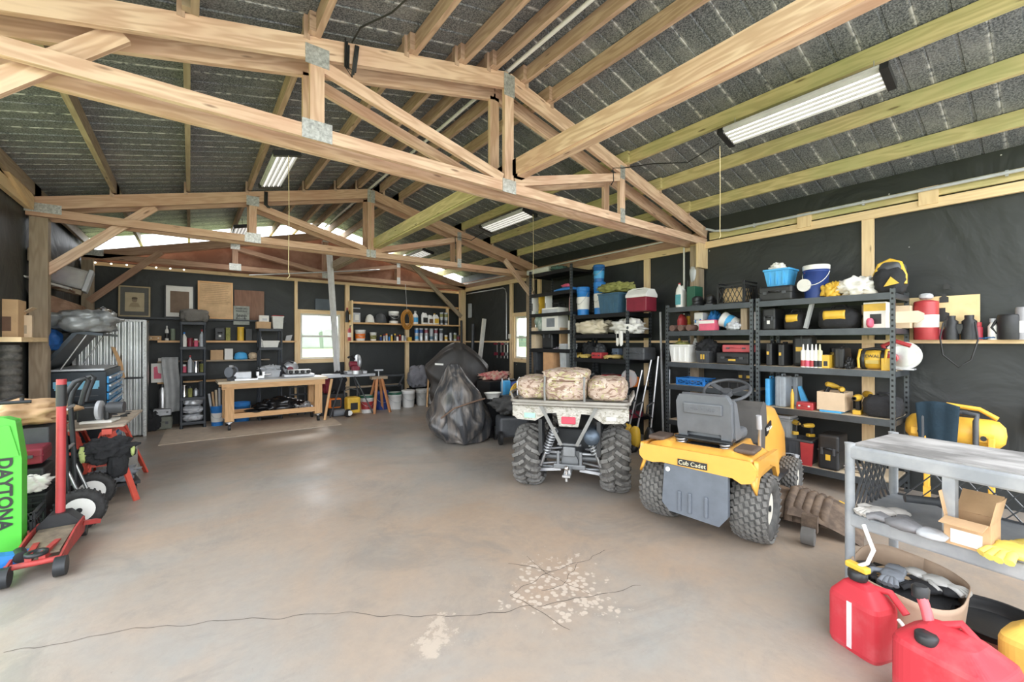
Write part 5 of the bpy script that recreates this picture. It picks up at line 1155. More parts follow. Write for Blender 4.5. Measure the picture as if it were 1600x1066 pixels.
# fourth shelf of A
l, w, h = RK(1056, 1110, 591, A2, 5.15, .28); crate_('blue plastic crate on the fourth shelf behind the mower seat', l+Vector((0, 0, 0)), R_, w*.95, .28, h, BLUE, 5)
l, w, h = RK(1083, 1112, 598, A2, 5.20, .2); l.x = 5.55; tote_('black bin behind the blue crate', l, R_, w, .2, h, BLACK)
l, w, h = RK(1114, 1174, 595, A2, 5.15, .32); tote_('black tote with a grey lid on the fourth shelf', l, R_, w, .32, h, BLACK, MGREY)
l, w, h = RK(1150, 1185, 640, .46, 5.15, .32); tote_('dark tote with yellow straps on the lowest shelf behind the mower', l, R_, w*1.2, .32, h, BLACK, YEL)
l, w, h = RK(1060, 1100, 640, .46, 5.15, .32); case_('maroon power tool case on the lowest shelf behind the mower', l, R_, w, .3, h, MAROON, None)

# ================================================================= black racks
C5, C4, C3, C2, C1 = 1.94, 1.62, 1.23, .81, .36
Xc = 5.18
bl = BLUE
l, w, h = RK(896, 919, 449, C5, Xc, .25); pail_('tall blue bucket at the far end of the black rack top', l, R_, w*.5, h, BLUE, band=PAPER, group='blue buckets on the black rack')
l, w, h = RK(922, 944, 441, C5, 5.30, .25); hb = h; lb = l; wb = w; pail_('blue bucket behind the slate tote, carrying another bucket', l, R_, w*.5, h, BLUE, band=PAPER, group='blue buckets on the black rack')
l, w, h = RK(915, 939, 415, C5+hb+.01, 5.32, .25); l.y = lb.y+.03; pail_('topmost blue bucket, stacked on the one behind the slate tote', l, R_, wb*.48, h, mat('deep_blue', (.02, .14, .42), .4), band=LBLUE, group='blue buckets on the black rack')
l, w, h = RK(935, 977, 456, C5, 5.15, .30); tote_('slate blue tote on top of the black rack, beside the cooler', l, R_, w, .32, h, TEAL)
cloth_('camp_cloth', 'olive green cloth heaped on the slate blue tote', l+Vector((0.02, -.03, h)), 0, (.16, w*.62, .075), OLIVE, 8, 'cloth', .5, .12)
l, w, h = RK(977, 1018, 452, C5, 5.15, .30); ck = T('cooler', 'white and maroon picnic cooler on top of the black rack', 'cooler', l, R_)
B((0, 0, h*.34), (w, .26, h*.66)).build('body', MAROON, ck, bevel=.012); mb = MB(); mb.prism([(-.14, 0), (.14, 0), (.14, h*.12), (.07, h*.36), (-.07, h*.36), (-.14, h*.12)], w*1.03, (0, 0, h*.64), 'x'); mb.build('lid', WHITE, ck, bevel=.008)
B((-w*.5-.002, 0, h*.3), (.008, .24, h*.58)).build('side_panel', WHITE, ck); MB().tube([(-w*.5, -.06, h*.98), (-w*.3, -.06, h*1.04), (w*.3, -.06, h*1.04), (w*.5, -.06, h*.98)], .01).build('handle', WHITE, ck)
l, w, h = RK(896, 952, 499, C4, 5.14, .34); cloth_('drop_cloth', 'cream canvas drop cloth bunched on the second black shelf', l, R_, (w*.5, .19, h*.5), CREAM, 5, 'cloth', .45, .14)
l, w, h = RK(950, 1004, 499, C4, 5.14, .34); cloth_('sheet', 'white sheet bunched beside the cream drop cloth', l, R_, (w*.5, .18, h*.5), PAPER, 11, 'cloth', .45, .14)
sh = MB(); sh.sheet(lambda u, v: (5.12-.02*math.sin(v*6), 3.98+.13*v, 1.66-.20*u-.03*math.sin(v*9)*u), 10, 10); tag(sh.build('hanging_sheet', PAPER, solid=.006), 'end of the white sheet hanging over the near corner of the black rack', 'cloth')
l, w, h = RK(903, 926, 541, C3, 5.16, .2); glove('yellow and white work glove at the far end of the third black shelf', l, 2.0, mat('glove_yellow', (.6, .45, .12), .8), 1.6)
l, w, h = RK(908, 930, 527, C3, 5.35, .2); cloth_('bag', 'black bag slumped behind the yellow glove on the third black shelf', l, R_, (w*.6, .1, h*.4), BCLOTH, 3, 'bag')
l, w, h = RK(923, 945, 551, C3, 5.15, .2); case_('small red metal box on the third black shelf', l, R_, w, .18, h, RED, None, None, 'metal_box', 'box')
l, w, h = RK(926, 945, 536, C3, 5.36, .15); cloth_('tool_heap', 'grey power tool lying behind the small red metal box', l, R_, (w*.55, .07, h*.45), DGREY, 4, 'tool')
l, w, h = RK(949, 970, 539, C3, 5.16, .2); glove('yellow leather work glove next to the black case on the third black shelf', l, 1.2, mat('leather_yellow', (.55, .40, .14), .8), 1.7, cuff=OLIVE)
l, w, h = RK(972, 1016, 543, C3, 5.15, .32); case_('long dark grey case at the near end of the third black shelf', l, R_, w, .3, h, DGREY)
l, w, h = RK(937, 964, 582, C2, 5.15, .3); gen = case_('red and black portable engine on the fourth black shelf', l, R_, w, .28, h*.8, RED, None, None, 'engine', 'engine', BLACK)
l, w, h = RK(965, 998, 577, C2, 5.14, .3); t = T('chainsaw', 'orange chainsaw with a clear guard on the fourth black shelf', 'chainsaw', l, R_)
B((0, 0, h*.3), (w*.6, .2, h*.55)).build('body', ORANGE, t, bevel=.02); MB().tube([(-w*.35, 0, h*.1), (-w*.4, 0, h*.6), (-w*.1, 0, h*.9), (w*.2, 0, h*.8)], .018).build('handle', ORANGE, t); MB().cyl((w*.15, -.12, h*.5), (w*.15, -.09, h*.5), h*.48, n=26).build('guard', CLEAR, t); B((w*.1, -.13, h*.2), (w*.3, .03, h*.3)).build('starter_cover', BLACK, t, bevel=.01)
l, w, h = RK(955, 995, 640, C1, 5.15, .3); case_('red fuel-stained case on the lowest black shelf', l, R_, w, .3, h*.7, MAROON)
l, w, h = RK(905, 945, 630, C1, 5.15, .3); tote_('dark blue tote on the lowest black shelf', l, R_, w, .3, h*.7, DBLUE)
# tall rack D
D7, D6, D5, D4, D3, D2, D1 = 2.77, 2.39, 2.02, 1.70, 1.37, .91, .46
l, w, h = RK(806, 852, 416, D7, 5.18, .2); l.y -= .0; t = T('light_fixture', 'long off-white fixture box lying on the very top shelf', 'fixture', Vector((5.28, 6.02, D7+.01)), R_)
B((0, 0, .05), (.62, .18, .09)).build('body', mat('aged_white', (.60, .60, .54), .5), t, bevel=.012); MB().cyl((-.26, -.095, .05), (-.26, -.09, .05), .03).cyl((-.12, -.095, .05), (-.12, -.09, .05), .02).build('knob', LGREY, t)
l, w, h = RK(858, 884, 404, D7, 5.2, .2); cloth_('tarp', 'dark green tarp folded on the very top shelf', l, R_, (w*.5, .12, .05), mat('tarp_green', (.06, .12, .10), .7), 3, 'tarp')
l, w, h = RK(867, 910, 436, D6, 5.15, .35); o = MB().lathe([(.26, 0), (.30, .01), (.30, .035), (.12, .075), (.001, .085)], n=32, sy=.62).build('lid', BLUE, None, loc=(5.34, 5.35, D6), rot=(0, 0, R_)); tag(o, 'large blue lid on the upper shelf of the very tall rack', 'lid')
cloth_('rag', 'red and white rag lying on the large blue lid', Vector((5.32, 5.35, D6+.08)), 0, (.07, .10, .03), PINK, 3, 'rag')
for k, (a, b_, mt) in enumerate(((829, 838, WHITE), (840, 848, YEL), (850, 858, WHITE))):
    l, w, h = RK(a, b_, 460, D5, 5.16, .2); carton_(f'small box with black print on the third shelf of the very tall rack, {["far", "middle", "near"][k]} one', l, R_, w, .16, h, mt, None, BLACK, 'small boxes on the tall rack')
l, w, h = RK(861, 880, 462, D5, 5.18, .2); t = T('wire_stand', 'black wire stand on the third shelf of the very tall rack', 'stand', l, R_); MB().tube([(-.08, -.08, 0), (-.08, -.08, .17), (.08, -.08, .17), (.08, -.08, 0)], .008).tube([(-.08, .08, 0), (-.08, .08, .17), (.08, .08, .17), (.08, .08, 0)], .008).build('frame', BLACK, t); B((0, 0, .172), (.18, .18, .01)).build('top', BLACK, t)
l, w, h = RK(883, 893, 455, D5, 5.18, .2); bottle_('pinkish bottle at the near end of the third shelf of the very tall rack', l, w*.4, h, mat('dusty_pink', (.55, .30, .28), .5), WHITE)
l, w, h = RK(846, 880, 481, D4, 5.15, .28); carton_('white carton with grey print on the fourth shelf of the very tall rack', l, R_, w, .26, h, PAPER, LGREY, MGREY)
l, w, h = RK(825, 843, 482, D4, 5.15, .28); l.y = min(l.y, 5.98); cloth_('bag', 'green and white bag at the far end of the fourth tall shelf', l, R_, (.14, .12, h*.45), mat('green_white', (.20, .30, .24), .7, col2=(.6, .65, .6), scale=8), 3, 'bag')
l, w, h = RK(883, 893, 482, D4, 5.2, .2); bottle_('olive bottle at the near end of the fourth tall shelf', l, w*.4, h, OLIVE, BLACK)
l, w, h = RK(829, 843, 512, D3, 5.16, .2); carton_('beige carton at the far end of the fifth tall shelf', l, R_, w, .2, h, LCARD)
l, w, h = RK(846, 870, 506, D3, 5.18, .25); case_('black case in the middle of the fifth tall shelf', l, R_, w, .24, h, BLACK)
l, w, h = RK(872, 882, 512, D3, 5.18, .25); carton_('brown carton on the fifth tall shelf beside the black case', l, R_, w, .2, h, CARD)
l, w, h = RK(884, 893, 501, D3, 5.15, .2); tag(MB().cyl((0, 0, 0), (0, 0, h), .05, n=18).build('paper_roll', PAPER, None, loc=l), 'white paper roll at the near end of the fifth tall shelf', 'roll')
l, w, h = RK(832, 847, 541, D2, 5.15, .25); tote_('dark grey bin at the far end of the sixth tall shelf', l, R_, w, .24, h, DGREY)
l, w, h = RK(848, 870, 550, D2, 5.13, .2); carton_('tan carton at the front of the sixth tall shelf', l, R_, w, .18, h, mat('orange_tan', (.60, .34, .17), .8))
cloth_('clothes', 'patterned clothes heaped on the tan carton of the sixth tall shelf', l+Vector((.10, -.02, h*.9)), 0, (.10, .17, .07), mat('patterned_cloth', (.10, .10, .14), .9, col2=(.45, .40, .42), scale=20), 3, 'clothes')
l, w, h = RK(874, 893, 537, D2, 5.15, .28); tote_('clear plastic tote at the near end of the sixth tall shelf', l, R_, w, .28, h, mat('cloudy_plastic', (.45, .47, .48), .3), LGREY)
l, w, h = RK(838, 860, 575, D1, 5.15, .28); tote_('black tote on the lowest tall shelf', l, R_, w, .28, h, BLACK)
l, w, h = RK(866, 890, 570, D1, 5.15, .28); cloth_('bag', 'white and grey bag on the lowest tall shelf', l, R_, (w*.5, .14, h*.35), LGREY, 4, 'bag')

# ================================================================= tools standing on the floor at the far right
def pole(label, a, b, r, m, name='pole', cat='pole', group=None): return tag(MB().cyl(a, b, r, n=10).build(name, m), label, cat, group)
def trimmer(label, base, top, body, sx, grp=None):
    t = T('pole_tool', label, 'garden tool', base, 0, grp); a = Vector((0, 0, .03)); b = Vector(top)-Vector(base); d = b.normalized()
    MB().cyl(a+d*.30, b, .012, n=10).build('shaft', STEEL, t)
    MB().blob(tuple(a+d*.15+Vector((0, 0, .02))), (.06, .07, .15), sx, .15, flat=False, n=22).build('motor_body', body, t)
    MB().tube([a+d*.45, a+d*.5+Vector((-.10, .02, .02)), a+d*.62+Vector((-.10, .02, 0)), a+d*.66], .013).build('loop_handle', BLACK, t)
    MB().blob((-.01, 0, .05), (.06, .07, .05), 3, .2, n=18).build('battery', BLACK, t); return t
X0, Y0 = onZ(1028, 690, 0)
trimmer('yellow cordless string trimmer leaning left of the blue crate', (4.78, 3.55, 0), (5.04, 3.44, 1.25), YEL, 2)
trimmer('yellow and black leaf blower leaning beside the string trimmer', (4.86, 3.74, 0), (5.06, 3.60, 1.10), YEL, 5)
trimmer('black pole saw leaning nearest to the mower', (4.86, 3.36, 0), (5.04, 3.33, 1.30), BLACK, 7)
pole('grey crutch-like pole leaning against the wall between the racks', (5.5, 3.55, 0), (5.68, 3.72, 1.95), .016, LGREY)
pole('thin grey pole standing between the racks', (5.45, 3.42, 0), (5.5, 3.45, 1.1), .012, STEEL)
t = T('helmet', 'shiny red helmet on the floor right of the quad bike', 'helmet', (4.62, 4.02, 0), 0); MB().sph((0, 0, .14), (.14, .15, .14), 20).build('shell', mat('gloss_red', (.55, .02, .03), .15, coat=.5), t); B((-.10, -.05, .12), (.10, .14, .07)).build('visor', BLACK, t, bevel=.02)
case_('black and red case on the floor between quad bike and mower', (4.80, 3.98-.58+.75, 0), R_, .3, .25, .22, BLACK, RED)
tote_('dark green tote with orange straps on the floor behind the mower', (4.85, 2.98, 0), R_, .36, .28, .30, GREEN, ORANGE)
# ================================================================= back wall, right half: open shelving of cans
def board(label, x0, x1, y0, y1, z, m=ORGW, th=.035, name='shelf_board', grp=None): return tag(B(((x0+x1)/2, (y0+y1)/2, z-th/2), (x1-x0, y1-y0, th)).build(name, m), label, 'shelf', grp)
xa, xb = 2.86, 5.64
board('upper shelf board of the paint shelves on the back wall', xa, xb, 9.50, 9.765, 1.93)
board('lower shelf board of the paint shelves on the back wall', xa, xb, 9.50, 9.765, 1.52)
tag(B(((xa+xb)/2, 9.74, 2.385), (xb-xa, .04, .05)).build('shelf_rail', ORGW), 'pale rail above the paint shelves on the back wall', 'rail')
tag(B((xa-.02, 9.64, 1.95), (.035, .26, .92)).build('shelf_upright', PALE), 'left upright of the paint shelves', 'upright', 'uprights of the paint shelves')
tag(B((5.30, 9.70, 2.15), (.04, .09, .43)).build('shelf_upright', PALE), 'short right upright of the paint shelves', 'upright', 'uprights of the paint shelves')
ZU, ZL = 1.93, 1.52
def bz(px, yf=9.58): return onY(px, 533, yf)[0]
l, w, h = BK(541, 546, 481, ZU, 9.58, .1); bottle_('dark bottle at the left end of the upper paint shelf', l, .04, h, BLACK, RED)
l, w, h = BK(546, 551, 479, ZU, 9.58, .1); bottle_('amber bottle second on the upper paint shelf', l, .035, h, mat('amber', (.5, .22, .03), .4), YEL, PAPER)
l, w, h = BK(551, 564, 481, ZU, 9.56, .15); carton_('grey and white boxed item on the upper paint shelf', l, 0, w*.9, .12, h, LGREY, BLACK, PAPER)
l, w, h = BK(573, 587, 491, ZU, 9.55, .2)
def hat(label, l, w, h, m):
    t = T('baseball_cap', label, 'hat', l, 0); MB().lathe([(w*.5, 0), (w*.48, h*.4), (w*.36, h*.8), (w*.1, h), (.001, h)], n=22).build('crown', m, t); MB().prism([(-w*.4, -w*.35), (w*.4, -w*.35), (w*.3, -w*.85), (0, -w*.95), (-w*.3, -w*.85)], .006, (0, 0, .012), 'z').build('visor', m, t)
hat('white baseball cap on the upper paint shelf', l, w, h, PAPER)
l, w, h = BK(588, 606, 489, ZU, 9.55, .2); hat('dark grey baseball cap on the upper paint shelf', l, w, h, DGREY)
l, w, h = BK(610, 625, 487, ZU, 9.55, .2); pail_('white pail with a dark label on the upper paint shelf', l, 0, w*.5, h, WHITE, band=BLACK)
l, w, h = BK(646, 655, 486, ZU, 9.57, .12); bottle_('white bottle right of the hanging orange cord', l, w*.45, h, WHITE, LGREY, LBLUE)
l, w, h = BK(660, 670, 487, ZU, 9.57, .12); jug_('tall white jug with a dark label on the upper paint shelf', l, 0, w, .11, h, WHITE, BLACK, BLACK)
l, w, h = BK(670, 678, 491, ZU, 9.57, .12); jug_('white jug with a brown label, middle of the three jugs', l, 0, w, .11, h, WHITE, BLACK, BROWN)
l, w, h = BK(678, 687, 490, ZU, 9.57, .12); jug_('white jug with a yellow label, right of the three jugs', l, 0, w, .11, h, WHITE, YEL, YEL)
l, w, h = BK(688, 694, 494, ZU, 9.57, .12); hh = .155; rr = .045
for i, px in enumerate((690, 697)):
    for k in (0, 1):
        x = bz(px, 9.62); paintcan(f'grey paint can, {"upper" if k else "lower"} one of the {"left" if i == 0 else "right"} stack beside the jugs', (x, 9.62, ZU+k*(hh+.001)), rr, hh, LGREY if k else SILV, band=(OLIVE if k else DGREY), group='stacked paint cans on the upper shelf')
# lower shelf
t = T('fire_extinguisher', 'red fire extinguisher at the left end of the lower paint shelf', 'extinguisher', (bz(548), 9.60, ZL), 0)
MB().lathe([(.055, 0), (.058, .01), (.058, .24), (.03, .28), (.02, .29)], n=20).build('body', RED, t); MB().cyl((0, 0, .29), (0, 0, .33), .02).build('valve', BLACK, t); B((0, -.03, .335), (.03, .10, .015)).build('handle', BLACK, t); MB().cyl((0, 0, .08), (0, 0, .18), .0585, n=20, caps=False).build('label_band', PAPER, t)
l, w, h = BK(557, 573, 516, ZL, 9.55, .2); pail_('white tub with an orange band on the lower paint shelf', l, 0, w*.5, h, WHITE, band=ORANGE)
l, w, h = BK(580, 590, 520, ZL, 9.56, .15); pail_('small white tub with an olive band on the lower paint shelf', l, 0, w*.5, h, WHITE, band=OLIVE)
cm = [DBLUE, SILV, LGREY, BLUE, YEL, DGREY, WHITE, MAROON, PAPER, SILV, ORANGE, RED, YEL, BLACK, YEL]
xs = [595, 600, 604, 608, 612, 617, 621, 625, 629, 633]
for i, px in enumerate(xs):
    spray(f'small spray can in the mixed row on the lower paint shelf, {sfx(i)} from the left', (bz(px, 9.6+.05*(i % 2)), 9.6+.05*(i % 2), ZL), .026, .13+.02*((i*7) % 3), cm[i], cm[(i*3+4) % 15], 'small spray cans left of the shelf stud')
names = ['white', 'red', 'yellow', 'grey']
l, w, h = BK(624, 632, 518, ZL, 9.52, .06); carton_('small yellow carton before the spray cans', (bz(640, 9.54), 9.54, ZL), 0, .09, .05, .09, YEL)
band2 = [LBLUE, BLUE, SILV, DBLUE, SILV, MAROON, TEAL, LGREY, SILV, MAROON, LGREY, DGREY]
xs = [651, 658, 666, 674, 681, 689]
for i, px in enumerate(xs):
    for k in (0, 1):
        x = bz(px, 9.60)
        paintcan(f'paint can in the double-stacked row on the lower paint shelf, {sfx(i)} stack, {"upper" if k else "lower"} can', (x, 9.60, ZL+k*.156), .048, .154, SILV if (i+k) % 2 else LGREY, band=band2[(i*2+k) % 12], group='double-stacked paint cans')
for i, px in enumerate((697, 704, 711, 716)):
    paintcan(f'single can at the right end of the lower paint shelf, {sfx(i)} after the stacked row', (bz(px, 9.62), 9.62, ZL), .040, .15+.06*(i in (1, 2)), [PAPER, SILV, LGREY, DGREY][i], band=[YEL, LGREY, OLIVE, MAROON][i], group='single cans at the end of the lower shelf')
# orange cord coil hung from the truss
t = T('extension_cord', 'orange-brown extension cord coiled and hung before the paint shelves', 'cord', (bz(636, 9.42), 9.42, 2.02), 0)
mb = MB(); om = mat('amber_cord', (.45, .20, .03), .5)
for k in range(7): r1, r2 = .07+.014*k, .15+.014*k; mb.tube([(r1*math.cos(a), .02*math.sin(k*2)+.01*math.sin(a*3), r2*math.sin(a)) for a in [2*PI*i/26 for i in range(26)]], .011, n=6, closed=True)
mb.build('coil', om, t); MB().tube([(0, 0, .2), (0, .1, .85)], .004, n=5).build('hanging_string', LGREY, t); B((0, 0, .22), (.05, .05, .03)).build('cable_tie', PAPER, t)

# ================================================================= back wall, left half
ZA, ZB, ZC, ZD = 1.93, 1.52, 1.16, .79
tag(B((-.02+.13, 9.70, ZA-.02), (2.9, .14, .03)).build('wall_ledge', DSTEEL), 'dark top ledge on the back wall carrying the picture frames', 'ledge')
board('long pale shelf board on the left half of the back wall', -.45, 1.73, 9.53, 9.765, ZB)
board('dark lower shelf board under the long pale one', -.45, 1.25, 9.53, 9.765, ZC, GREYW, .025)
board('pale bottom shelf board behind the workbench', -.45, .95, 9.53, 9.765, ZD, ORGW, .025)
ZAA = ZA-.003
def frame_(label, px0, px1, pyt, fm, matm, pic, fw=.03, mw=.12, rx=.08):
    x0 = onY(px0, 470, 9.68)[0]; x1 = onY(px1, 470, 9.68)[0]; h = zat(pyt, (x0+x1)/2, 9.68)-ZAA; w_ = x1-x0
    t = T('picture_frame', label, 'picture', ((x0+x1)/2, 9.66, ZAA), 0, 'framed pictures on the back ledge'); t.rotation_euler = (-rx, 0, 0)
    mb = MB()
    for s in (-1, 1): mb.box((s*(w_/2-fw/2), 0, h/2), (fw, .025, h)).box((0, 0, h/2+s*(h/2-fw/2)), (w_-2*fw, .025, fw))
    mb.build('frame', fm, t); B((0, .004, h/2), (w_-fw, .006, h-fw)).build('mount', matm, t)
    if pic: B((0, -.001, h/2-.01), (w_*(1-2*mw)-fw, .004, h*(1-2*mw)-fw)).build('picture', pic, t)
    return t, w_, h
GOLD = mat('dull_gold', (.42, .34, .20), .5)
fp, w, h = frame_('framed drawing of a person with a grey mount, leftmost of the pictures', 185, 235, 447, GOLD, mat('grey_mount', (.13, .13, .12), .8), mat('sepia_paper', (.50, .42, .28), .8, bump=0), .022, .17)
mb = MB(); mb.blob((0, -.004, h*.56), (.032, .003, .045), 3, .05, flat=False); mb.build('drawn_head', mat('pencil_grey', (.28, .22, .15), .9), fp); MB().blob((0, -.0045, h*.60), (.036, .003, .022), 5, .1, flat=False).build('drawn_hair', mat('pencil_dark', (.14, .11, .08), .9), fp); MB().prism([(-.075, -.04), (.075, -.04), (.05, .02), (.02, .035), (-.02, .035), (-.05, .02)], .003, (0, -.004, h*.40), 'y').build('drawn_shoulders', mat('pencil_mid', (.36, .29, .19), .9), fp)
frame_('black frame with a white mount around a brown sheet', 257, 304, 445, BLACK, PAPER, mat('brown_sheet', (.20, .14, .10), .8), .02, .16)
fp, w, h = frame_('wide pine frame holding a long handwritten tan document', 309, 364, 440, ORGW, mat('tan_document', (.62, .42, .24), .85, var=.2, scale=5), None, .025)
for k in range(11):
    B((0, -.0, h*.90-.034*k), (w*.80-.05*(k % 3), .003, .004)).build('written_line', mat('ink_brown', (.30, .18, .10), .9), fp)
o = MB().box((0, 0, .29), (.50, .015, .58)).build('plywood_panel', PLYW, None, loc=(onY(390, 480, 9.72)[0], 9.74, ZAA)); tag(o, 'plain brown plywood panel propped right of the pine frame', 'panel')
x0, x1 = onY(365, 480, 9.62)[0], onY(390, 480, 9.62)[0]; hs = .36
sg = T('sign', 'weathered metal sign reading Jeep before the plywood panel', 'sign', ((x0+x1)/2, 9.64, ZAA-.10), 0); B((0, 0, hs/2), (x1-x0, .006, hs)).build('panel', mat('sign_grey', (.36, .38, .34), .7, col2=(.24, .26, .23), scale=12), sg)
for s_, z_, q in (('RESERVED', .31, .043), ('PARKING', .26, .043), ('Jeep', .175, .10), ('ONLY', .08, .04)): text(s_, q, BLACK, sg, (0, -.005, z_), (HP, 0, 0), bold=.001)
mb = MB(); mb.prism([(-.09, -.006), (.05, -.006), (.05, -.015), (.09, 0), (.05, .015), (.05, .006), (-.09, .006)], .002, (0, -.005, .115), 'y'); mb.build('arrow', BLACK, sg)
# things on the long shelf
l, w, h = BK(231, 252, 525, ZB, 9.55, .2); case_('low tan box at the left end of the long pale shelf', l, 0, w, .16, max(h, .05), CARD, None, None, 'parts_box', 'box', PAPER)
l, w, h = BK(257, 264, 509, ZB, 9.56, .1); bottle_('white bottle with a dark cap on the long pale shelf', l, w*.45, h, PAPER, WHITE, BLACK)
l, w, h = BK(266, 274, 514, ZB, 9.56, .1); paintcan('grey-green tin beside the white bottle', l, w*.5, h, mat('grey_green', (.22, .27, .20), .5))
l, w, h = BK(335, 352, 512, ZB, 9.56, .14); case_('black box with a white oval mark on the long pale shelf', l, 0, w, .14, h, BLACK, PAPER)
l, w, h = BK(353, 360, 512, ZB, 9.56, .14); carton_('dark olive carton right of the black box', l, 0, w, .12, h, OLIVE)
l, w, h = BK(371, 382, 511, ZB, 9.56, .14); paintcan('tall yellow tin on the long pale shelf', l, w*.5, h, YEL, BLACK)
l, w, h = BK(384, 394, 514, ZB, 9.56, .14); carton_('black boxed item right of the yellow tin', l, 0, w, .12, h, BLACK)
l, w, h = BK(444, 449, 517, ZB, 9.56, .14); tag(MB().prism([(0, 0), (.10, 0), (.13, .12), (.02, .10)], .04, (0, 0, 0), 'y').build('bracket', LGREY, None, loc=l), 'pale grey bracket at the right end of the long pale shelf', 'bracket')
l, w, h = BK(329, 349, 547, ZC, 9.55, .18); carton_('brown carton on the dark lower shelf', l, 0, w, .17, h, CARD)
l, w, h = BK(351, 364, 545, ZC, 9.55, .1); cd_ = carton_('white box with red numbers on the dark lower shelf', l, 0, w, .1, h, PAPER)
l, w, h = BK(366, 388, 550, ZC, 9.53, .2); tag(MB().lathe([(.001, 0), (w*.5, 0), (w*.5, h*.3), (w*.4, h*.8), (w*.15, h), (.001, h)], n=24).build('hard_hat', LBLUE, None, loc=l), 'light blue rounded helmet on the dark lower shelf', 'helmet')
l, w, h = BK(389, 403, 551, ZC, 9.55, .2); cloth_('paper_bag', 'tan paper bag right of the light blue helmet', l, 0, (w*.5, .08, h*.5), LCARD, 4, 'bag', .2)
l, w, h = BK(247, 264, 560, ZC, 9.55, .15); carton_('short stack of white papers on the dark shelf beside the rack', l, 0, w, .14, .05, PAPER, name='paper_stack', cat='papers')
l, w, h = BK(236, 256, 568, ZD, 9.53, .1); pc = T('box_picture', 'white box printed with a red armchair on the left bottom shelf', 'box', l, 0); B((0, 0, h/2), (w, .08, h)).build('body', PAPER, pc); MB().prism([(-w*.28, h*.2), (w*.30, h*.2), (w*.30, h*.45), (w*.05, h*.5), (-w*.02, h*.85), (-w*.30, h*.8)], .003, (0, -.042, 0), 'y').build('printed_chair', PINK, pc)
l, w, h = BK(259, 277, 580, .35, 9.45, .05); o = MB().sheet(lambda u, v: (-.11+.22*u+.02*math.sin(v*5), .03*math.sin(u*9), .95*v), 12, 14).build('towel', mat('grey_white_towel', (.42, .43, .43), .9), None, loc=(l.x, 9.42, .28), solid=.012); tag(o, 'grey-white cloth hanging from the shelf left of the dark plastic rack', 'cloth')
t = T('thermos', 'steel thermos flask on the tool boxes under the shelves', 'flask', (bz(254, 9.45), 9.45, .36), 0); MB().lathe([(.05, 0), (.05, .30), (.03, .34), (.03, .36)], n=20).build('body', STEEL, t); MB().cyl((0, 0, .35), (0, 0, .40), .036).build('cap', BLACK, t)
case_('olive-grey tool box on the floor under the shelves', (bz(250, 9.42), 9.42, 0), 0, .34, .26, .22, mat('olive_grey', (.16, .17, .14), .6)); case_('smaller white-lidded box stacked on the olive-grey tool box', (bz(254, 9.42), 9.42, .235), 0, .24, .2, .11, LGREY)
cloth_('bag', 'dark crumpled bag on the floor left of the olive-grey tool box', (bz(237, 9.35), 9.35, 0), 0, (.14, .14, .16), BCLOTH, 7, 'bag')

# ---- resin racks
RES = mat('black_resin_rack', (.035, .042, .052), .5)
def resin_rack(label, xc, yc, w_, d_, zs, h):
    t = T('resin_rack', label, 'shelving', (xc, yc, 0), 0, 'dark resin racks at the back')
    for sx in (-1, 1):
        for sy in (-1, 1): MB().lathe([(.022, 0), (.024, .03), (.02, .05), (.02, h-.05), (.024, h-.03), (.022, h)], (sx*(w_/2-.02), sy*(d_/2-.02), 0), 12).build('post', RES, t)
    for z in zs: B((0, 0, z-.025), (w_, d_, .05)).build('shelf', RES, t, bevel=.006)
    return t
x0, x1 = onY(281, 533, 9.12)[0], onY(322, 533, 9.12)[0]; z1s = [zat(p, .0, 9.12) for p in (665, 621, 583, 542)]
xr1 = (x0+x1)/2; wr1 = x1-x0; z1s[0] = .12
resin_rack('dark resin rack at the left of the back wall, under the grey canvas bag', xr1, 9.28, wr1, .36, z1s+[1.84], 1.84)
x0, x1 = onY(404, 533, 9.25)[0], onY(441, 533, 9.25)[0]; xr2 = (x0+x1)/2; wr2 = x1-x0; z2s = [zat(p, 1.2, 9.25) for p in (632, 585, 543)]
resin_rack('dark resin rack behind the workbench, under the red-lidded container', xr2, 9.36, wr2, .34, [.12]+z2s+[1.75], 1.75)
cloth_('canvas_bag', 'slumped grey canvas bag on top of the left resin rack', (xr1+.02, 9.28, 1.841), 0, (wr1*.56, .18, .115), mat('grey_canvas', (.17, .16, .145), .9, bump=.3), 4, 'bag', .15, .04, 4)
pool = [(SILV, BLACK), (LGREY, RED), (PAPER, BLUE), (DGREY, WHITE), (CHROME, BLACK), (MAROON, WHITE), (LBLUE, WHITE), (OLIVE, BLACK), (PINK, WHITE), (WHITE, BLACK)]
k_ = 0; nm = {0: 'bottom', 1: 'second', 2: 'third', 3: 'upper'}
for si, z in enumerate(z1s):
    if si == 0: continue
    for i in range(4):
        x = xr1-wr1*.34+wr1*.68*i/3; y = 9.20+.06*((i*5+si) % 3); hgt = .12+.05*((i*3+si*2) % 4); a, b_ = pool[(si*4+i*3) % 10]
        lab = f'small container on the {nm[si]} shelf of the left resin rack, {sfx(i)} from the left'
        loc = (x, y, z+.001)
        if (i+si) % 3 == 0: bottle_(lab, loc, .036, hgt+.03, a, b_, None, 'containers on the left resin rack')
        elif (i+si) % 3 == 1: paintcan(lab, loc, .042, hgt-.02, a, STEEL, None, 'containers on the left resin rack')
        else: spray(lab, loc, .033, hgt+.02, a, b_, 'containers on the left resin rack')
for k in range(3): cloth_('plastic_sack', f'glossy white sack on the bottom of the left resin rack, {["lowest", "middle", "topmost"][k]} of three', (xr1, 9.24, z1s[0]+.001+.135*k), .1*k, (wr1*.40, .15, .068), SILV if k == 2 else LGREY, 3+k, 'sack', .25, .05)
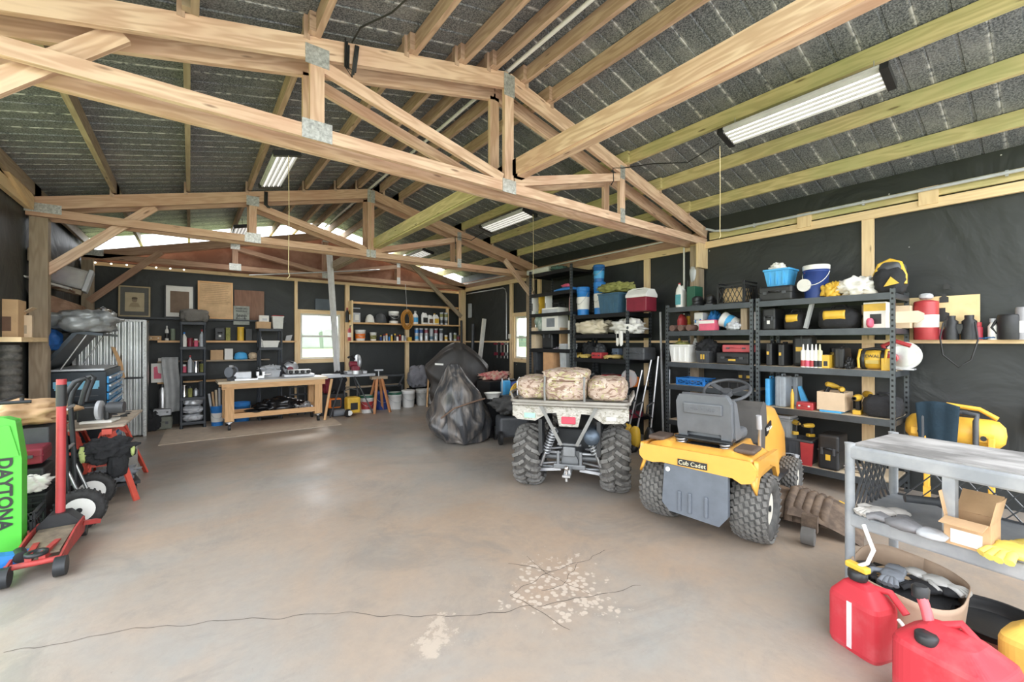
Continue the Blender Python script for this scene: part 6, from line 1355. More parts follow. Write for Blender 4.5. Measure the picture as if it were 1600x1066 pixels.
for si, z in enumerate(z2s[:3]):
    if si == 2:
        tote_('white basket on the upper shelf of the resin rack behind the bench', (xr2, 9.32, z+.001), 0, wr2*.7, .22, .13, PAPER); bottle_('white bottle at the left of the upper shelf of the rear resin rack', (xr2-wr2*.40, 9.26, z+.001), .03, .2, WHITE, LGREY)
    elif si == 1:
        cloth_('cable', 'grey and white cables heaped on the middle shelf of the rear resin rack', (xr2, 9.3, z+.001), 0, (wr2*.42, .13, .085), LGREY, 5, 'cable', .6, .2)['kind'] = 'stuff'
l, w, h = BK(394, 417, 497, 1.75, 9.25, .2); carton_('brown carton on top of the rear resin rack', (xr2-.11, 9.36, 1.751), 0, .24, .2, .13, CARD)
carton_('small white box stacked on the brown carton', (xr2-.10, 9.36, 1.883), 0, .16, .12, .12, PAPER, None, LGREY)
t = tote_('clear food container with a red lid on top of the rear resin rack', (xr2+.13, 9.34, 1.751), 0, .19, .16, .26, mat('milky_plastic', (.62, .62, .58), .3), RED)

# ---- the pine workbench on castors
wb = T('workbench', 'pine workbench on castors with a low shelf before the back wall', 'workbench', (1.22, 8.80, 0), .02)
BWd, BD, BH = 1.72, .62, .83
B((0, 0, BH-.02), (BWd, BD, .04)).build('worktop', BOARD, wb)
B((.06, 0, BH+.004), (BWd*.86, BD*.9, .006)).build('top_sheet', mat('pale_top_sheet', (.62, .63, .64), .35), wb)
for s in (-1, 1): B((0, s*(BD/2-.02), BH-.085), (BWd-.1, .04, .09)).build('apron', ORGW, wb)
for sx in (-1, 1):
    for sy in (-1, 1):
        lx, ly = sx*(BWd/2-.16), sy*(BD/2-.07)
        B((lx, ly, .47), (.13, .09, .64)).build('leg', ORGW, wb)
        c = MB().box((lx, ly, .135), (.08, .08, .012)).box((lx, ly-.0, .10), (.03, .03, .07)).build('castor', STEEL, wb); MB().cyl((lx-.018, ly-.02, .052), (lx+.018, ly-.02, .052), .052, n=18).build('castor_wheel', BLACK, c)
B((0, 0, .21), (BWd-.4, BD-.06, .03)).build('low_shelf', ORGW, wb)
for s in (-1, 1): B((0, s*(BD/2-.05), .24), (BWd-.35, .035, .08)).build('shelf_rail', ORGW, wb)
def wbp(px, y): return onY(px, 560, y)[0]
t = T('bench_grinder', 'bench grinder at the left end of the workbench', 'grinder', (wbp(362, 8.62), 8.66, BH+.008), 1.2); t.scale = (.85, .85, 1.2)
MB().cyl((-.12, 0, .12), (.12, 0, .12), .055, n=18).build('motor', DGREY, t); B((0, 0, .025), (.15, .12, .05)).build('base', DGREY, t, bevel=.01)
for s in (-1, 1): MB().cyl((s*.13, 0, .12), (s*.16, 0, .12), .075, n=22).build('grinding_wheel', MGREY, t); 
B((0, 0, .20), (.08, .06, .03)).build('switch_box', STEEL, t)
t = T('drawer_organiser', 'ridged grey parts organiser beside the bench grinder', 'organiser', (wbp(379, 8.75), 8.80, BH+.008), 0); B((0, 0, .065), (.26, .16, .13)).build('body', LGREY, t)
for k in range(4): B((0, -.082, .02+.03*k), (.24, .006, .022)).build('drawer', SILV, t)
t = T('planer', 'silver thickness planer at the right end of the workbench', 'planer', (wbp(468, 8.7), 8.78, BH+.008), 0)
B((0, 0, .03), (.52, .22, .05)).build('bed', SILV, t, bevel=.008); B((.0, 0, .10), (.40, .18, .07)).build('body', mat('dull_silver', (.35, .36, .36), .4, .4), t, bevel=.01); 
for k in range(4): MB().lathe([(.02, 0), (.035, .01), (.02, .02)], (-.15+.1*k, -.1, .10), 12, Matrix.Rotation(HP, 3, 'X')).build('knob', BLACK, t)
t = T('hand_saw', 'red and silver circular saw lying behind the planer', 'saw', (wbp(455, 8.95), 9.0, BH+.008), 0); MB().lathe([(.001, -.02), (.13, -.02), (.13, .02), (.001, .02)], (0, 0, .16), 24, Matrix.Rotation(HP, 3, 'X')).build('guard', SILV, t); MB().cyl((-.02, -.10, .14), (-.02, .0, .14), .05).build('motor', MAROON, t); MB().tube([(-.08, -.03, .15), (-.16, -.04, .24), (-.05, -.04, .30), (.04, -.03, .26)], .02).build('handle', BLACK, t); B((0, 0, .012), (.30, .14, .012)).build('shoe', STEEL, t)
t = T('bench_anvil', 'flat steel vice plate lying before the grinder', 'plate', (wbp(385, 8.55), 8.56, BH+.008), 0); B((0, 0, .012), (.34, .09, .024)).build('plate', STEEL, t)
cloth_('motor_fairing', 'glossy black fairing lying on the low shelf of the workbench', (1.30, 8.78, .226), .1, (.36, .20, .12), mat('gloss_black', (.012, .012, .014), .18), 8, 'fairing', .4, .1)
t = tag(MB().lathe([(.10, 0), (.17, .06), (.18, .07), (.16, .06), (.09, .01)], n=28).build('pan', BLACK, None, loc=(.92, 8.66, .226)), 'black round pan on the left of the low bench shelf', 'pan')
mb = MB()
for k in range(70):
    x, y = random.uniform(1.5, 1.85), random.uniform(8.55, 9.0); mb.box((x, y, .235+random.uniform(0, .10)), (.05, .03, .02), Matrix.Rotation(random.random()*3, 3, 'Z') @ Matrix.Rotation(random.random(), 3, 'X'))
tag(mb.build('hardware_heap', SILV), 'glittering heap of small metal hardware on the right of the low bench shelf', 'hardware', kind='stuff')
# pots and buckets beneath / behind the bench
l, w, h = BK(329, 351, 621, 0, 9.05, .2); pail_('blue bucket of wood offcuts left of the workbench leg', (l.x, 9.15, 0), 0, w*.5, .36, BLUE, band=PAPER, open_=True)
for k in range(4): pole(f'wood offcut standing in the blue bucket, {sfx(k)} from the left', (l.x-.05+.03*k, 9.15, .03), (l.x-.12+.05*k, 9.18, .58+.03*k), .018, [LGREY, CARD, BOARD, LGREY][k], 'wood_offcut', 'offcut', 'offcuts in the blue bucket')
pail_('second blue bucket half hidden by the workbench leg', (onY(378, 560, 9.3)[0], 9.42, 0), 0, .15, .36, BLUE, open_=True)
mb = MB(); ox = onY(470, 560, 9.5)[0]
for x in (0, .14, .28, .42): mb.box((x-.2, 0, .30), (.025, .03, .6))
for z in (.04, .22, .42, .58): mb.box((0.01, 0, z), (.46, .03, .025))
tag(mb.build('wire_grid', DGREY, None, loc=(ox, 9.5, 0)), 'dark open grid panel standing behind the workbench', 'grid')
# cardboard sheets on the floor under the bench
P = [onZ(*q, .0)for q in ((247, 697), (262, 668), (515, 650), (534, 664))]
o = MB().prism([(a, b_) for a, b_ in P], .008, (0, 0, .006), 'z').build('cardboard_sheet', mat('pale_board_sheet', (.56, .47, .38), .85)); tag(o, 'large flattened cardboard sheet on the floor under the workbench', 'cardboard')

# ---- mitre saw station, sawhorses, buckets along the back
ST = mat('grey_cast', (.30, .31, .31), .45, .3)
t = T('saw_stand', 'folding stand carrying the mitre saw left of the sawhorse', 'stand', (onY(545, 560, 8.9)[0], 8.95, 0), 0)
MB().bar((-.55, 0, .80), (.55, 0, .80), .09, .05).bar((-.5, .05, .835), (-.15, .05, .835), .1, .02).build('rail', SILV, t)
for sx in (-1, 1):
    for sy in (-1, 1): MB().tube([(sx*.12, sy*.04, .78), (sx*.42, sy*.28, .02)], .014).build('leg', DGREY, t)
t = T('mitre_saw', 'red and silver mitre saw on the folding stand', 'saw', (onY(556, 560, 8.9)[0], 8.93, .835), 0)
B((0, 0, .03), (.40, .28, .06)).build('base', SILV, t, bevel=.01); MB().cyl((0, -.03, .0), (0, -.03, .075), .16, n=26).build('turntable', STEEL, t)
MB().lathe([(.001, -.03), (.15, -.03), (.16, .0), (.15, .03), (.001, .03)], (.05, 0, .24), 26, Matrix.Rotation(HP, 3, 'Y')).build('blade_guard', SILV, t)
MB().cyl((-.12, 0, .20), (.02, 0, .20), .06, n=16).build('motor', MAROON, t); B((-.02, -.06, .12), (.16, .14, .10)).build('housing', MAROON, t, bevel=.02); MB().tube([(-.02, 0, .30), (-.10, -.08, .38), (-.18, -.12, .34)], .022).build('handle', BLACK, t); MB().tube([(.05, .12, .05), (.05, .16, .30)], .02).build('pivot_arm', STEEL, t)
t = T('roller_stand', 'roller stand on orange wooden legs right of the mitre saw', 'stand', (onY(593, 560, 8.85)[0], 8.9, 0), 0)
for sx in (-1, 1):
    for sy in (-1, 1): MB().bar((sx*.05, sy*.05, .72), (sx*.17, sy*.22, .0), .05, .035).build('leg', mat('orange_stained_wood', (.55, .24, .10), .6), t)
B((0, 0, .73), (.34, .14, .06)).build('crossbar', GREYW, t); MB().cyl((0, 0, .74), (0, 0, .88), .015).build('stem', STEEL, t); B((0, 0, .89), (.18, .08, .03)).build('roller_head', LGREY, t, bevel=.008)
t = T('steel_bracket', 'dark angled steel bracket standing right of the roller stand', 'bracket', (onY(625, 560, 9.3)[0], 9.3, .35), 0); MB().bar((-.5, 0, .15), (.05, 0, .15), .03, .03).bar((-.5, 0, .38), (.1, 0, .38), .03, .04).bar((.1, 0, .38), (-.05, 0, .12), .03, .03).bar((-.45, 0, -.35), (-.45, 0, .38), .03, .03).bar((.05, 0, -.35), (.05, 0, .15), .03, .03).build('frame', DGREY, t)
board('grey plank lying across the buckets along the back wall', 2.35, 3.9, 9.35, 9.50, .52, GREYW, .03, 'plank')
def bu(label, px, r, h, m, lid=None, band=None, y=9.18, grp='buckets along the back wall'): return pail_(label, (onY(px, 600, y)[0], y, 0), 0, r, h, m, lid, band, grp)
bu('white bucket with a green lid and red-green label, left of the roller stand', 573, .145, .36, WHITE, GREEN, RED, 8.98)
bu('blue bucket standing behind the roller stand legs', 596, .15, .40, DBLUE, None, None, 9.22)
bu('white bucket with a dark green lid, right of the roller stand', 617, .15, .37, WHITE, GREEN, None, 9.08)
bu('white bucket in the middle of the back row, no label', 638, .15, .38, WHITE, None, None, 9.16)
bu('dusty grey-white bucket second from the right in the back row', 659, .14, .37, mat('dusty_white', (.55, .55, .53), .6), None, None, 9.25)
bu('grey-white bucket at the right end of the back row, half hidden by the covers', 676, .14, .37, mat('dusty_white', (.55, .55, .53), .6), None, None, 9.3)
cloth_('cloth', 'grey cloth heaped over things behind the buckets', (onY(655, 580, 9.45)[0], 9.48, .40), 0, (.26, .16, .26), mat('grey_blanket', (.22, .22, .25), .9), 6, 'cloth', .3)
t = tote_('black tote under the grey cloth at the back wall', (onY(660, 580, 9.5)[0], 9.56, 0), 0, .6, .30, .40, BLACK)
for a, lb in ((670, 'left'), (676, 'right')):
    pole(f'pale wooden leg beside the covered motorcycles, {lb} of two', (*onZ(a-(3 if lb == "left" else -3), 636, 0), 0), (*onZ(a+0, 636, 0), .78), .02, ORGW, 'wood_prop', 'prop', 'pale legs by the covers')
pw = T('pressure_washer', 'yellow wheeled pressure washer between the bench and the buckets', 'washer', (onY(552, 600, 8.72)[0], 8.78, 0), 0)
B((0, 0, .22), (.26, .24, .32)).build('body', YEL, pw, bevel=.03); B((0, -.122, .20), (.14, .01, .14)).build('label_panel', BLACK, pw)
for s in (-1, 1): w_ = MB().cyl((s*.02-.12, -.14, .08), (s*.02-.12+.02, -.17, .08), .08, n=22).build('wheel', BLACK, pw) if s < 0 else MB().cyl((-.10, -.172, .08), (-.10, -.178, .08), .05, n=18).build('wheel_hub', WHITE, pw)
MB().tube([(-.12, .08, .36), (-.13, .10, .50), (0, .10, .54), (.13, .10, .50), (.12, .08, .36)], .012).build('handle', DGREY, pw)
t = T('engine_blower', 'orange engine-driven machine on the floor right of the workbench', 'machine', (onY(522, 600, 8.95)[0], 9.0, 0), 0); B((0, 0, .26), (.26, .22, .2)).build('body', ORANGE, t, bevel=.03); B((.02, -.12, .26), (.18, .02, .14)).build('grille', BLACK, t); MB().cyl((-.05, -.15, .07), (.20, -.15, .07), .07, n=16).build('hose_end', MGREY, t); B((0, 0, .08), (.22, .2, .16)).build('base', BLACK, t)
cloth_('bag', 'slumped black bag hanging at the right end of the workbench', (onY(530, 600, 9.0)[0], 9.12, .45), 0, (.16, .12, .22), BCLOTH, 5, 'bag')
cloth_('bag', 'dull red bag next to the slumped black bag', (onY(512, 600, 9.0)[0], 9.12, .45), 0, (.07, .08, .18), mat('dull_red_cloth', (.28, .04, .06), .9), 2, 'bag')
tag(B((onY(521, 600, 9.1)[0], 9.14, .22), (.5, .30, .44)).build('low_cabinet', BLACK, None, bevel=.01), 'low black box under the bags right of the workbench', 'box')
pole('orange-brown wooden strut leaning on the right end of the workbench', (onY(506, 640, 8.6)[0], 8.55, 0), (onY(508, 600, 8.6)[0]+.12, 8.60, .78), .025, ORGW, 'wooden_strut', 'strut')
# steel channel leaning up to the ties
mb = MB(); a = Vector((2.52, 9.30, 0)); b_ = Vector((2.28, 9.20, 3.36)); mb.bar(a, b_, .12, .06); tag(mb.build('downspout', mat('white_metal_channel', (.72, .73, .74), .4)), 'long white metal channel leaning from the floor to the roof before the window', 'channel')
# far right corner
pole('black pole standing in the back right corner', (5.55, 9.35, 0), (5.60, 9.5, 2.05), .03, BLACK); pole('dark pipe on the right wall beyond the window', (5.6, 9.0, 0), (5.68, 9.05, 1.95), .04, DGREY)
tag(MB().bar((5.35, 8.45, .0), (5.62, 8.45, 2.05), .05, .09).build('plank', mat('white_plank', (.72, .70, .64), .6)), 'white plank leaning on the right wall beyond the window', 'plank')
for i, (py, m_) in enumerate(((778, MAROON), (784, BLACK), (789, MAROON), (794, BLACK))):
    y = onX(py, 533, 5.70)[0]; t = T('clamp', f'bar clamp hanging from the short ledge, {sfx(i)} from the left', 'clamp', (5.68, y, 1.47), 0, 'bar clamps on the short ledge'); B((0, 0, -.17), (.012, .03, .36)).build('bar', STEEL, t); B((-.04, 0, -.02), (.10, .035, .04)).build('jaw', m_, t); B((-.04, 0, -.25), (.08, .04, .07)).build('sliding_jaw', m_, t)
t = T('meter_box', 'small white box fixed high in the back right corner', 'box', (5.74, 9.3, 2.3), 0); B((0, 0, 0), (.05, .10, .36)).build('body', LGREY, t)
tag(B((5.76, 7.62, 1.62), (.04, .06, .10)).build('outlet_box', PAPER), 'white electrical outlet beside the bent conduit', 'outlet')
# pile between covers and quad bike
xx = lambda px, d: Vector((d*_S+(px-800)/FPX*d*_C, d*_C-(px-800)/FPX*d*_S, 0))
p = xx(776, 8.2); tag(B((0, 0, .38), (.75, .34, .76)).build('black_cabinet', BLACK, None, loc=p, rot=(0, 0, .2), bevel=.015), 'black waist-high cabinet behind the clutter left of the quad bike', 'cabinet')
cloth_('rope_heap', 'red and tan straps heaped on the black waist-high cabinet', p+Vector((-.05, 0, .762)), 0, (.28, .12, .08), mat('strap_mix', (.5, .08, .10), .8, col2=(.55, .42, .3), scale=14), 5, 'straps', .6, .2)
p = xx(790, 7.4); t = T('folding_chair', 'folded bright blue camp chair standing left of the quad bike', 'chair', p, .3); B((0, 0, .42), (.20, .10, .80)).build('fabric', LBLUE, t, bevel=.03); MB().cyl((-.12, 0, 0), (-.10, 0, .86), .014).cyl((.12, 0, 0), (.10, 0, .86), .014).build('frame', STEEL, t)
p = xx(807, 7.0); t = T('hose_reel', 'coil of yellow hose leaning against the bags left of the quad bike', 'hose', p+Vector((0, 0, .62)), .2); mb = MB()
for k in range(5): mb.tube([((.10+.018*k)*math.cos(a), .02*math.sin(k*3), (.12+.018*k)*math.sin(a)) for a in [2*PI*i/20 for i in range(20)]], .011, n=6, closed=True)
mb.build('coil', YEL, t); B((0, .12, -.31), (.42, .16, .60)).build('board', BLACK, t)
t = T('crutch', 'pair of silver tube handles rising beside the yellow hose', 'tubes', p+Vector((.0, -.12, 0)), 0)
for s in (-1, 1): MB().tube([(s*.05, 0, 0), (s*.08, 0, .85), (s*.03, 0, .92)], .012).build('tube', STEEL, t)
p = xx(822, 7.6); toolbag('dark blue long bag lying behind the rear rack of the quad bike', p+Vector((0, 0, .62)), -.5, .7, .2, .18, DBLUE, None, 3); tag(B((0, 0, .31), (.7, .3, .6)).build('storage_box', BLACK, None, loc=p, rot=(0, 0, -.5), bevel=.01), 'black storage box under the dark blue long bag', 'box')
p = xx(800, 6.35); cloth_('jacket', 'dark jacket heaped on low equipment left of the quad bike', p+Vector((0, 0, .42)), 0, (.30, .2, .14), mat('dark_olive_cloth', (.05, .05, .05), .9, bump=.4), 9, 'jacket', .5, .1)
t = T('push_mower', 'small wheeled machine under the dark jacket', 'machine', p, -.4); B((0, 0, .24), (.45, .34, .30)).build('body', DGREY, t, bevel=.04); 
for s in (-1, 1):
    for q in (-1, 1): MB().cyl((s*.2, q*.18, .10), (s*.24, q*.18, .10), .10, n=20).build('wheel', BLACK, t)
p = xx(782, 7.0); cloth_('bag', 'teal blue bag on the floor left of the quad bike', p, 0, (.14, .12, .20), mat('teal_cloth', (.03, .16, .28), .8), 3, 'bag')
t = T('basin', 'small white basin on equipment right of the covered motorcycles', 'basin', xx(770, 6.7)+Vector((0, 0, .60)), 0); MB().lathe([(.10, 0), (.15, .09), (.155, .09), (.14, .08), (.09, .01)], n=22, sy=.7).build('bowl', PAPER, t); B((0, 0, -.3), (.25, .2, .6)).build('stand', BLACK, t)
# pull strings of the lights
for i, (x, y, z0, z1, l_) in enumerate(((onZ(1133, 300, 3.4)[0]*0+4.0, 1.98, 3.36, 2.55, 'nearest right-hand shop light'), (.78, 4.70, 3.36, 2.2, 'left-hand shop light'), (3.98, 4.7, 3.36, 2.3, 'middle right-hand shop light'), (2.28, 6.70, 3.9, 2.9, 'ridge by the middle truss'))):
    tag(MB().tube([(x, y, z0), (x+.005, y, (z0+z1)/2), (x, y, z1), (x+.012, y, z1-.04), (x-.01, y, z1-.07)], .0035, n=5).build('pull_cord', mat('tan_cord', (.62, .52, .3), .8)), f'thin tan pull cord hanging from the {l_}', 'cord', 'pull cords')
# black power leads along the trusses
tag(MB().tube([(3.98, 1.98, 3.38), (3.90, 2.25, 3.27), (3.84, 2.6, 3.36), (3.80, 2.95, 3.42), (3.75, 3.05, 3.44), (3.76, 3.05, 3.30), (3.80, 3.12, 3.28)], .006).build('power_lead', BLACK), 'black lead from the nearest shop light to the nearest truss', 'cord')
mb = MB()
for k in range(3): mb.tube([(.86+.012*k, 3.04, 3.62-.02*k), (.855+.012*k, 3.035, 3.42), (.90+.012*k, 3.03, 3.36+.02*k), (.93+.01*k, 3.04, 3.60)], .006, n=6)
mb.tube([(.90, 3.03, 3.60), (.92, 2.9, 3.64), (1.02, 2.6, 3.60), (1.1, 2.2, 3.60)], .006); tag(mb.build('power_lead', BLACK), 'loops of black cable hung on the top chord of the nearest truss', 'cord')
tag(MB().tube([(3.98, 6.0, 3.38), (3.92, 6.3, 3.28), (3.86, 6.6, 3.38), (3.82, 6.70, 3.40), (3.83, 6.71, 3.28)], .006).build('power_lead', BLACK), 'black lead from the middle right-hand shop light to the middle truss', 'cord')
mb = MB()
for k in range(3): mb.tube([(.82+.015*k, 6.71, 3.58), (.815+.015*k, 6.70, 3.40), (.86+.012*k, 6.70, 3.36)], .008, n=6)
tag(mb.build('power_lead', BLACK), 'black cable wrapped over the left side of the middle truss', 'cord')

# ================================================================= left side
# galvanised corrugated cabinet
gx0, gx1, gy = -1.36, -.56, 8.87
gc = T('corrugated_cabinet', 'corrugated galvanised metal cabinet in the back left corner', 'cabinet', ((gx0+gx1)/2, gy, 0), 0)
GV = mat('galvanised_sheet', (.58, .60, .60), .3, .75, var=.18, scale=4)
gw = gx1-gx0; n = 120
def cor(x): return .012*math.copysign(abs(math.sin(x*2*PI/.068))**.6, math.sin(x*2*PI/.068))
MB().sheet(lambda u, v: (-gw/2+gw*u, cor(gw*u), .02+1.80*v), n, 2).build('corrugated_front', GV, gc)
MB().sheet(lambda u, v: (gw/2, .60*u, .02+1.80*v), 2, 2).build('side_sheet', GV, gc, solid=.01)
for x in (-gw/2, gw/2-.01): B((x, -.012, .92), (.04, .03, 1.84)).build('corner_angle', GALV, gc)
B((0, -.01, 1.83), (gw, .035, .035)).build('top_angle', GALV, gc); B((0, -.014, .93), (gw, .012, .03)).build('middle_strap', DSTEEL, gc)
B((0, .31, 1.835), (gw, .6, .02)).build('top_board', GREYW, gc)
t = T('stock_pot', 'steel stock pot on top of the corrugated cabinet', 'pot', (onY(161, 490, 9.0)[0], 9.0, 1.852), 0); MB().lathe([(.10, 0), (.105, .13), (.11, .135), (.06, .16), (.001, .165)], n=24).build('body', CHROME, t); MB().tube([(-.11, 0, .09), (-.14, 0, .10), (-.11, 0, .115)], .007).tube([(.11, 0, .09), (.14, 0, .10), (.11, 0, .115)], .007).tube([(-.03, 0, .165), (0, 0, .19), (.03, 0, .165)], .007).build('handle', STEEL, t)
paintcan('dented paint tin with a red mark on top of the corrugated cabinet', (onY(128, 490, 9.0)[0], 9.0, 1.852), .09, .12, SILV, band=MAROON)
tag(MB().prism([(-.03, 0), (.03, .01), (.05, .25), (.02, .5), (-.02, .52), (.0, .25)], .02, (0, 0, 0), 'y').build('wood_offcut', ORGW, None, loc=(onY(192, 540, 8.84)[0], 8.842, .92), rot=(0, -.22, 0)), 'splintered wooden offcut leaning on the corrugated cabinet front', 'offcut')
# tool chest
TC = mat('tool_chest_slate', (.025, .035, .045), .35, .3)
tx0, tx1, ty0, ty1 = -1.30, -.80, 6.98, 8.30
tc_ = T('tool_chest', 'dark rolling tool chest with blue drawers and a raised lid', 'tool chest', ((tx0+tx1)/2, (ty0+ty1)/2, 0), 0)
tw_, tl_ = tx1-tx0, ty1-ty0
B((0, 0, .62), (tw_, tl_, 1.06)).build('cabinet', TC, tc_, bevel=.012)
for y in (-.5, .5):
    for x in (-.18, .18): MB().cyl((x-.02, y, .05), (x+.02, y, .05), .05, n=14).build('castor', BLACK, tc_)
DRW = mat('drawer_blue', (.04, .28, .60), .25, .2); DRS = mat('drawer_pull_silver', (.68, .70, .72), .3, .6)
for r_ in range(9):
    for c in range(2):
        z = .24+.10*r_; y = -tl_*.25+tl_*.5*c
        d = B((tw_/2+.012, y, z), (.022, tl_*.47, .085)).build('drawer', DRW, tc_, bevel=.004); B((tw_/2+.030, y, z+.028), (.018, tl_*.45, .022)).build('drawer_pull', DRS, d)
B((0, -tl_/2-.002, 1.0), (tw_*.76, .004, .075)).build('blue_tape', mat('painters_tape', (.22, .55, .75), .6), tc_); B((0, -tl_/2-.003, .955), (tw_*.72, .004, .03)).build('blue_tape', mat('painters_tape', (.22, .55, .75), .6), tc_)
MB().tube([(-.10, -tl_/2, .80), (-.10, -tl_/2-.05, .80), (.16, -tl_/2-.05, .80), (.16, -tl_/2, .80)], .012).build('side_handle', DSTEEL, tc_)
for z in (.72, .86): B((.03, -tl_/2-.004, z), (.30, .006, .012)).build('side_rib', DGREY, tc_)
B((0, 0, 1.165), (tw_*.9, tl_*.9, .02)).build('top_tray', SILV, tc_)
ld_ = MB(); ld_.prism([(-.33, 1.19), (-.29, 1.22), (-.02, 1.63), (.22, 1.60), (.22, 1.57), (.0, 1.59), (-.27, 1.18)], tl_, (0, 0, 0), 'y'); ld_.build('lid', TC, tc_, bevel=.004)
for y in (-tl_/2+.03, tl_/2-.03): MB().cyl((-.14, y, 1.17), (.08, y, 1.59), .008).build('lid_strut', STEEL, tc_)
cloth_('folded_tarp', 'folded silver-grey tarp lying on the raised lid of the tool chest', (-1.03, 7.35, 1.60), 0, (.29, .50, .15), mat('silver_tarp', (.26, .28, .29), .35, .2, col2=(.40, .42, .43), scale=6), 5, 'tarp', .35, .06)
cloth_('bag', 'round blue bag hanging behind the tool chest lid', (-1.29, 7.0, 1.40), 0, (.12, .20, .13), mat('royal_blue_cloth', (.01, .08, .28), .6), 3, 'bag', .12)
# clear bin on the brace, with pole
t = T('clear_bin', 'clear plastic bin of ribbons tilted on the left wall girt', 'bin', (onY(88, 438, 8.0)[0], 8.0, 2.24), .1); t.rotation_euler = (0, .25, .1)
B((0, 0, .14), (.52, .36, .26)).build('body', mat('clear_bin_plastic', (.80, .80, .80), .2, alpha=.45), t, bevel=.03); B((.27, 0, .14), (.05, .38, .30)).build('lid', LGREY, t, bevel=.01); MB().blob((-.08, 0, .12), (.15, .14, .09), 4, .4).build('contents', mat('mixed_ribbon', (.5, .12, .12), .8, col2=(.15, .25, .5), scale=25), t); B((.0, 0, -.03), (.5, .25, .06)).build('support_board', GREYW, t)
MB().tube([(-.2, -.19, -.02), (-.05, -.20, -.07), (.10, -.19, -.02), (.2, -.18, -.05)], .012).build('fairy_light_cable', BROWN, t)
a = onY(24, 428, 6.6); b_ = onY(111, 452, 7.9); pole('white plastic pole lying across the left post', (a[0], 6.6, a[1]), (b_[0], 7.9, b_[1]), .014, WHITE)
# cartons on the left ledge
p = (onY(8, 500, 6.2)[0], 6.2, 1.544); carton_('large tan cardboard box at the far left of the wall ledge', p, 0, .22, .25, .36, CARD, None, BROWN)
p = (onY(31, 500, 6.35)[0], 6.35, 1.544); carton_('opened tan cardboard box right of the large one on the wall ledge', p, .15, .17, .2, .22, LCARD, None, mat('grey_print', (.38, .32, .24), .9)); o = MB().bar((-.0, 0, .22), (.10, 0, .30), .18, .005).build('flap', LCARD, bpy.data.objects['cardboard_box'] if False else None, loc=p); tag(o, 'raised loose flap standing above the opened tan box', 'flap')
# knobbly tyre stack / tread under the ledge
px_, _z = onY(14, 580, 5.9)
pr_ = [(.066, 0)]
for k in range(21): pr_ += [(.080, .01+.07*k), (.080, .045+.07*k), (.066, .055+.07*k), (.066, .07+.07*k)]
tag(MB().lathe(pr_+[(.055, 1.47), (.055, 1.2), (.001, 1.2)], n=24).build('corrugated_pipe', DUSTRUB, None, loc=(px_, 5.9, 0)), 'black corrugated drain pipe standing upright at the left wall', 'pipe')
# folding table: board on red sawhorses
tb_ = T('work_board', 'worn plywood board laid across two red sawhorses', 'table', (-.80, 5.95, 0), 0)
P = [(-.94, 5.42), (-.50, 5.45), (-.44, 6.52), (-1.22, 6.60), (-1.22, 6.1), (-.94, 6.05)]
MB().prism([(a+.80, b_-5.95) for a, b_ in P], .018, (0, 0, .70), 'z').build('panel', mat('worn_ply', (.50, .42, .33), .8, col2=(.30, .26, .22), scale=7, thr=.6), tb_)
REDH = mat('faded_red_metal', (.60, .09, .06), .5)
def sawhorse(label, cx, cy, half, z=.685):
    t = T('sawhorse', label, 'sawhorse', (cx, cy, 0), 0, 'red metal sawhorses')
    MB().bar((0, -half, z-.03), (0, half, z-.03), .07, .05).build('crossbar', REDH, t)
    for q in (-1, 1):
        for sx in (-1, 1): MB().bar((sx*.03, q*(half-.06), z-.04), (sx*.22, q*(half+.12), 0), .05, .018).build('leg', REDH, t)
        MB().bar((-.12, q*(half+.03), .36), (.12, q*(half+.03), .36), .02, .03).build('brace', REDH, t); MB().prism([(-.05, .60), (.05, .60), (.10, .50), (.06, .50), (.0, .55), (-.06, .50), (-.10, .50)], .02, (0, q*(half-.03), 0), 'y').build('leg_socket', REDH, t)
    return t
sawhorse('red metal sawhorse nearer the middle of the floor, draped with the black jacket', -.62, 5.86, .42); sawhorse('red metal sawhorse nearer the left wall', -1.0, 6.36, .20)
jm = MB(); jm.blob((0, 0, .0), (.27, .10, .17), 7, .42, 3.0, n=56, p=2.2, flat=False, fold=.12).blob((.10, 0, -.22), (.12, .09, .20), 3, .2, n=30, flat=False, fold=.08)
jk = T('jacket', 'black jacket with lime green trim draped over the nearer sawhorse', 'jacket', (-.60, 5.36, .50), .1)
jk.scale = (.62, .7, .62); jm.build('body', BCLOTH, jk)
LIME = mat('lime_trim', (.50, .60, .22), .7); MB().blob((-.27, -.03, -.03), (.035, .05, .10), 4, .5, n=20, flat=False).build('cuff', LIME, jk); MB().blob((.27, -.02, -.05), (.025, .04, .07), 5, .5, n=20, flat=False).build('cuff', LIME, jk)
# chop saw on the board
t = T('chop_saw', 'black and white chop saw standing on the plywood board', 'saw', (-.70, 5.75, .712), -.2); t.scale = (.9, .9, .95)
MB().cyl((-.02, 0, .12), (.01, 0, .12), .10, n=26).build('blade_guard', LGREY, t); MB().cyl((-.035, 0, .12), (-.03, 0, .12), .075, n=26).build('blade', DGREY, t)
B((-.10, .05, .09), (.16, .20, .16)).build('body', BLACK, t, bevel=.015); B((.06, 0, .10), (.05, .10, .16)).build('motor_cover', BLACK, t, bevel=.02); MB().cyl((.06, 0, .14), (.20, 0, .14), .06, n=18).build('motor', DGREY, t); B((0, 0, .012), (.26, .24, .02)).build('base_plate', PAPER, t)
for i, (x, y) in enumerate(((-.70, 6.2), (-.60, 6.35), (-.78, 6.05))): tag(B((x, y, .713), (.16, .03, .008), R=Matrix.Rotation(.5*i, 3, 'Z')).build('hand_tool', DGREY), f'flat dark hand tool on the plywood board, {sfx(i)} from the front', 'tool', 'hand tools on the board')
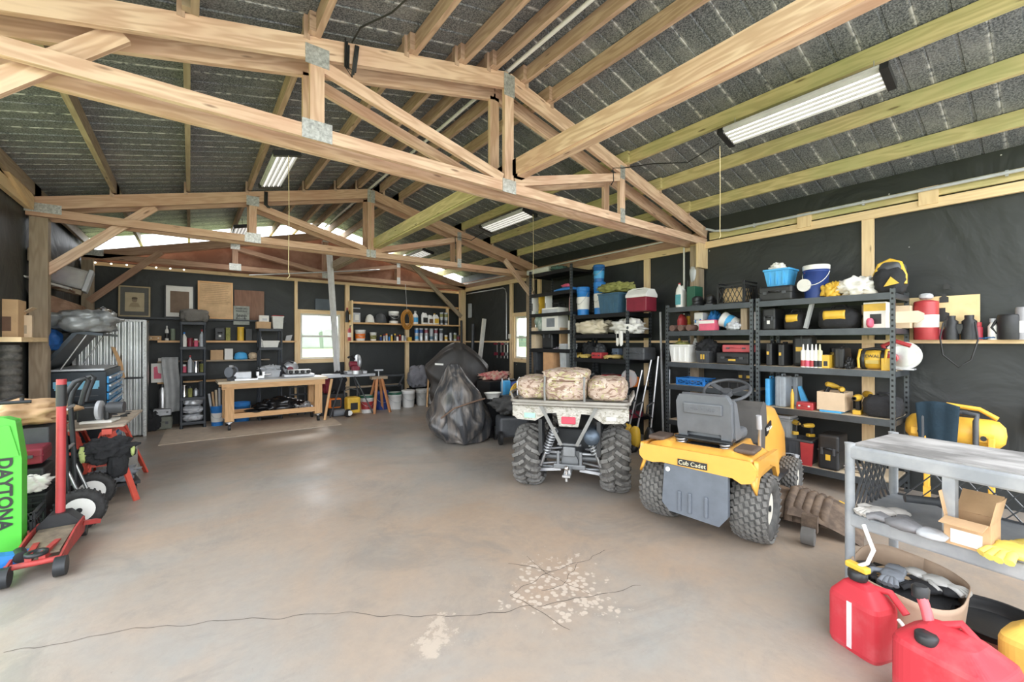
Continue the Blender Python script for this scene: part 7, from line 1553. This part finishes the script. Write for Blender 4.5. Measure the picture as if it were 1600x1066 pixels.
# jumble under the board
carton_('grey cardboard carton leaning under the far sawhorse', (-.62, 6.15, .02), .3, .28, .26, .40, mat('grey_carton', (.26, .25, .23), .8)); tote_('black tote under the plywood board', (-1.0, 6.36, 0), 0, .24, .3, .32, BLACK)
cs_ = T('floor_dolly', 'low metal dolly with castors under the near sawhorse', 'dolly', (-.62, 5.72, 0), .2); B((0, 0, .10), (.40, .30, .03)).build('deck', DSTEEL, cs_); 
for x in (-.16, .16):
    for y in (-.12, .12): MB().cyl((x-.015, y, .04), (x+.015, y, .04), .04, n=14).build('castor', BLACK, cs_)
cloth_('scrap_heap', 'tangled metal parts lying on the low dolly', (-.60, 5.72, .117), 0, (.16, .13, .07), MGREY, 5, 'parts', .5, .12)['kind'] = 'stuff'
# hand truck
ht = T('hand_truck', 'black two-wheeled hand truck with white hubs and a double loop handle', 'hand truck', (-.70, 5.05, 0), 0)
for y in (-.27, .27): wheel_tyre(ht, (0, 0, 0), .15, .075, 'knob', WHITE, .095, n=22) if False else None
for k, y in enumerate((-.265, .265)):
    w_ = T('w', 'x', 'x'); bpy.data.objects.remove(w_)
    R = Matrix.Rotation(HP, 3, 'X'); r = .158; tyre = MB().lathe([(.09, -.03), (.11, -.042), (.14, -.038), (r, -.015), (r, .015), (.14, .038), (.11, .042), (.09, .03)], (0, y, r), 36, R)
    for q in range(26): a = 2*PI*q/26; tyre.bar((r*math.cos(a), y-.03, r+r*math.sin(a)), (r*math.cos(a+.08), y+.03, r+r*math.sin(a+.08)), .012, .012, (math.cos(a), 0, math.sin(a)))
    tyre.build('tyre', RUBBER, ht)
    MB().lathe([(.095, -.036), (.09, -.03), (.06, -.012), (.03, -.03), (.001, -.03)], (0, y, r), 28, R).lathe([(.001, .03), (.03, .03), (.06, .012), (.09, .03), (.095, .036)], (0, y, r), 28, R).build('hub', WHITE, ht)
    MB().cyl((0, y-.045, r), (0, y+.045, r), .02).build('axle_cap', BLACK, ht)
MB().cyl((0, -.27, .158), (0, .27, .158), .012).build('axle', DSTEEL, ht)
for y in (-.14, .14):
    MB().tube([(-.08, y, .05), (-.10, y, .60), (-.12, y, .98), (-.10, y, 1.08), (-.05, y, 1.17), (.01, y, 1.20), (.03, y*.9, 1.18), (.0, y*.8, 1.08), (-.02, y*.7, .98)], .018).build('frame_tube', DSTEEL, ht); MB().tube([(-.09, y, .45), (0, y, .16)], .012).build('axle_brace', STEEL, ht)
for z in (.30, .62, .95): MB().cyl((-.10, -.14, z), (-.10, .14, z), .012).build('crossbar', STEEL, ht)
B((-.20, 0, .03), (.24, .36, .012)).build('toe_plate', DSTEEL, ht)
# second black toolcart / frame left of it
mb = MB(); 
for x, y in ((-1.12, 4.7), (-1.12, 5.3)): mb.cyl((x, y, 0), (x, y, 1.05), .014)
mb.cyl((-1.30, 4.7, 1.05), (-.95, 4.72, 1.05), .012).cyl((-1.12, 4.7, 1.05), (-1.12, 5.3, 1.05), .012).cyl((-1.12, 4.7, .4), (-1.12, 5.3, .4), .012); tag(mb.build('tube_frame', DSTEEL), 'black tube frame behind the green creeper', 'frame')
tote_('open black crate of bottles behind the red jack handle', (-1.08, 5.02, .0), 0, .36, .34, .34, BLACK); crate_('black milk crate standing behind the green panel', (-1.04, 4.62, .0), 0, .30, .30, .28, BLACK, 5)
l_ = (-1.06, 5.0, .62); case_('black drill case on the shelf behind the red jack handle', (-1.08, 5.02, .37), 0, .34, .3, .14, BLACK, RED); case_('red and black tool case stacked behind the red jack handle', (-1.08, 5.02, .54), 0, .32, .28, .12, MAROON, None)
cloth_('brown_paper', 'crumpled brown paper sheets behind the green panel', (-1.13, 5.36, .80), .3, (.28, .24, .10), CARD, 4, 'paper', .4); tag(B((-1.13, 5.36, .39), (.36, .28, .78)).build('low_cabinet', DGREY, None, bevel=.01), 'dark cabinet carrying the crumpled brown paper', 'cabinet')
# trolley jack
j = T('trolley_jack', 'worn red trolley jack with its long red handle upright', 'jack', (-.77, 4.25, 0), -.03)
for s in (-1, 1):
    MB().prism([(-.36, .05), (-.34, .12), (.05, .17), (.30, .17), (.34, .10), (.30, .05), (-.1, .07)], .012, (s*.115, 0, 0), 'x').build('side_plate', DRED, j); MB().cyl((s*.115-.02*s, -.34, .062), (s*.115+.035*s, -.34, .062), .060, n=22).build('front_wheel', DSTEEL, j)
    MB().cyl((s*.10+.025, .36, .04), (s*.10-.025, .36, .04), .040, n=18).build('castor', BLACK, j); MB().bar((s*.11, .26, .13), (s*.19, .34, .10), .05, .03).build('castor_arm', DRED, j)
B((0, -.02, .135), (.19, .42, .012), R=Matrix.Rotation(.06, 3, 'X')).build('cover_plate', mat('worn_grey_plate', (.16, .13, .10), .6, .3, col2=(.30, .25, .18), scale=12), j)
MB().cyl((-.13, -.30, .10), (.13, -.30, .10), .018).bar((-.05, -.05, .12), (-.03, -.30, .13), .03, .05).bar((.05, -.05, .12), (.03, -.30, .13), .03, .05).build('lift_arm', DRED, j); MB().lathe([(.02, .0), (.055, .01), (.055, .03), (.03, .03), (.03, .02), (.001, .02)], (0, -.27, .13), 20).build('saddle', DSTEEL, j)
MB().prism([(-.10, .05), (.10, .05), (.12, .16), (.05, .24), (-.05, .24), (-.12, .16)], .12, (0, .26, 0), 'y').build('handle_socket', BLACK, j, bevel=.01)
MB().cyl((0, .26, .20), (0.0, .28, 1.03), .027, n=16).build('handle_tube', RED, j); MB().cyl((0, .28, 1.02), (0, .283, 1.18), .030, n=16).build('handle_grip', BLACK, j); MB().cyl((0, .283, 1.18), (0, .284, 1.22), .0285, n=16).build('handle_end', RED, j)
# green creeper / panel with DAYTONA
GR = mat('vivid_green_plastic', (.085, .50, .05), .38, var=.05)
gp = T('mechanic_creeper', 'vivid green plastic creeper standing on edge, lettered DAYTONA', 'creeper', (-1.10, 4.40, 0), -.05)
cr = MB(); cr.prism([(-.30, .04), (-.26, .02), (.14, .02), (.185, .06), (.185, .70), (.155, .96), (.10, .985), (-.34, .985), (-.34, .06)], .10, (0, 0, 0), 'y'); cr.build('body', GR, gp, bevel=.02, seg=3)
B((-.08, -.052, .78), (.44, .012, .012)).build('ridge', mat('green_shade', (.05, .6, .06), .4), gp, bevel=.004); MB().prism([(-.34, .70), (.175, .72), (.13, .93), (-.34, .93)], .014, (0, -.052, 0), 'y').build('head_rest', GR, gp, bevel=.006)
dx_, dz_ = onY(7, 772, 4.345); text('DAYTONA', .10, BLACK, gp, (dx_+1.10, -.0545, dz_), (HP, HP, 0), bold=.003)
# blue jack at the bottom left edge
bj = T('blue_jack', 'blue metal jack on the floor at the left edge of the photo', 'jack', (-1.02, 4.02, 0), .3)
MB().cyl((-.06, 0, .03), (-.06, 0, .22), .05, n=18).build('cylinder', BLUE, bj); MB().prism([(-.02, .04), (.20, .09), (.22, .14), (.10, .16), (-.02, .20)], .09, (0, 0, 0), 'y').build('arm', BLUE, bj, bevel=.01); B((-.04, 0, .02), (.22, .2, .04)).build('base', BLUE, bj, bevel=.01); MB().cyl((.16, -.05, .13), (.16, .05, .13), .035).build('pivot', DSTEEL, bj); MB().cyl((-.06, 0, .22), (-.06, 0, .26), .03).build('ram', STEEL, bj)

# ---- more clutter the photo shows
t = T('string_lights', 'string of small white bulbs along the beam above the framed pictures', 'lights', (-.9, 9.58, 2.80), 0)
MB().tube([(-.35, 0, .03), (-.1, 0, 0), (.2, 0, .02), (.5, 0, -.01), (.9, 0, .02)], .004, n=5).build('wire', BLACK, t)
for k in range(7): MB().sph((-.33+.19*k, -.01, -.01), .014, 8).build('bulb', mat('warm_bulb', (1, .9, .7), .3, emit=2.5), t)
x0, z0 = onY(504, 476, 9.77); tag(B((x0, 9.765, z0), (.30, .02, .24)).build('wall_panel', mat('slate_panel', (.06, .08, .10), .4)), 'dark slate panel fixed on the back wall above the window', 'panel')
tag(MB().cyl((.9, 9.5, 2.78), (3.4, 9.35, 3.12), .012, n=8).build('rod', STEEL), 'thin steel rod slung below the farthest truss', 'rod')
for i, (px, m_, nm_, wd, hg) in enumerate(((905, YEL, 'yellow and black', .10, .12), (938, BLACK, 'black', .16, .18), (962, mat('smoke_blue', (.15, .20, .28), .5), 'smoky blue', .14, .16))):
    l, w, h = RK(px-5, px+5, 540, C3, 5.48, .15); case_(f'small {nm_} tool box at the back of the third black shelf', l, R_, wd, .12, hg, m_, None)
for i, (px, m_, nm_) in enumerate(((905, LGREY, 'pale grey'), (922, BLACK, 'black'), (945, DGREY, 'dark grey'))):
    l, w, h = RK(px-6, px+6, 578, C2, 5.3, .2); cloth_('bundle', f'{nm_} bundle on the fourth black shelf behind the quad bike bag', l, R_, (.12, .12, .09), m_, 11+i, 'bundle', .5, .12)
l, w, h = RK(835, 852, 566, D2-.45+.0, 5.2, .2)
for i, (px, m_, nm_) in enumerate(((1060, YEL, 'yellow'), (1085, WHITE, 'white'), (1107, DGREY, 'dark grey'))):
    l, w, h = RK(px-4, px+4, 545, A3, 5.50, .1); bottle_(f'{nm_} bottle at the back of the third shelf, behind the tubs', l, .04, .36, m_, BLACK)
for i, (px, m_, nm_) in enumerate(((1062, SILV, 'silver'), (1074, YEL, 'yellow-capped'), (1160, RED, 'red'))):
    l, w, h = RK(px-3, px+3, 500, A4, 5.50, .1); spray(f'{nm_} spray can at the back of the second shelf', l, .032, .22, m_, YEL if i == 1 else BLACK, 'cans at the back of the second shelf')
for i, (px, nm_) in enumerate(((1160, 'left'), (1172, 'right'))):
    l, w, h = RK(px-6, px+6, 598, A2, 5.50, .1); upcase(f'yellow-badged black case at the back of the fourth shelf, {nm_} one', l, R_, .12, .1, .24, BLACK, YEL)
for i, (px, m_, nm_) in enumerate(((1300, mat('brass_tin', (.5, .38, .12), .4, .4), 'brass'), (1312, SILV, 'silver'), (1322, RED, 'red'))):
    l, w, h = RK(px-3, px+3, 545, Z3, 5.52, .1); spray(f'{nm_} can standing at the back of the third shelf of the nearest rack', l, .032, .20, m_, BLACK)
l, w, h = RK(1200, 1216, 500, Z4, 5.52, .1); carton_('yellow carton behind the black case with a white tag', l, R_, .16, .1, .24, YEL)
l, w, h = RK(1396, 1408, 500, Z4, 5.52, .1); carton_('tan carton behind the wooden paddle', l, R_, .2, .12, .22, LCARD)
# bench top and surroundings
t = T('vice', 'small steel bench vice between the organiser and the planer', 'vice', (onY(408, 590, 8.7)[0], 8.78, BH+.008), 0); B((0, 0, .03), (.12, .12, .06)).build('base', STEEL, t, bevel=.01); B((-.05, 0, .09), (.04, .12, .07)).build('jaw', STEEL, t); B((.04, 0, .09), (.04, .12, .07)).build('jaw', STEEL, t); MB().cyl((.05, 0, .07), (.16, 0, .07), .012).build('screw', CHROME, t)
tote_('clear tote pushed to the back of the workbench', (onY(425, 590, 8.95)[0], 9.02, BH+.008), 0, .28, .16, .13, LGREY)
for i, (x, c_) in enumerate(((2.62, mat('faded_orange_tub', (.5, .2, .06), .6)), (2.98, BLACK))):
    tote_(f'{["faded orange", "black"][i]} tub on the floor behind the saw stand', (x, 9.45, 0), 0, .30, .26, .26, c_)
carton_('brown carton on the floor beneath the saw stand', (2.78, 9.05, 0), .2, .26, .24, .22, CARD)
case_('black tool case on the floor behind the pressure washer', (2.30, 9.30, 0), 0, .36, .2, .28, BLACK, YEL)
# jumble on the left
for i, (x, y, z, m_, nm_) in enumerate(((-.98, 6.10, .712, BLACK, 'black'), (-1.05, 6.32, .712, MAROON, 'maroon'), (-1.12, 6.50, .712, YEL, 'yellow'))):
    case_(f'small {nm_} case at the wall side of the plywood board', (x, y, z), .3*i, .18, .14, .11, m_, None)
for i, (x, y, r_) in enumerate(((-.62, 5.98, .4), (-.56, 6.12, 1.3), (-.68, 6.30, 2.2))):
    t = T('wrench', f'dark wrench lying on the plywood board, {["nearest", "middle", "farthest"][i]} of three', 'wrench', (x, y, .712), r_, 'wrenches on the board'); B((0, 0, .006), (.14, .016, .01)).build('shaft', DSTEEL, t); MB().lathe([(.01, 0), (.02, 0), (.02, .012), (.01, .012)], (.08, 0, 0), 12).build('ring_end', DSTEEL, t)
cloth_('rag', 'white rag stuffed beside the red jack handle', (-.98, 4.85, .345), 0, (.10, .10, .06), PAPER, 5, 'rag', .5)
